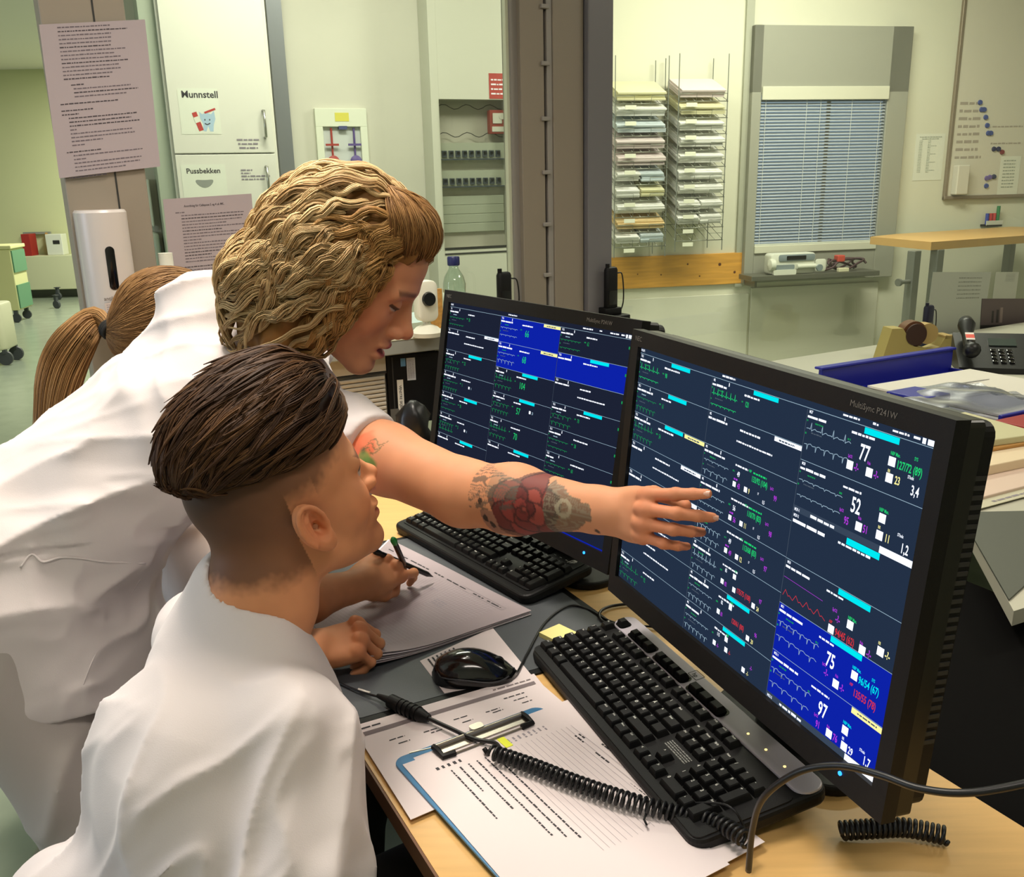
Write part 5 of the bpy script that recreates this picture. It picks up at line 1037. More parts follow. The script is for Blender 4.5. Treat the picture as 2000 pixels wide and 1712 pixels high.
# tape dispenser
q = OD(1722, 706, 0); r_ = OD(1862, 700, 0); TD = Fr(q, U((r_-q)*[1, 1, 0]), None, (0, 0, 1)); L_ = np.linalg.norm(r_-q); print('tape', L_)
root = empty('tape_dispenser', TD(L_/2, .03, 0), 'beige tape dispenser with a brown roll behind the blue tray', 'tape dispenser')
SD = Fr(TD(0, 0, 0), TD.a, (0, 0, 1), -TD.b); tc = mat('dispenser_beige', 'a8975a', .5); kx = L_/.235
mb = MB(); pr = [(0, 0), (.225, 0), (.225, .075), (.205, .085), (.185, .045), (.16, .035), (.10, .05), (.06, .115), (.025, .115)]
mb.poly(SD, [(x*kx, y*1.05) for x, y in pr], -.07, 0); mb.build('dispenser_body', tc, root)
mb = MB(); c0 = SD(.105*kx, .095, -.06); mb.cyl(c0, SD(.105*kx, .095, -.012), .048, n=28); r2 = mb.build('tape_roll', mat('tape_brown', '6b4630', .3), root, auto=40)
mb = MB(); mb.cyl(SD(.105*kx, .095, -.008), SD(.105*kx, .095, .002), .040, n=28); mb.build('roll_hub', mat('tape_hub', '3f2a22', .5), r2, auto=40)
mb = MB(); mb.cyl(SD(.15*kx, .095, -.058), SD(.15*kx, .095, -.012), .0385, n=24); mb.box(SD, .200*kx, .226*kx, .074, .088, -.07, 0, 0, .001); mb.build('cutter', mat('tape_tan', 'b59a62', .4), root, auto=40)
# dark blue stand behind it
handset(1806, 690, 'dark navy handset standing behind the tape dispenser', DESK, -.20, .165, m=mat('navy_plastic', '16172e', .4))
# desk phone
q = OD(1872, 728, 0); PH = Fr(q, az(-16), None, (0, 0, 1)); phm = mat('phone_black', '121213', .4, bump=.1)
root = empty('desk_phone', PH(.12, .1, 0), 'black desk telephone with a red and white sticker on its handset', 'telephone')
mb = MB(); V = [PH(*p) for p in ((0, 0, 0), (.25, 0, 0), (.25, .2, 0), (0, .2, 0), (0, 0, .02), (.25, 0, .02), (.25, .2, .11), (0, .2, .11))]; mb.add(V, [(3, 2, 1, 0), (4, 5, 6, 7), (0, 1, 5, 4), (1, 2, 6, 5), (2, 3, 7, 6), (3, 0, 4, 7)]); mb.build('phone_base', phm, root)
SLP = Fr(PH(0, 0, .02), PH.a, U(PH(0, .2, .11)-PH(0, 0, .02)))
mb = MB(); mb.tube([SLP(.035, .01, .05), SLP(.035, .03, .052), SLP(.035, .06, .042), SLP(.035, .15, .042), SLP(.035, .185, .052), SLP(.035, .215, .05)], [.020, .030, .020, .020, .030, .024], 14); mb.build('phone_receiver', phm, root, True)
for r in range(4):
    for c_ in range(3): mb = MB(); mb.rprism(SLP, .11+c_*.026, .128+c_*.026, .03+r*.022, .045+r*.022, 0, .006, .004, 0, 3, .002); mb.build('button', black_gl, root)
mb = MB(); mb.rprism(SLP, .11, .20, .135, .18, 0, .004, .004, 0, 3); mb.build('phone_display', mat('lcd', '3a4440', .2), root)
mb = MB(); f2 = Fr(SLP(.035, .10, .0635), SLP.a, SLP.b); mb.box(f2, -.014, .014, -.022, .022, -.002, .0005, 0); mb.box(f2, -.014, .014, -.012, .010, .0005, .001, 1); mb.build('sticker', [mat('sticker_white', 'e0d6cf', .6), mat('sticker_red', 'd84a38', .5)], root)
# charger against the middle post, at the right monitor's far side
p = at_pl(1193, 600, PT-N30*.10, N30); handset(1193, 600, 'black radio handset hanging in a charger on the dark post', p[2]-.045, -.10, .175)
h_ = bpy.data.objects['charger_handset.002'] if 'charger_handset.002' in bpy.data.objects else None
# bracket that carries it
mb = MB(); f = PF.inv(p); mb.box(PF, f[0]-.05, f[0]+.055, -.14, -.06, p[2]-.055, p[2]-.046, 0); tag(mb.build('charger_bracket', black_pl), 'small black bracket under the radio charger on the post', 'bracket')
# ================================================================ people: smooth implicit surfaces turned into meshes
f4 = np.float32
def smin(a, b, k): h = np.clip(.5+.5*(b-a)/k, 0, 1); return b*(1-h)+a*h-k*h*(1-h)
def smax(a, b, k): return -smin(-a, -b, k)
def cap(P, a, b, ra, rb=None):
    a = np.asarray(a, f4); b = np.asarray(b, f4); rb = ra if rb is None else rb; d = b-a; q = P-a
    t = np.clip((q@d)/max(float(d@d), 1e-12), 0, 1); return np.linalg.norm(q-t[:, None]*d, axis=1)-(ra+(rb-ra)*t)
def ell(P, c, r, A=None):
    q = P-np.asarray(c, f4)
    if A is not None: q = q@np.asarray(A, f4)
    r = np.asarray(r, f4); k0 = np.linalg.norm(q/r, axis=1); k1 = np.linalg.norm(q/(r*r), axis=1)+1e-9; return k0*(k0-1)/k1
def uni(ds, k):
    d = ds[0]
    for e_ in ds[1:]: d = smin(d, e_, k)
    return d
def axes(x, up=(0, 0, 1)):
    """columns: forward, left, up"""
    x = U(x); y = U(np.cross(up, x)); z = np.cross(x, y); return np.array([x, y, z]).T
def mesh_sdf(fn, lo, hi, h, n=12, cull=1.35):
    lo = np.asarray(lo, float); dims = np.ceil((np.asarray(hi, float)-lo)/h/n).astype(int); bs = n*h
    g = np.stack(np.meshgrid(*[np.arange(k) for k in dims], indexing='ij'), -1).reshape(-1, 3)
    c = (lo+(g+.5)*bs).astype(f4); d = np.concatenate([fn(c[i:i+200000]) for i in range(0, len(c), 200000)]); act = g[np.abs(d) < bs*.866*cull+.002]
    s = np.arange(n+1); S = np.stack(np.meshgrid(s, s, s, indexing='ij'), -1).reshape(-1, 3); N = dims*n+2
    keys = []; pos = []; fa = []
    for i in range(0, len(act), 60):
        A = act[i:i+60]; idx = (A[:, None, :]*n+S[None]); P = (lo+idx*h).astype(f4).reshape(-1, 3); D_ = fn(P).reshape(len(A), n+1, n+1, n+1); I = D_ < 0
        cnt = sum(I[:, x:x+n, y:y+n, z:z+n].astype(np.int8) for x in (0, 1) for y in (0, 1) for z in (0, 1)); m = (cnt > 0) & (cnt < 8)
        if not m.any(): continue
        bi, ci, cj, ck = np.nonzero(m); gi = A[bi]*n+np.stack([ci, cj, ck], 1); acc = np.zeros((len(bi), 3)); w = np.zeros(len(bi))
        V = {(x, y, z): D_[bi, ci+x, cj+y, ck+z] for x in (0, 1) for y in (0, 1) for z in (0, 1)}
        for ax in range(3):
            for u in (0, 1):
                for v in (0, 1):
                    a = [u, v]; a.insert(ax, 0); b = [u, v]; b.insert(ax, 1); da, db = V[tuple(a)], V[tuple(b)]; x = (da < 0) != (db < 0); t = da/np.where(x, da-db, 1)
                    p = np.tile(np.array(a, float), (len(bi), 1)); p[:, ax] += t; acc[x] += p[x]; w += x
        keys.append(gi[:, 0]+N[0]*(gi[:, 1]+N[1]*gi[:, 2])); pos.append(lo+(gi+acc/w[:, None])*h)
        for ax in range(3):
            sl = [slice(0, n)]*3; s2 = list(sl); s2[ax] = slice(1, n+1); a_, b_ = I[(slice(None), *sl)], I[(slice(None), *s2)]; x = a_ != b_
            bi, ci, cj, ck = np.nonzero(x); gi = A[bi]*n+np.stack([ci, cj, ck], 1); flip = a_[bi, ci, cj, ck]
            o1, o2 = [(1, 2), (2, 0), (0, 1)][ax]; q = []
            for du, dv in ((0, 0), (-1, 0), (-1, -1), (0, -1)): g2 = gi.copy(); g2[:, o1] += du; g2[:, o2] += dv; q.append(g2[:, 0]+N[0]*(g2[:, 1]+N[1]*g2[:, 2]))
            q = np.stack(q, 1); q[~flip] = q[~flip][:, ::-1]; fa.append(q)
    keys = np.concatenate(keys); pos = np.concatenate(pos); fa = np.concatenate(fa); o = np.argsort(keys); ks = keys[o]; pos = pos[o]
    j = np.searchsorted(ks, fa); j = np.clip(j, 0, len(ks)-1); ok = (ks[j] == fa).all(1); return pos, j[ok]
def np_mesh(name, V, F, m, parent, col=None, smooth=True, fn=None):
    o0 = PW[parent.name]; me = bpy.data.meshes.new(name); nv, nf = len(V), len(F); k = F.shape[1]
    me.vertices.add(nv); me.vertices.foreach_set('co', (V-o0).astype(f4).ravel()); me.loops.add(nf*k); me.loops.foreach_set('vertex_index', F.astype(np.int32).ravel())
    me.polygons.add(nf); me.polygons.foreach_set('loop_start', np.arange(nf, dtype=np.int32)*k); me.polygons.foreach_set('loop_total', np.full(nf, k, np.int32)); me.update(calc_edges=True)
    if smooth: me.shade_smooth()
    me.materials.append(m)
    if col is not None:
        a = me.color_attributes.new('Col', 'FLOAT_COLOR', 'POINT'); c = np.ones((nv, 4), f4); c[:, :3] = col; a.data.foreach_set('color', c.ravel())
    return link(name, me, parent, o0)
def grad(fn, P, e_=.0015):
    G = np.stack([fn((P+np.eye(3)[i]*e_).astype(f4))-fn((P-np.eye(3)[i]*e_).astype(f4)) for i in range(3)], 1); return G/(np.linalg.norm(G, axis=1, keepdims=True)+1e-9)
def project(fn, P, off, it=3):
    for _ in range(it): d = fn(P.astype(f4)); P = P-grad(fn, P)*(d-off)[:, None]
    return P
def vnoise(P, s, seed=0):
    """smooth value noise in -1..1"""
    Q = P*s+seed*17.3; i = np.floor(Q).astype(np.int64); f = Q-i; f = f*f*(3-2*f); r = 0
    def hsh(a): n = (a[:, 0]*73856093) ^ (a[:, 1]*19349663) ^ (a[:, 2]*83492791); n = (n*2654435761) & 0xffffffff; n = (n ^ (n >> 15))*2246822519 & 0xffffffff; return ((n ^ (n >> 13)) & 0xffff)/32767.5-1
    for x in (0, 1):
        for y in (0, 1):
            for z in (0, 1): w = (f[:, 0] if x else 1-f[:, 0])*(f[:, 1] if y else 1-f[:, 1])*(f[:, 2] if z else 1-f[:, 2]); r = r+w*hsh(i+np.array([x, y, z]))
    return r
def strands(fn, seeds, flow, steps, step, off, wave=(0, .04), jit=.0, grow=None, nclump=200, rnd=None, lift=None):
    """hair paths that follow the surface of fn; returns (n, steps, 3)"""
    rnd = rnd or RNG; P = project(fn, seeds, 0.0); n = len(P); path = []; offs = off*(.3+.9*rnd.random(n)); cl = rnd.integers(0, nclump, n); ph = 2.2*PI*vnoise(P, 9, 31)+rnd.random(n)*.9; lam = wave[1]*(.8+.5*rnd.random(nclump)[cl]); amp = wave[0]*(.6+.7*rnd.random(nclump)[cl])
    jd = rnd.normal(size=(nclump, 3))[cl]*jit+rnd.normal(size=(n, 3))*jit*.35; prev = None
    for s in range(steps):
        G = grad(fn, P); F = flow(P, s*step)+jd; T = F-G*(F*G).sum(1, keepdims=True); T /= np.linalg.norm(T, axis=1, keepdims=True)+1e-9
        if prev is not None: T = prev*.45+T*.55; T /= np.linalg.norm(T, axis=1, keepdims=True)+1e-9
        prev = T; B = np.cross(G, T); w = 2*PI*s*step/lam+ph; a = amp*min(1, s/4)
        o = offs*min(1, (s+1)/4) + (lift(s*step, P) if lift else 0)
        path.append(P+B*(np.sin(w)*a)[:, None]+G*((np.cos(w)*a*.6)+o)[:, None]); P = P+T*step; d = fn(P.astype(f4)); P = P-G*d[:, None]*.9
    return np.stack(path, 1)
def strand_mesh(paths, r0, taper=.25, sides=3, rvar=.4, rnd=None):
    rnd = rnd or RNG; n, s, _ = paths.shape; T = np.gradient(paths, axis=1); T /= np.linalg.norm(T, axis=2, keepdims=True)+1e-9
    ref = np.array([.31, .52, .79]); A = np.cross(T, ref); A /= np.linalg.norm(A, axis=2, keepdims=True)+1e-9; B = np.cross(T, A); t = np.linspace(0, 1, s)
    R_ = (r0*(1-rvar+2*rvar*rnd.random(n)))[:, None]*(np.minimum(1, (1-t)/.35)*(1-taper)+taper)[None]
    V = np.stack([paths+(A*math.cos(2*PI*k/sides)+B*math.sin(2*PI*k/sides))*R_[..., None] for k in range(sides)], 2)     # n,s,sides,3
    idx = np.arange(n*s*sides).reshape(n, s, sides); a = idx[:, :-1]; b = idx[:, 1:]; F = np.stack([a, np.roll(a, -1, 2), np.roll(b, -1, 2), b], -1).reshape(-1, 4); return V.reshape(-1, 3), F
def locks(fn, G, per, rad, rnd, spread=1.0, tip=.35, root=.8, wob=.0):
    """turn guide paths into locks of parallel strands"""
    n, s, _ = G.shape; T = np.gradient(G, axis=1); T /= np.linalg.norm(T, axis=2, keepdims=True)+1e-9
    N = grad(fn, G.reshape(-1, 3)).reshape(n, s, 3); B = np.cross(N, T); B /= np.linalg.norm(B, axis=2, keepdims=True)+1e-9; N = np.cross(T, B)
    t = np.linspace(0, 1, s); prof = (root+(1-root)*np.sin(t*PI))*(1-(1-tip)*t**2); out = []
    R_ = rad*(.6+.8*rnd.random(n))
    for k in range(per):
        a = rnd.random(n)*2*PI; r = np.sqrt(rnd.random(n)); tw = a[:, None]+1.2*t[None]; q = (r*R_)[:, None]*prof[None]
        ln = 1-.12*rnd.random(n)
        P = G+B*(np.cos(tw)*q*spread)[..., None]+N*(np.sin(tw)*q*.55)[..., None]
        if wob: P = P+B*(np.sin(t[None]*40+a[:, None])*wob)[..., None]
        out.append(P)
    return np.concatenate(out, 0), np.tile(np.arange(n), per)
def eye_hit(fn, px_, py_, t0=.6, t1=2.2, off=0):
    d = ray(px_, py_); d = d/np.linalg.norm(d); ts = np.arange(t0, t1, .002); P = (EYE+d*ts[:, None]).astype(f4); v = fn(P); i = np.argmax(v < 0); return EYE+d*(ts[i]-off) if (v < 0).any() else EYE+d*1.2
def join(*VF):
    V = []; F = []; n = 0
    for v, f in VF: V.append(v); F.append(f+n); n += len(v)
    return np.concatenate(V), np.concatenate(F)
lin = lambda h: np.array(srgb(h)[:3])
skin_m = mat('skin', 'd79a78', .6, spec=.35, sss=.12, attr='Col'); hair_m = mat('hair', '8a6238', .55, spec=.22, attr='Col')
cloth_m = mat('white_scrub_cotton', 'd5cccb', .85, bump=.12, bscale=900, sheen=.2)
# ---------------------------------------------------------------- head (local: x forward, y left, z up, origin between the ears)
def head_d(L, ears=(1, 1), open_mouth=0.0, lid_z=.0075, back=0.0):
    x, y, z = L[:, 0], L[:, 1], L[:, 2]; ya = np.abs(y); M_ = np.stack([x, ya, z], 1)
    d = ell(L, (-.012+back*.5, 0, .042), (.096-back*.5, .074, .083))
    d = smin(d, ell(L, (.034, 0, .045), (.054, .060, .056)), .03)
    d = smin(d, ell(L, (.030, 0, -.032), (.056, .053, .066)), .03)
    d = smin(d, cap(M_, (-.002, .046, -.055), (.070, .008, -.096), .016, .016), .028)
    d = smin(d, ell(L, (.078, 0, -.094), (.016, .018, .015)), .014)
    d = smin(d, ell(M_, (.052, .038, -.022), (.027, .024, .028)), .022)
    d = smin(d, ell(L, (.076, 0, -.056), (.019, .027, .024)), .016)
    d = smin(d, cap(M_, (.086, .012, .024), (.076, .045, .020), .0085, .008), .016)
    d = smax(d, -ell(M_, (.098, .030, .005), (.017, .018, .0115)), .012)
    d = smin(d, np.linalg.norm(M_-np.array([.0745, .031, .005], f4), axis=1)-.0122, .002)
    lid = np.maximum(np.linalg.norm(M_-np.array([.0745, .031, .005], f4), axis=1)-.0140, -(z-(lid_z-.25*(x-.08)))); d = smin(d, lid, .0025)
    lid2 = np.maximum(np.linalg.norm(M_-np.array([.0745, .031, .005], f4), axis=1)-.0133, (z+.0030)); d = smin(d, lid2, .0025)
    d = smin(d, cap(L, (.086, 0, .016), (.108, 0, -.026), .0068, .0085), .011)
    d = smin(d, cap(L, (.080, 0, .004), (.091, 0, -.034), .0095, .0125), .008)
    d = smin(d, ell(L, (.108, 0, -.0265), (.0105, .0092, .0088)), .007); d = smin(d, ell(M_, (.099, .0115, -.033), (.0095, .0065, .0070)), .006)
    d = smax(d, -ell(M_, (.103, .0058, -.0405), (.0042, .0022, .0035)), .002)
    up = ell(L, (.0900, 0, -.0550), (.0112, .0240, .0060)); lo = ell(L, (.0885, 0, -.0685-open_mouth), (.0110, .0205, .0072)); d = smin(d, up, .004); d = smin(d, lo, .005)
    d = smax(d, -ell(L, (.096, 0, -.0615-open_mouth*.5), (.013, .0225, .0014+open_mouth*.7)), .002)
    for s, on_ in zip((-1, 1), ears):
        if not on_: continue
        A = np.array([[.95, -.20*s, .25], [.20*s, .98, 0], [-.25, 0, .97]]).T; c = np.array([-.010, s*.0765, -.002])
        q = ((L-c)@np.linalg.inv(A).T).astype(f4); yy = q[:, 1]*s
        e0 = ell(q, (0, s*.006, .003), (.0180, .0095, .0305)); e0 = smin(e0, ell(q, (.004, s*.005, -.024), (.0105, .0052, .0115)), .008)
        e0 = smax(e0, -ell(q, (.0030, s*.0175, .004), (.0128, .0135, .0240)), .0015)
        r = np.stack([q[:, 0], q[:, 2]], 1)
        e0 = smin(e0, cap(q, (-.007, s*.0075, -.012), (-.002, s*.0085, .014), .0026), .0035); e0 = smin(e0, cap(q, (-.002, s*.0085, .014), (.006, s*.008, .021), .0022), .0030)
        e0 = smax(e0, -ell(q, (.005, s*.009, -.004), (.0062, .0110, .0100)), .002); e0 = smin(e0, ell(q, (.0145, s*.0045, -.005), (.0045, .0055, .0065)), .004)
        hx = [(.0155*math.cos(t)*(1 if t < 2 else 1.05), s*(.0125-.003*(t < 0)), .004+.0275*math.sin(t)) for t in np.linspace(-.35, 3.7, 10)]
        near_ = np.abs(q).max(1) < .06; hq = np.full(len(q), 9, f4)
        if near_.any():
            qq = q[near_]; v_ = cap(qq, hx[0], hx[1], .0026)
            for a_, b_ in zip(hx[1:], hx[2:]): v_ = np.minimum(v_, cap(qq, a_, b_, .0027))
            hq[near_] = v_
        e0 = smin(e0, hq, .0022)
        d = smin(d, e0, .0035)
    return d
def head_cols(L, base, lip, brow, iris, brow_z=.0, lid_z=.0075):
    x, y, z = L[:, 0], L[:, 1], L[:, 2]; ya = np.abs(y); C = np.tile(base, (len(L), 1))
    def mix(m, c, k=1.0): m = np.clip(m, 0, 1)[:, None]*k; C[:] = C*(1-m)+c*m
    mix(np.exp(-((x-.06)**2+(ya-.045)**2*1.2+(z+.022)**2)/.0006), base*np.array([1.05, .72, .66]), .5)
    mix(np.exp(-((x-.112)**2+y**2+(z+.03)**2)/.00022), base*np.array([1.05, .72, .68]), .6)
    mix((x > .07)*np.exp(-np.maximum(0, (y/.024)**2+((z+.0615)/.0125)**2-.6)*6), lip, .95); mix(np.exp(-((x+.008)**2/.0005+(z)**2/.0009))*(ya > .0765), base*np.array([1.1, .70, .62]), .55)
    bz = .026+brow_z-.10*np.maximum(0, ya-.038); m = (x > .045)*(ya > .011)*(ya < .052)*np.clip(1.4-np.abs(z-bz)/.0036, 0, 1); mix(m, brow, .8)
    dE = np.linalg.norm(np.stack([x, ya, z], 1)-np.array([.0745, .031, .005]), axis=1); eye = (dE < .0131)*(z < lid_z-.25*(x-.08))*(z > -.0034); mix(eye.astype(float), lin('b3a59c'), .9)
    mix(eye*(((ya-.031)**2+(z-.002)**2) < .0056**2), iris, .95); mix(eye*(((ya-.031)**2+(z-.002)**2) < .0026**2), lin('0c0a0a'), 1)
    lash = (dE < .0150)*(np.abs(z-(lid_z+.0004-.25*(x-.08))) < .0030)*(x > .072); mix(lash.astype(float), lin('1c120e'), .85)
    mix(np.exp(-((x-.103)**2+(ya-.0062)**2+(z+.0395)**2)/.000012), lin('3a1a14'), .8)
    return C, mix
# ---------------------------------------------------------------- hand (local: x to the fingers, y to the thumb, z out of the back)
FING = dict(index=((.086, .027, .000), (.040, .024, .019), .0082), middle=((.089, .008, .003), (.044, .027, .020), .0083), ring=((.084, -.011, .001), (.041, .025, .020), .0079), little=((.075, -.028, -.004), (.032, .019, .017), .0069))
def hand_joints(curl, thumb, spread=(6, 1, -4, -10)):
    J = {}
    for (k, (b, ls, r)), (a1, a2, a3), sp in zip(FING.items(), curl, spread):
        p = np.array(b, float); pts = [p]; a = 0
        for l, t in zip(ls, (a1, a2, a3)): a += R(t); d = np.array([math.cos(a)*math.cos(R(sp)), math.cos(a)*math.sin(R(sp)), -math.sin(a)]); p = p+d*l; pts.append(p)
        J[k] = (pts, r)
    J['thumb'] = ([np.array(q, float) for q in thumb], .0098); return J
def hand_d(L, J, sc=1.0):
    L = (L/sc).astype(f4); d = cap(L, (-.02, 0, 0), (.02, 0, 0), .021, .023); d = smin(d, ell(L, (.012, 0, 0), (.03, .026, .018)), .02)
    for k in FING: b = J[k][0][0]; d = smin(d, cap(L, (.015, b[1]*.55, -.002), b-np.array([.004, 0, .004]), .0135, .0115), .010)
    d = smin(d, ell(L, (.05, 0, -.006), (.042, .034, .0125)), .010); d = smin(d, ell(L, (.040, .022, -.012), (.028, .014, .013)), .012); d = smin(d, ell(L, (.04, -.024, -.011), (.032, .012, .012)), .012)
    fs = []
    for k in FING:
        pts, r = J[k]; f = cap(L, pts[0]-(pts[1]-pts[0])*.25, pts[1], r*1.12, r*1.0); f = smin(f, cap(L, pts[1], pts[2], r*1.0, r*.92), .0035); f = smin(f, cap(L, pts[2], pts[3], r*.92, r*.78), .003)
        f = smin(f, np.linalg.norm(L-pts[1].astype(f4), axis=1)-r*1.07, .003)
        d = smin(d, np.linalg.norm(L-(pts[0]+np.array([0, 0, .0015])).astype(f4), axis=1)-r*1.0, .010); fs.append(f)
    ff = fs[0]
    for f in fs[1:]: ff = smin(ff, f, .0012)
    d = smin(d, ff, .0055); pts, r = J['thumb']; t = cap(L, pts[0], pts[1], r*1.35, r*1.1); t = smin(t, cap(L, pts[1], pts[2], r*1.05, r*.98), .004); t = smin(t, cap(L, pts[2], pts[3], r*.98, r*.8), .003)
    return smin(d, t, .008)*sc
def nails(parent, Fh, J, sc, which, m):
    for k in which:
        pts, r = J[k]; a = Fh(*(pts[-2]*sc)); b = Fh(*(pts[-1]*sc)); x = U(b-a); pn = np.cross(x, Fh.b if k != 'thumb' else Fh.c); n = U(pn); n = n if (n@Fh.c > 0 or k == 'thumb') else -n
        y = np.cross(n, x); c = b+x*r*sc*.15; mb = MB(); nu = 6
        V = [c+x*((i/4-.5)*.0080*sc)+y*(math.sin(t)*r*.50*sc)+n*(math.cos(t)*r*.50*sc+r*.30*sc) for i in range(5) for t in np.linspace(-1, 1, nu)]
        mb.add(V, [(i*nu+j, i*nu+j+1, (i+1)*nu+j+1, (i+1)*nu+j) for i in range(4) for j in range(nu-1)]); mb.build('fingernail', m, parent, True)
def fdir(azd, pit): return np.array([math.cos(R(azd))*math.cos(R(pit)), math.sin(R(azd))*math.cos(R(pit)), math.sin(R(pit))])
def fold(P, long_, w_long, w_short, amp, seed, pw=2.0):
    """cloth folds: ridges running along one direction"""
    A = axes(long_, (0.13, .21, .97)); q = (P@A)*np.array([w_long, w_short, w_short]); q = q+.35*vnoise(P, 6.0, seed+5)[:, None]; return amp*((1-np.abs(vnoise(q, 1.0, seed)))**pw)
def basis(F): return np.stack([F.a, F.b, F.c], 1)
SKIN_A, SKIN_B, SKIN_C = lin('cb8d68'), lin('c98b62'), lin('c68c6a')
# ================================================================ seated nurse, dark short hair
AZB, PITB, SB = 40, 20, 1.05
fB = fdir(AZB, PITB); HB = axes(fB); CB = at_d(620, 1018, 1.03)+HB[:, 1]*.0765*SB
NBb = at_d(528, 1178, 1.08); RSb = at_d(570, 1418, .98); LSb = at_d(400, 1240, 1.17)
REb = at_d(600, 1650, .94); LEb = at_d(548, 1185, 1.38)
def TB(P): return ((P-CB)@HB/SB).astype(f4)
# hands: right one resting closed on the desk edge, left one writing
wR = at_z(598, 1268, .787); mR = at_z(662, 1252, .792); xR_ = U(mR-wR); 
upR = U(np.array([.10, -.30, .95])); yR = U(np.cross(upR, xR_)); HRb = Fr(wR, xR_, yR, np.cross(xR_, yR))
JRb = hand_joints([(56, 72, 40), (60, 76, 40), (62, 76, 40), (60, 72, 40)], [(.022, .026, -.012), (.052, .036, -.022), (.076, .026, -.030), (.088, .008, -.034)], (2, 0, -2, -5))
wL = at_z(698, 1142, .806); mL = at_z(786, 1090, .816); xL_ = U(mL-wL); upL = U(np.array([.30, -.55, .70])); yL = -U(np.cross(upL, xL_)); HLb = Fr(wL, xL_, yL, U(np.cross(xL_, -yL)))
# left hand: thumb side is the other way round, so the local frame is mirrored
JLb = hand_joints([(24, 42, 22), (48, 62, 35), (58, 70, 40), (62, 72, 40)], [(.022, .024, -.012), (.048, .034, -.026), (.078, .034, -.036), (.098, .020, -.036)], (4, 0, -2, -5))
def LHR(P): return ((P-HRb.o)@basis(HRb)).astype(f4)
def LHL(P): return ((P-HLb.o)@np.stack([HLb.a, HLb.b, HLb.c], 1)).astype(f4)
SHB = .92
chB = axes(fdir(47, 0))
def bodyB(P):
    L = TB(P); d = head_d(L, back=.014)*SB
    nk = cap(P, CB+HB@np.array([-.026, 0, -.02]), NBb+np.array([-.005, 0, .0]), .056, .060); nk = smin(nk, cap(P, CB+HB@np.array([-.038, 0, .0]), NBb+np.array([-.02, -.01, .02]), .036, .046), .02); d = smin(d, nk, .022)
    d = smin(d, ell(P, NBb+np.array([-.025, -.015, -.100]), (.072, .100, .070), chB), .035)
    for S_, E_, W_, hd, r in ((RSb, REb, wR, hand_d(LHR(P), JRb, SHB), 0), (LSb, LEb, wL, hand_d(LHL(P), JLb, SHB), 0)):
        a = cap(P, S_, E_, .046, .037); fo = smin(cap(P, E_, E_*.65+W_*.35, .036, .037), cap(P, E_*.65+W_*.35, W_, .036, .0225), .01); a = smin(a, fo, .012); a = smin(a, hd, .012); d = smin(d, a, .01)
    return d
root = empty('person', (-.42, .95, 0), 'seated person with short dark brown hair, seen from behind, in a white short-sleeved tunic, writing', 'person')
PB = root
V, F_ = mesh_sdf(bodyB, (-.66, .68, .66), (.06, 1.68, 1.34), .0021)
L = TB(V); C, mix = head_cols(L, SKIN_B, lin('a8655a'), lin('4a2a1e'), lin('5a4632'))
cl = lin('33231a'); x, y, z = L.T
# clipped sides: short dark hair growing out to stubble at the temple and nape
edge = np.where(x < -.012, -.064-.36*(x+.03), .018+.55*np.maximum(0, x-.012))
edge = np.where((x > -.020) & (x < .014), np.maximum(edge, .026), edge)
n_ = .004*vnoise(L*1.0, 220, 3)+.004*vnoise(L, 60, 9); side = np.clip((z-edge+n_)/.020, 0, 1)*np.clip((.073-x-.10*np.maximum(0, .06-z)+n_)/.028, 0, 1)
earm = (np.abs(y) > .079)*(x > -.034)*(x < .02)*(z < .034)*(z > -.045); side = side*(1-earm)*(np.linalg.norm(L, axis=1) < .24)
dens = np.clip(.62+2.2*(z-.0)-2.2*x, .42, .97); mix(side, cl, 1.0) if False else None
C = C*(1-(side*dens)[:, None])+cl*(side*dens)[:, None]
C = C*(1+.05*vnoise(V, 90, 2))[:, None]
for H_, J in ((LHR, JRb), (LHL, JLb)):
    Q = H_(V)/SHB; m = np.exp(-((Q[:, 0]-.088)**2/.0004+Q[:, 2]**2/.0009))*(np.abs(Q[:, 1]) < .045); C = C*(1-m[:, None]*.45)+C*np.array([1.05, .72, .66])*m[:, None]*.45
np_mesh('body', V, F_, skin_m, root, C)
def pen(a, b, name, label, tipm, bodym, capm):
    x = U(b-a); fr_ = Fr(a, U(np.cross(x, (0, 0, 1))), None, x); L_ = np.linalg.norm(b-a)
    r = empty(name, (a+b)/2, label, 'pen'); mb = MB(); mb.lathe(fr_, [(.0006, 0), (.0010, .002), (.0036, .012), (.0046, .016), (.0046, L_-.02), (.0042, L_-.006)], 14); mb.build('barrel', bodym, r, auto=40)
    mb = MB(); mb.lathe(fr_, [(.0044, L_-.014), (.0050, L_-.010), (.0055, L_-.002), (.0030, L_+.004), (.0006, L_+.005)], 10); mb.build('pen_cap', capm, r, auto=40); return r
pen_b = mat('pen_black', '101012', .3); pen(at_z(846, 1126, .763), at_z(732, 1076, .845), 'ballpoint_pen', 'black felt pen held for writing, its tip on the gridded sheet', None, pen_b, pen_b)
pen(at_z(792, 1108, .800), at_z(768, 1053, .872), 'ballpoint_pen', 'dark pen with a green cap standing up between the writing fingers', None, pen_b, mat('pen_green_cap', '2f9a45', .35))
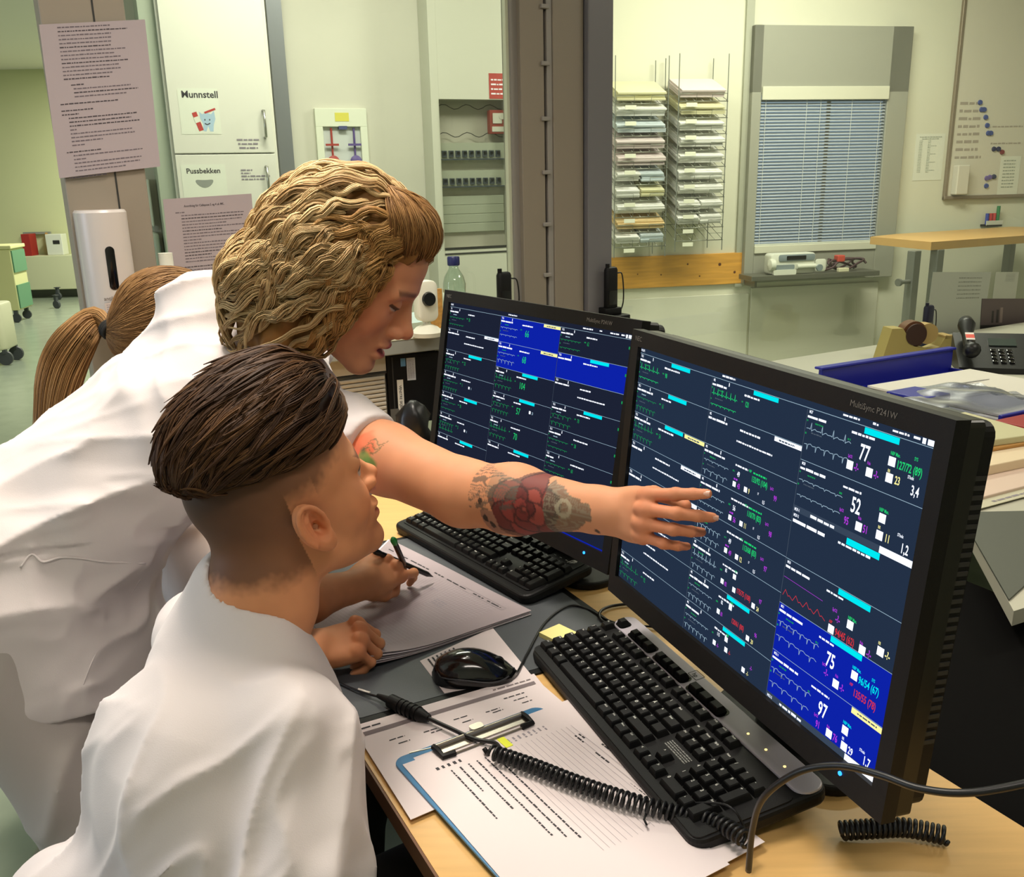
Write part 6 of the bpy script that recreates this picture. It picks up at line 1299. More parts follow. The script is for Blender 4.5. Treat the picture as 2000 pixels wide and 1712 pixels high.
# tunic
def tunicB(P, o=0.0, folds=True):
    c1 = ell(P, at_d(482, 1345, 1.09), (.078, .112, .145), chB); c2 = ell(P, at_d(412, 1620, 1.04), (.108, .148, .195), chB); c3 = ell(P, (-.440, .86, .54), (.155, .20, .16), chB); d = smin(smin(c1, c2, .06), c3, .06)
    d = smin(d, cap(P, RSb, LSb, .050, .052), .05)
    d = smin(d, cap(P, at_d(455, 1250, 1.09), at_d(468, 1140, 1.09), .070, .056), .04)
    slr = cap(P, RSb, REb+[.0, -.0, -.03], .054, .066); sll = cap(P, LSb, LSb*.15+LEb*.85, .052, .060); d = smin(d, smin(slr, sll, .02), .022)
    d = smin(d, ell(P, NBb+np.array([-.025, -.015, -.098]), (.088, .120, .084), chB), .02)
    if folds:
        w_ = np.clip((np.linalg.norm(P-NBb.astype(f4), axis=1)-.10)/.10, 0, 1); d = d-w_*(fold(P, (.25, .2, .9), 2.2, 13, .013, 4, 3.0)+fold(P, (.6, -.2, .75), 3.5, 24, .007, 7, 2.5)+fold(P, (.1, -.3, .9), 2.5, 9, .008, 11, 2.0))
    d = d+.006
    # neck opening and arm ends
    nk = cap(P, NBb+[-.06, -.03, .02]+(CB-NBb)*0, CB, .064, .060); nk = ell(P, NBb+np.array([.020, .010, .060]), (.096, .070, .072), axes(fdir(30, 42)))
    d = smax(d, -nk, .004)
    d = smax(d, (P-(REb+[0, 0, .012]).astype(f4))@np.array([-.1, .3, -1.0], f4)*1.0-.02+np.where(np.linalg.norm(P-REb.astype(f4), axis=1) < .16, 0, -9), .004) if False else d
    return d+o
V, F_ = mesh_sdf(tunicB, (-.75, .55, .38), (.05, 1.45, 1.12), .0042)
tn = np_mesh('tunic', V, F_, cloth_m, root)
# raised seams: collar rim and shoulder seam
def on_surf(fn, pts, off): return project(fn, np.array(pts, float), off, 5)
rim = [NBb+np.array([.012, .012, .045])+axes(fdir(30, 38))@np.array([.105*math.cos(t)*1.0, .074*math.sin(t), -.012]) for t in np.linspace(0, 2*PI, 40)]
rimp = on_surf(lambda P: tunicB(P), rim, .0008)
# trousers, shoes
white_tr = mat('white_trousers', 'c9c2c0', .8)
def legsB(P):
    d = ell(P, (-.45, .86, .53), (.16, .20, .13), chB)
    for s in (-1, 1):
        h = np.array([-.45, .86, .53])+chB[:, 1]*.09*s; k = h+fdir(47, 0)*.40+[0, 0, -.02]; k = k+chB[:, 1]*.03*s; a = k+np.array([-.02, -.02, -.42]); d = smin(d, cap(P, h, k, .085, .062), .03); d = smin(d, cap(P, k, a, .060, .045), .02)
    return d
V, F_ = mesh_sdf(legsB, (-.8, .5, .0), (.1, 1.5, .75), .008); np_mesh('trousers', V, F_, mat('dark_trousers', '1b1b1e', .85), root)
for s in (-1, 1):
    h = np.array([-.45, .86, .53])+chB[:, 1]*.12*s+fdir(47, 0)*.38; g_ = Fr((h[0], h[1], 0), fdir(47, 0)); mb = MB(); mb.rprism(g_, -.10, .17, -.045, .045, 0, .075, .04, 0, 6, .02); mb.build('shoe', mat('white_clog', 'cfcac6', .5), root, auto=50)
# hair: long on top, swept back
def hcapB(P):
    L = TB(P); d = ell(L, (.002, 0, .088), (.092, .0765, .066)); d = smin(d, ell(L, (.040, 0, .098), (.060, .056, .052)), .03)
    lo = .071-.13*L[:, 0]-L[:, 2]; d = smax(d, lo.astype(f4), .012); d = smax(d, -ell(L, (.140, 0, .015), (.052, .09, .075)), .006); return d*SB
V, F_ = mesh_sdf(lambda P: hcapB(P)-.004*SB*(1-np.abs(vnoise((P-CB)@HB*np.array([8, 60, 60]), 1, 3)))**2, CB-.2, CB+.22, .0028)
cols = np.tile(lin('2f2018'), (len(V), 1))
hb = np_mesh('hair', V, F_, hair_m, root, cols)
rb = np.random.default_rng(3)
def seedsB(n):
    u = rb.random((n, 3)); X = -.10+u[:, 0]**.8*.19; Y = (u[:, 1]*2-1)*.078*np.sqrt(np.clip(1-((X+.02)/.125)**2, .15, 1)); Z = .08+.08*u[:, 2]; return CB+np.stack([X, Y, Z], 1)*SB@HB.T
def flowB(P, s): L = TB(P); v = np.stack([-np.ones(len(L)), L[:, 1]*1.0+.0, -.18-1.6*np.maximum(0, -L[:, 0]-.05)*5], 1); return v@HB.T
S_ = seedsB(420); gd = strands(hcapB, S_, flowB, 15, .0070, .007, (.0012, .06), .10, nclump=420, rnd=rb, lift=lambda s, P: .003); st, gi_ = locks(hcapB, gd, 22, .0052, rb, 1.0, .15, .7)
L0 = TB(st[:, -1]); 
# spiky ends lift away at the back
k = np.linspace(0, 1, 15)**3; nrm = (st[:, -1]-CB); nrm /= np.linalg.norm(nrm, axis=1, keepdims=True); st = st+nrm[:, None]*(k[None, :, None]*rb.random((len(gd), 1, 1))[gi_]*.012)
V, F_ = strand_mesh(st, .0006, .2, 3, .5, rb); n_s = len(st); sc_ = .5*rb.random(n_s)+.5*rb.random(len(gd))[gi_]; cc = lin('3a271c')*(1-sc_[:, None])+lin('7d5836')*sc_[:, None]**2*.8+lin('2a1c15')*.3; np_mesh('hair_strands', V, F_, hair_m, hb, np.repeat(cc, 15*3, 0))
# office chair under the seated person
root = empty('office_chair', (-.47, .84, 0), 'black office chair under the seated person in the foreground', 'chair')
g_ = Fr((-.47, .83, 0), fdir(47, 0)); blk = mat('chair_black', '18181b', .7)
mb = MB(); mb.rprism(g_, -.24, .24, -.24, .24, .36, .405, .08, 0, 8, .02); mb.build('seat', blk, root, auto=50)
mb = MB(); mb.rprism(Fr(g_(-.27, 0, .62), g_.b, (0, 0, 1), g_.a), -.20, .20, -.20, .13, -.02, .02, .08, 0, 8, .01); mb.box(g_, -.28, -.25, -.03, .03, .34, .5, 0); mb.build('backrest', blk, root, auto=50)
mb = MB(); mb.cyl(g_(0, 0, .09), g_(0, 0, .36), .03, n=16); mb.build('gas_lift', steel, root, auto=40)
for k in range(5):
    t = 2*PI*k/5; q = g_(.28*math.cos(t), .28*math.sin(t), .075); mb = MB(); mb.tube([g_(0, 0, .11), q], [.025, .016], 8); l_ = mb.build('base_arm', blk, root, auto=40); mb = MB(); mb.cyl(q+[-.01, 0, -.04], q+[.01, 0, -.04], .035, n=16); mb.build('castor', blk, l_, auto=40)
# ================================================================ standing nurse leaning in, blonde wavy hair
AZA, PITA, SA = -4, -33, 1.06
fA = fdir(AZA, PITA); HA = axes(fA); CA = at_d(676, 533, 1.34)
def TA(P): return ((P-CA)@HA/SA).astype(f4)
NBa = at_d(500, 590, 1.42); RSa = at_d(570, 815, 1.34); LSa = at_d(560, 700, 1.62)
REa = at_d(905, 962, 1.17); wA = at_d(1192, 998, 1.03); LEa = np.array([-.40, 1.62, .95]); wLa = np.array([-.40, 1.74, .79])
mA = at_d(1262, 1006, .972); xA = U(mA-wA); yA0 = CU*1.0+CR*.12; zA = U(np.cross(xA, yA0)); yA = np.cross(zA, xA); HRa = Fr(wA, xA, yA, zA); SHA = .79
JRa = hand_joints([(20, 5, 4), (22, 34, 20), (26, 48, 25), (24, 45, 25)], [(.020, .022, -.014), (.050, .030, -.034), (.078, .026, -.046), (.098, .018, -.052)], (6, -2, -5, -12))
HLa = Fr(wLa, U((.5, .7, -.1)), None, (0, 0, 1)); JLa = hand_joints([(10, 20, 10)]*4, [(.022, .026, -.012), (.05, .045, -.015), (.078, .055, -.018), (.095, .058, -.018)])
def LHA(P): return ((P-HRa.o)@basis(HRa)).astype(f4)
def LHA2(P): q = ((P-HLa.o)@basis(HLa)).astype(f4); q[:, 1] *= -1; return q
chA = axes(U(NBa-at_d(60, 1150, 1.40)), (.2, 0, 1))
def bodyA(P):
    L = TA(P); d = head_d(L, ears=(0, 0), open_mouth=.0035, lid_z=.0030)*SA
    nk = cap(P, CA+HA@np.array([-.030, 0, -.03]), NBa, .052, .058); d = smin(d, nk, .022)
    d = smin(d, cap(P, RSa, LSa, .050, .050), .04); d = smin(d, cap(P, NBa, NBa*.6+np.array([-.62, 1.42, .96])*.4, .05, .06), .05)
    mid = RSa*.42+REa*.58; a = smin(cap(P, RSa, mid, .052, .045), cap(P, mid, REa, .045, .040), .02)
    m2 = REa*.62+wA*.38; fo = smin(cap(P, REa, m2, .040, .0395), cap(P, m2, wA, .0395, .0225), .02); fo = smin(fo, ell(P, wA*.92+REa*.08, (.03, .026, .021), np.stack([HRa.a, HRa.b, HRa.c], 1)), .01)
    a = smin(a, fo, .018); a = smin(a, hand_d(LHA(P), JRa, SHA), .012); d = smin(d, a, .012)
    b = smin(cap(P, LSa, LEa, .048, .040), cap(P, LEa, wLa, .038, .024), .012); b = smin(b, hand_d(LHA2(P), JLa, SHA), .012); return smin(d, b, .012)
root = empty('person', (-.72, 1.42, 0), 'standing blonde person in white tunic leaning in, tattooed arm pointing at the right screen', 'person')
PA = root
V, F_ = mesh_sdf(bodyA, (-.68, .80, .70), (.26, 1.98, 1.52), .0020)
L = TA(V); C, mix = head_cols(L, SKIN_A, lin('b04a44'), lin('6b4830'), lin('3b3a3c'), 0, .0030); x, y, z = L.T
sc_ = np.clip((z-.070-.25*(x-.06)*(x < .06)+.003*vnoise(L, 90, 4))/.012, 0, 1)*(np.linalg.norm(L, axis=1) < .2)
C = C*(1-sc_[:, None]*.8)+lin('7a5430')*sc_[:, None]*.8
mix(((z < -.0600)*(z > -.0660)*(np.abs(y) < .018)*(x > .078)*(x < .0935)).astype(float), lin('4a1c1a'), .9)
C = C*(1+.04*vnoise(V, 80, 2))[:, None]
Q = LHA(V)/SHA; m = np.exp(-((Q[:, 0]-.088)**2/.0005+Q[:, 2]**2/.0012))*(np.abs(Q[:, 1]) < .045)+.7*(Q[:, 0] > .10)*(Q[:, 0] < .2)*(np.abs(Q[:, 1]) < .09); m = np.clip(m, 0, 1)*(np.linalg.norm(V-wA, axis=1) < .22); C = C*(1-m[:, None]*.45)+C*np.array([1.08, .70, .62])*m[:, None]*.45
# tattoos, laid out along the arm: u from elbow to wrist (0..1), v across the outer side of the arm in metres
def arm_uv(V, a, b, up): ax = b-a; l = np.linalg.norm(ax); ax = ax/l; q = V-a; s = q@ax; v_ = U(up-ax*(up@ax)); w_ = np.cross(ax, v_); return s, q@v_, q@w_
s, v, w = arm_uv(V, REa, wA, CU); near = (np.linalg.norm(V-(REa+wA)/2, axis=1) < .20)*(w*np.sign((EYE-REa)@np.cross(U(wA-REa), U(CU))) > -.012)
Lf = np.linalg.norm(wA-REa); print('forearm', Lf)
def ink_(m, c, k): m = np.clip(m, 0, 1)*near; C[:] = C*(1-m[:, None]*k)+c*m[:, None]*k
cx_, cy_ = .125, -.006; r = np.hypot((s-cx_)/1.12, v-cy_); th = np.arctan2(v-cy_, s-cx_); nz = vnoise(V, 120, 8)
rr5 = random.Random(12); rose = (r < .040+.004*np.sin(5*th+.6)+.0015*nz)
pets = [(.026*math.cos(a), .024*math.sin(a), .019) for a in (.3, 1.35, 2.5, 3.6, 4.6, 5.6)]+[(.015*math.cos(a), .014*math.sin(a), .0145) for a in (.9, 2.2, 3.4, 4.7, 5.9)]+[(.006*math.cos(a), .006*math.sin(a), .0095) for a in (.2, 2.3, 4.4)]+[(0, 0, .0045)]
ink_(rose.astype(float), lin('4a2a28'), .8)
for q_, (dx_, dy_, pr_) in enumerate(pets):
    dd = np.hypot(s-cx_-dx_, v-cy_-dy_)+.0008*nz; ins = (dd < pr_)*rose; ink_(ins.astype(float), lin(('8a3a34', '74302c', '96463c', '652a28')[q_ % 4]), .9); ink_(ins*(dd > pr_-.0022), lin('351d1c'), .75); ink_(ins*(dd < pr_*.55)*((s-cx_-dx_)*dx_+(v-cy_-dy_)*dy_ < 0), lin('4c2422'), .45)
r2 = np.hypot((s-.118)/.9, v-.004)
orn = (s > .150)*(s < .212)*(np.abs(v+.004) < .034*(1-(s-.150)/.075)+.004*nz); ink_(orn.astype(float), lin('4e4a3e'), .75); ink_(orn*((.5+.5*np.sin(420*s+60*np.sin(90*v))) > .65), lin('8d8570'), .5)
og = np.hypot(s-.176, v+.0)-.0085; ink_((np.abs(og) < .0022).astype(float), lin('b0a68c'), .6)
wl = (s > .045)*(s < .115)*(v > -.012)*(v < .042)*(v < .040-.28*(s-.06)); ink_(wl*(np.abs(np.sin(75*s+26*np.sin(70*v)+1.5*nz)) > .80), lin('4b4a44'), .75); ink_((wl*(s > .075)*(v > .004)).astype(float), lin('6b6a5c'), .35)
lw_ = (s > .06)*(s < .16)*(v < -.012)*(v > -.040)*(np.hypot(s-.11, v+.018) < .045)*(~rose); ink_(lw_.astype(float), lin('5a4a50'), .55)
dots = (np.hypot(s-.072, v+.022) < .0045)+(np.hypot(s-.080, v+.029) < .004)+(np.hypot(s-.066, v+.002) < .004)+(np.hypot(s-.215, v+.022) < .003); ink_(dots.astype(float), lin('26221f'), .9)
s, v, w = arm_uv(V, RSa, REa, CU); near = (np.linalg.norm(V-(RSa*.55+REa*.45), axis=1) < .14).astype(float)*(w*np.sign((EYE-RSa)@np.cross(U(REa-RSa), U(CU))) > -.02)
pr = CR; uu = (V-EYE)@FW; PX = CX+F_PX*((V-EYE)@CR)/uu; PY = CY-F_PX*((V-EYE)@CU)/uu
def gp(px_, py_): # place on the upper arm by measured spot
    p = at_d(px_, py_, 1.24); q = p-RSa; ax = U(REa-RSa); v_ = U(CU-ax*(CU@ax)); return q@ax, q@v_
for (px_, py_, rr_, c_, k_) in ((756, 872, .020, 'd2603c', .75), (748, 900, .016, 'd9694a', .7), (765, 858, .012, 'dd7a55', .6), (776, 908, .0125, '55803c', .9), (764, 893, .0105, '6a9448', .85), (754, 935, .016, '8a4a5c', .6), (762, 880, .006, '3f5a34', .6)):
    a_, b_ = gp(px_, py_); dd = np.hypot(s-a_, v-b_)+.0022*nz; ink_(np.clip((rr_-dd)/.004, 0, 1), lin(c_), k_)
for k in range(3):
    a_, b_ = gp(778+6*k, 880-8*k); ink_((np.abs(v-b_-.3*(s-a_)+.004*np.sin(300*(s-a_))) < .0010)*(np.abs(s-a_) < .012), lin('4a5a3a'), .7)
np_mesh('body', V, F_, skin_m, root, C)
nail_m = mat('fingernail', 'd6a48e', .35); nails(root, HRa, JRa, SHA, ('index', 'middle', 'ring', 'little'), nail_m)
# tunic
hipA = at_d(20, 1130, 1.42); chestA = at_d(380, 800, 1.43)
def tunicA(P):
    c1 = ell(P, chestA, (.16, .175, .118), chA); c2 = ell(P, chestA*.45+hipA*.55, (.20, .165, .125), chA); c3 = ell(P, hipA+[0, 0, -.0], (.16, .185, .165)); d = smin(smin(c1, c2, .06), c3, .06)
    d = smin(d, cap(P, hipA+[.02, 0, 0], hipA+[.055, 0, -.13], .165, .175), .05)
    d = smin(d, cap(P, RSa, LSa, .066, .062), .05); d = smin(d, cap(P, NBa+[-.07, 0, -.03], NBa+[-.015, 0, -.015], .080, .062), .05)
    se = RSa*.52+REa*.48; d = smin(d, cap(P, RSa, se, .064, .052), .03); d = smin(d, cap(P, LSa, LSa*.4+LEa*.6, .064, .062), .03)
    d = d+.009-fold(P, (.95, -.1, .35), 3.0, 13, .014, 21, 2.6)-fold(P, (.8, -.2, .1), 4, 26, .004, 27, 2.5)-fold(P, (.5, -.3, -.7), 3, 15, .008, 33, 3.0)*(P[:, 2] > .95)
    # cuff of the right sleeve, neckline and hem
    ax = U(REa-RSa); d = smax(d, np.where(np.linalg.norm(P-se.astype(f4), axis=1) < .14, (P-se.astype(f4))@ax-.012, -1.0).astype(f4), .003)
    d = smax(d, -ell(P, NBa*.72+CA*.28, (.090, .070, .062), axes(U(CA-NBa))), .004); d = smax(d, (.700-P[:, 2]).astype(f4), .004); return d
V, F_ = mesh_sdf(tunicA, (-1.12, 1.02, .66), (.0, 1.86, 1.42), .0044); tn = np_mesh('tunic', V, F_, cloth_m, root)
# patch pocket on the right hip of the tunic
pk = [eye_hit(tunicA, x, y, off=.001) for x, y in ((40, 1108), (62, 1082), (84, 1097), (120, 1088), (160, 1090), (200, 1096), (240, 1098), (285, 1100))]
mb = MB(); mb.tube(spline(pk, 6), .0018, 6); mb.build('pocket_seam', cloth_m, tn, True)
pk = [eye_hit(tunicA, x, y, off=.0) for x, y in ((300, 1098), (275, 1130), (255, 1160), (230, 1200), (205, 1240), (183, 1285), (165, 1330), (156, 1365), (150, 1393))]; mb = MB(); mb.tube(spline(pk, 6), .0012, 5); mb.build('side_seam', cloth_m, tn, True)
def legsA(P):
    d = ell(P, hipA+[.02, 0, -.02], (.135, .165, .15))
    for s_ in (-1, 1):
        h = hipA+np.array([.02, .085*s_, -.05]); k = np.array([hipA[0]+.13, h[1]+.02*s_, .48]); a = np.array([hipA[0]+.02, h[1]+.03*s_, .09]); d = smin(d, cap(P, h, k, .098, .078), .03); d = smin(d, cap(P, k, a, .076, .062), .03)
    return d+.006-fold(P, (.3, .1, .9), 3, 14, .012, 41, 2.4)
V, F_ = mesh_sdf(legsA, (-1.15, 1.0, .03), (-.35, 1.85, 1.0), .006); np_mesh('trousers', V, F_, mat('grey_white_trousers', 'b3aba6', .85, bump=.1, bscale=900), root)
for s_ in (-1, 1):
    mb = MB(); g_ = Fr((hipA[0]+.06, hipA[1]+.115*s_, 0), (1, 0, 0)); mb.rprism(g_, -.12, .16, -.047, .047, 0, .08, .045, 0, 6, .02); mb.build('shoe', mat('white_clog', 'cfcac6', .5), root, auto=50)
# hair
def hcapA(P):
    L = TA(P); x, y, z = L.T; ya = np.abs(y)
    d = ell(L, (-.024, 0, .024), (.090, .090, .092)); d = smin(d, ell(L, (-.062, 0, -.032), (.050, .078, .074)), .04); d = smin(d, ell(L, (.018, 0, .078), (.070, .074, .044)), .03)
    M_ = np.stack([x, ya, z], 1); d = smin(d, cap(M_, (-.020, .070, .02), (-.024, .078, -.105), .034, .024), .03); d = smin(d, cap(M_, (-.08, .05, -.06), (-.060, .055, -.120), .040, .024), .03)
    d = smin(d, cap(M_, (.028, .068, .03), (.012, .078, -.075), .018, .016), .02)
    face = ell(L, (.096, 0, -.010), (.070, .125, .088)); d = smax(d, -face, .008); d = smax(d, -ell(L, (.02, 0, -.10), (.05, .050, .055)), .01); return d*SA
def hA_tex(P): return hcapA(P)-.010*SA*(1-np.abs(vnoise((P-CA)@HA*np.array([14, 26, 14])+.25*vnoise(P, 14, 4)[:, None], 1, 3)))**2+.004
V, F_ = mesh_sdf(hA_tex, CA-.25, CA+.25, .0030)
ha = np_mesh('hair', V, F_, hair_m, root, lin('8c6436')*(1+.15*vnoise(V, 60, 1))[:, None])
ra = np.random.default_rng(5); pin = np.array([-.012, -.02, .120])
def seedsA(n):
    U_ = ra.normal(size=(n, 3)); U_ /= np.linalg.norm(U_, axis=1, keepdims=True); U_[:, 2] = np.abs(U_[:, 2])*1.2-.35; P = np.array([-.035, 0, .03])+U_*np.array([.10, .09, .10]); return CA+P*SA@HA.T
down = np.array([0, 0, -1.0])
def flowA(P, s):
    L = TA(P); q = L-pin.astype(f4); q[:, 0] -= .045; q /= np.linalg.norm(q, axis=1, keepdims=True)+1e-6; v = q*.8+np.array([-.75, 0, -.55]); v[:, 1] += np.sign(L[:, 1])*.15; return v@HA.T+down*.22
gd = strands(hcapA, seedsA(430), flowA, 26, .0076, .014, (.0060, .052), .12, nclump=430, rnd=ra, lift=lambda s, P: .004*min(s/.1, 1))
Lg = ((gd-CA)@HA/SA); gd = gd[~((Lg[..., 0] > .052) & (Lg[..., 2] < .060)).any(1)]; st, gi_ = locks(hcapA, gd, 32, .0088, ra, 1.0, .35, .6, .0004)
us = ra.random((120, 3)); sg = np.where(ra.random(120) < .5, -1, 1); S3 = project(hcapA, CA+np.stack([.030+.030*us[:, 0], sg*(.050+.03*us[:, 1]), -.02+.12*us[:, 2]], 1)*SA@HA.T, 0)
def flowS(P, s): L = TA(P); v = np.tile(np.array([-.85, 0, -.40]), (len(P), 1)); v[:, 0] += np.clip(s*6, 0, .5); return v@HA.T+down*.35
g3 = strands(hcapA, S3, flowS, 20, .0072, .010, (.0050, .045), .14, nclump=120, rnd=ra, lift=lambda s, P: .003); g3 = g3[~(((g3-CA)@HA/SA)[..., 0] > .066).any(1)]; st3, gi3 = locks(hcapA, g3, 30, .0075, ra, 1, .35, .6, .0004)
S0 = project(hcapA, CA+(np.array([.080, 0, .085])+ra.normal(size=(110, 3))*np.array([.008, .040, .008]))*SA@HA.T, 0)
def flowF(P, s): L = TA(P); v = pin.astype(f4)-L; v = v/(np.linalg.norm(v, axis=1, keepdims=True)+1e-6)+np.array([0, 0, .1]); return v@HA.T
g2 = strands(hcapA, S0, flowF, 15, .0072, .004, (.0012, .05), .08, nclump=110, rnd=ra, lift=lambda s, P: .012*math.sin(min(s/.10, 1)*PI)); st2, _ = locks(hcapA, g2, 24, .0075, ra, 1, .4, .8)
V1, F1 = strand_mesh(st, .00064, .2, 3, .5, ra); V2, F2 = strand_mesh(st2, .00058, .3, 3, .5, ra); V3, F3 = strand_mesh(st3, .0006, .2, 3, .5, ra); k3 = .5*ra.random(len(st3))+.5*ra.random(len(g3))[gi3]; c3 = lin('7e562c')*(1-k3[:, None])+lin('c99d60')*k3[:, None]
k = .45*ra.random(len(st))+.55*ra.random(len(gd))[gi_]; c1 = lin('8e6a3c')*(1-k[:, None])+lin('e8cb98')*k[:, None]; k2 = ra.random(len(st2)); c2 = lin('6b4827')*(1-k2[:, None])+lin('a97f4c')*k2[:, None]
Vj, Fj = join((V1, F1), (V2, F2), (V3, F3)); np_mesh('hair_strands', Vj, Fj, hair_m, ha, np.concatenate([np.repeat(c1, 26*3, 0), np.repeat(c2, 15*3, 0), np.repeat(c3, 20*3, 0)]))
# ================================================================ third person, seen from behind with a ponytail
AZC, PITC, SC_ = 38, -14, 1.02
fC = fdir(AZC, PITC); HC = axes(fC); CC = at_d(345, 664, 1.86)
def TC(P): return ((P-CC)@HC/SC_).astype(f4)
root = empty('person', (CC[0]-.05, CC[1], 0), 'person with a blonde ponytail and thin dark headband, seen from behind at the far left', 'person')
NBc = CC+np.array([-.10, -.06, -.20])
def bodyC(P):
    L = TC(P); d = head_d(L, ears=(0, 0))*SC_; d = smin(d, cap(P, CC+HC@np.array([-.03, 0, -.03]), NBc, .05, .055), .02); return smin(d, cap(P, NBc+[-.10, .1, -.06], NBc+[.10, -.1, -.06], .05, .05), .05)
V, F_ = mesh_sdf(bodyC, CC-[.35, .35, .40], CC+[.3, .3, .25], .004); L = TC(V); C, mix = head_cols(L, SKIN_C, lin('b5605a'), lin('8a6240'), lin('5b6a72')); np_mesh('body', V, F_, skin_m, root, C)
def tunicC(P):
    d = ell(P, NBc+[-.03, .0, -.24], (.15, .20, .25), axes(fdir(AZC, 0))); l_ = axes(fdir(AZC, 0))[:, 1]; d = smin(d, cap(P, NBc+l_*.17+[0, 0, -.09], NBc-l_*.17+[0, 0, -.09], .06, .06), .05)
    for s_ in (-1, 1): d = smin(d, cap(P, NBc+l_*.18*s_+[0, 0, -.10], NBc+l_*.20*s_+fdir(AZC, 0)*.05+[0, 0, -.30], .058, .060), .03)
    d = smin(d, ell(P, NBc+[-.05, -.03, -.50], (.17, .19, .16)), .06); return smax(d, -ell(P, NBc+[.0, 0, .03], (.08, .07, .07)), .004)-fold(P, (.1, .1, .9), 3, 12, .008, 3, 2.2)
V, F_ = mesh_sdf(tunicC, NBc-[.36, .36, .72], NBc+[.34, .36, .05], .008); np_mesh('tunic', V, F_, cloth_m, root)
def legC(P):
    d = ell(P, NBc+[-.05, -.03, -.50], (.15, .17, .12)); f_ = fdir(AZC, 0); l_ = axes(f_)[:, 1]
    for s_ in (-1, 1): h = NBc+[-.05, -.03, -.52]+l_*.09*s_; k = h+f_*.38; d = smin(d, cap(P, h, k, .08, .06), .03); d = smin(d, cap(P, k, np.array([k[0]-.02, k[1]-.02, .08]), .06, .045), .02)
    return d
V, F_ = mesh_sdf(legC, (NBc[0]-.35, NBc[1]-.4, .03), (NBc[0]+.55, NBc[1]+.5, NBc[2]-.3), .010); np_mesh('trousers', V, F_, white_tr, root)
tie = CC+HC@(np.array([-.118, .010, .000])*SC_)
def hcapC(P):
    L = TC(P); d = ell(L, (-.016, 0, .046), (.103, .082, .090)); d = smin(d, ell(L, (-.07, 0, .0), (.055, .058, .055)), .03); d = smax(d, -ell(L, (.11, 0, -.02), (.075, .12, .10)), .01); d = smax(d, (-.055+.2*L[:, 0]-L[:, 2]).astype(f4), .01); return d*SC_
V, F_ = mesh_sdf(hcapC, CC-.2, CC+.2, .004); hc = np_mesh('hair', V, F_, hair_m, root, np.tile(lin('80603a'), (len(V), 1)))
rc = np.random.default_rng(8); U_ = rc.normal(size=(3200, 3)); U_ /= np.linalg.norm(U_, axis=1, keepdims=True); S0 = CC+(np.array([-.01, 0, .04])+U_*np.array([.1, .08, .09]))*SC_@HC.T
S0 = project(hcapC, S0, 0); 
tl = ((tie-CC)@HC/SC_)
def flowC(P, s): L = TC(P); v = tl-L; v = v/(np.linalg.norm(v, axis=1, keepdims=True)+1e-6); return v@HC.T
st = strands(hcapC, S0, flowC, 16, .0105, .003, (.0008, .06), .05, nclump=200, rnd=rc)
dist = np.linalg.norm(st-tie, axis=2); stop = np.minimum.accumulate(dist, 1); hit = np.maximum.accumulate(dist < .014, 1); st = np.where(hit[..., None], tie+(st-tie)*.6, st)
V1, F1 = strand_mesh(st, .0009, .6, 3, .5, rc); k = rc.random(len(st)); c1 = lin('5c4024')*(1-k[:, None])+lin('957148')*k[:, None]
# the tail: bends out and hangs down to the left
T = [tie, at_d(190, 622, 1.82), at_d(155, 655, 1.80), at_d(126, 700, 1.80), at_d(108, 760, 1.80), at_d(100, 830, 1.80)]; sp_ = np.array(spline(T, 4)); ns = len(sp_); n = 1500
ph = rc.random(n)*2*PI; rr_ = np.sqrt(rc.random(n)); tt = np.linspace(0, 1, ns); rad = .010+.040*np.sin(np.clip(tt*1.15, 0, 1)*PI*.62)**1.2; rad = rad*(1-.25*tt)
Tn = np.gradient(sp_, axis=0); Tn /= np.linalg.norm(Tn, axis=1, keepdims=True); a_ = np.cross(Tn, [0, 1, .2]); a_ /= np.linalg.norm(a_, axis=1, keepdims=True); b_ = np.cross(Tn, a_)
tail = sp_[None]+(a_[None]*np.cos(ph+0)[:, None, None]+b_[None]*.7*np.sin(ph)[:, None, None])*(rr_[:, None]*rad[None])[..., None]; tail += np.array([0, 0, -1.0])*(rc.random(n)[:, None]*tt[None]**2*.03)[..., None]
V2, F2 = strand_mesh(tail, .0010, .25, 3, .5, rc); k2 = rc.random(n); c2 = lin('6b4a2a')*(1-k2[:, None])+lin('a58052')*k2[:, None]; Vj, Fj = join((V1, F1), (V2, F2)); np_mesh('hair_strands', Vj, Fj, hair_m, hc, np.concatenate([np.repeat(c1, 16*3, 0), np.repeat(c2, ns*3, 0)]))
mb = MB(); tx_ = U(T[1]-tie); 
for k in range(3): c_ = tie+tx_*(.002+.006*k); a2 = U(np.cross(tx_, (0, 0, 1))); b2 = np.cross(tx_, a2); mb.tube([c_+(a2*math.cos(t)+b2*math.sin(t))*.0155 for t in np.linspace(0, 2*PI, 22)], .0045, 6)
mb.build('hair_tie', mat('tie_black', '15130f', .8), root, True)
mb = MB(); hb_ = project(hcapC, np.array([CC+HC@(np.array([.012, .088*math.cos(t), .04+.10*math.sin(t)])*SC_) for t in np.linspace(0, PI, 40)]), .004, 6); mb.tube(list(hb_), .0028, 8); mb.build('headband', mat('headband_dark', '2a2028', .25, coat=.6), root, True)
g_ = Fr((NBc[0]-.06, NBc[1]-.04, 0), fdir(AZC, 0)); root = empty('office_chair', g_(0, 0, 0), 'office chair under the ponytailed person, hidden behind the leaning nurse', 'chair')
mb = MB(); mb.rprism(g_, -.23, .23, -.23, .23, .40, .45, .08, 0, 8, .02); mb.build('seat', blk, root, auto=50); mb = MB(); mb.cyl(g_(0, 0, .0), g_(0, 0, .40), .03, n=14); mb.cyl(g_(0, 0, .0), g_(0, 0, .04), .26, .24, 24); mb.build('pedestal', steel, root, auto=40)
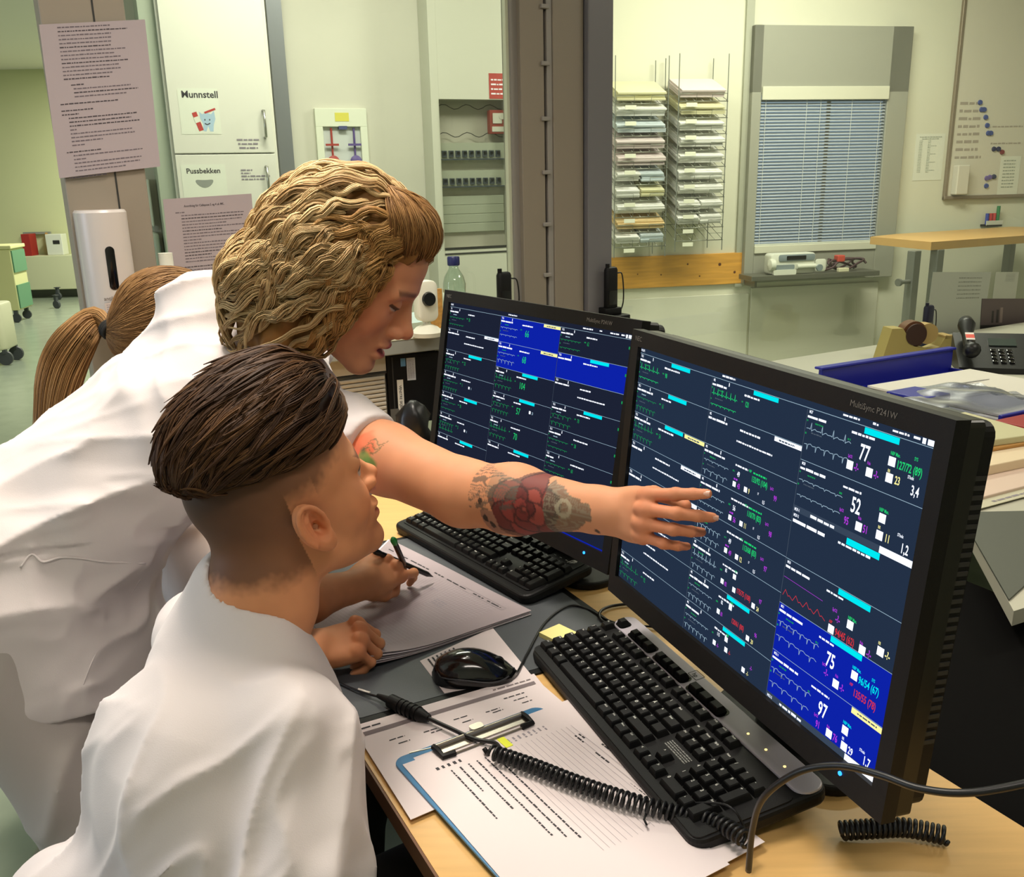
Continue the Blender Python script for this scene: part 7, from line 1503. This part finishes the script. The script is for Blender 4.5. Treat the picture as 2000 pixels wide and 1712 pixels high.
# ================================================================ light: ceiling fixtures of the three rooms, an added front fill and daylight
def lamp(name, loc, tgt, sx, sy, watt, col, fixture=None, label=None, sp=180):
    l = bpy.data.lights.new(name, 'AREA'); l.shape = 'RECTANGLE'; l.size = sx; l.size_y = sy; l.energy = watt; l.color = col
    l.spread = R(sp); o = bpy.data.objects.new(name, l); COL.objects.link(o); o.location = loc; o.rotation_euler = (Vector(tgt)-Vector(loc)).to_track_quat('-Z', 'Y').to_euler()
    if fixture:
        mb = MB(); f = Fr((loc[0], loc[1], CEIL), (1, 0, 0)); mb.box(f, -sx/2-.04, sx/2+.04, -sy/2-.04, sy/2+.04, -.06, -.0, 0, .01); mb.box(f, -sx/2, sx/2, -sy/2, sy/2, -.063, -.060, 1)
        tag(mb.build('ceiling_light', [mat('fixture_white', 'e6e6e0', .5), emitm('fixture_diffuser', 'fff6e2', 2.0)]), label, 'ceiling light', 'ceiling lights')
warm = (1, .90, .78); green = (1, .985, .87)
lamp('light_over_desk', (-.45, 1.55, 2.90), (-.35, 1.5, 0), 1.0, .35, 24, warm, True, 'ceiling light above the leaning nurse', 105)
lamp('fill_front', (.3, -.2, 2.90), (.1, 1.0, .9), 1.2, .35, 21, (1, .9, .8), True, 'added fill light panel behind the camera')  # added ambient fill for the front of the room, with an unseen panel
lamp('light_back_left', (-.45, 3.65, 2.90), (-.45, 3.9, 0), 1.2, .35, 50, green, True, 'ceiling light in the room behind the left glass')
lamp('light_back_right', (1.7, 4.75, 2.90), (1.7, 5.0, 0), 1.4, .35, 66, green, True, 'ceiling light in the room behind the right glass')
lamp('light_corridor', (-2.6, 7.5, 2.90), (-2.6, 7.6, 0), .4, 1.6, 115, green, True, 'nearer ceiling light of the corridor')
lamp('light_corridor_end', (-4.2, 11.5, 2.90), (-4.2, 11.6, 0), .4, 1.6, 150, green, True, 'farther ceiling light of the corridor')
lamp('light_desk_right', (2.6, 2.2, 2.90), (2.2, 2.6, 0), 1.2, .35, 22, (1, .93, .8), True, 'ceiling light over the desk opposite')
lamp('daylight', (-4.3, .6, 1.7), (0, 1.2, .9), 1.8, 1.3, 45, (.72, .82, 1.0))
w = bpy.data.worlds.new('world'); SC.world = w; w.use_nodes = True; w.node_tree.nodes['Background'].inputs[0].default_value = (.5, .55, .6, 1); w.node_tree.nodes['Background'].inputs[1].default_value = .3
SC.cycles.max_bounces = 8; SC.cycles.transparent_max_bounces = 16; SC.cycles.sample_clamp_indirect = 4; SC.cycles.caustics_reflective = False; SC.cycles.caustics_refractive = False
SC.view_settings.exposure = 0.0
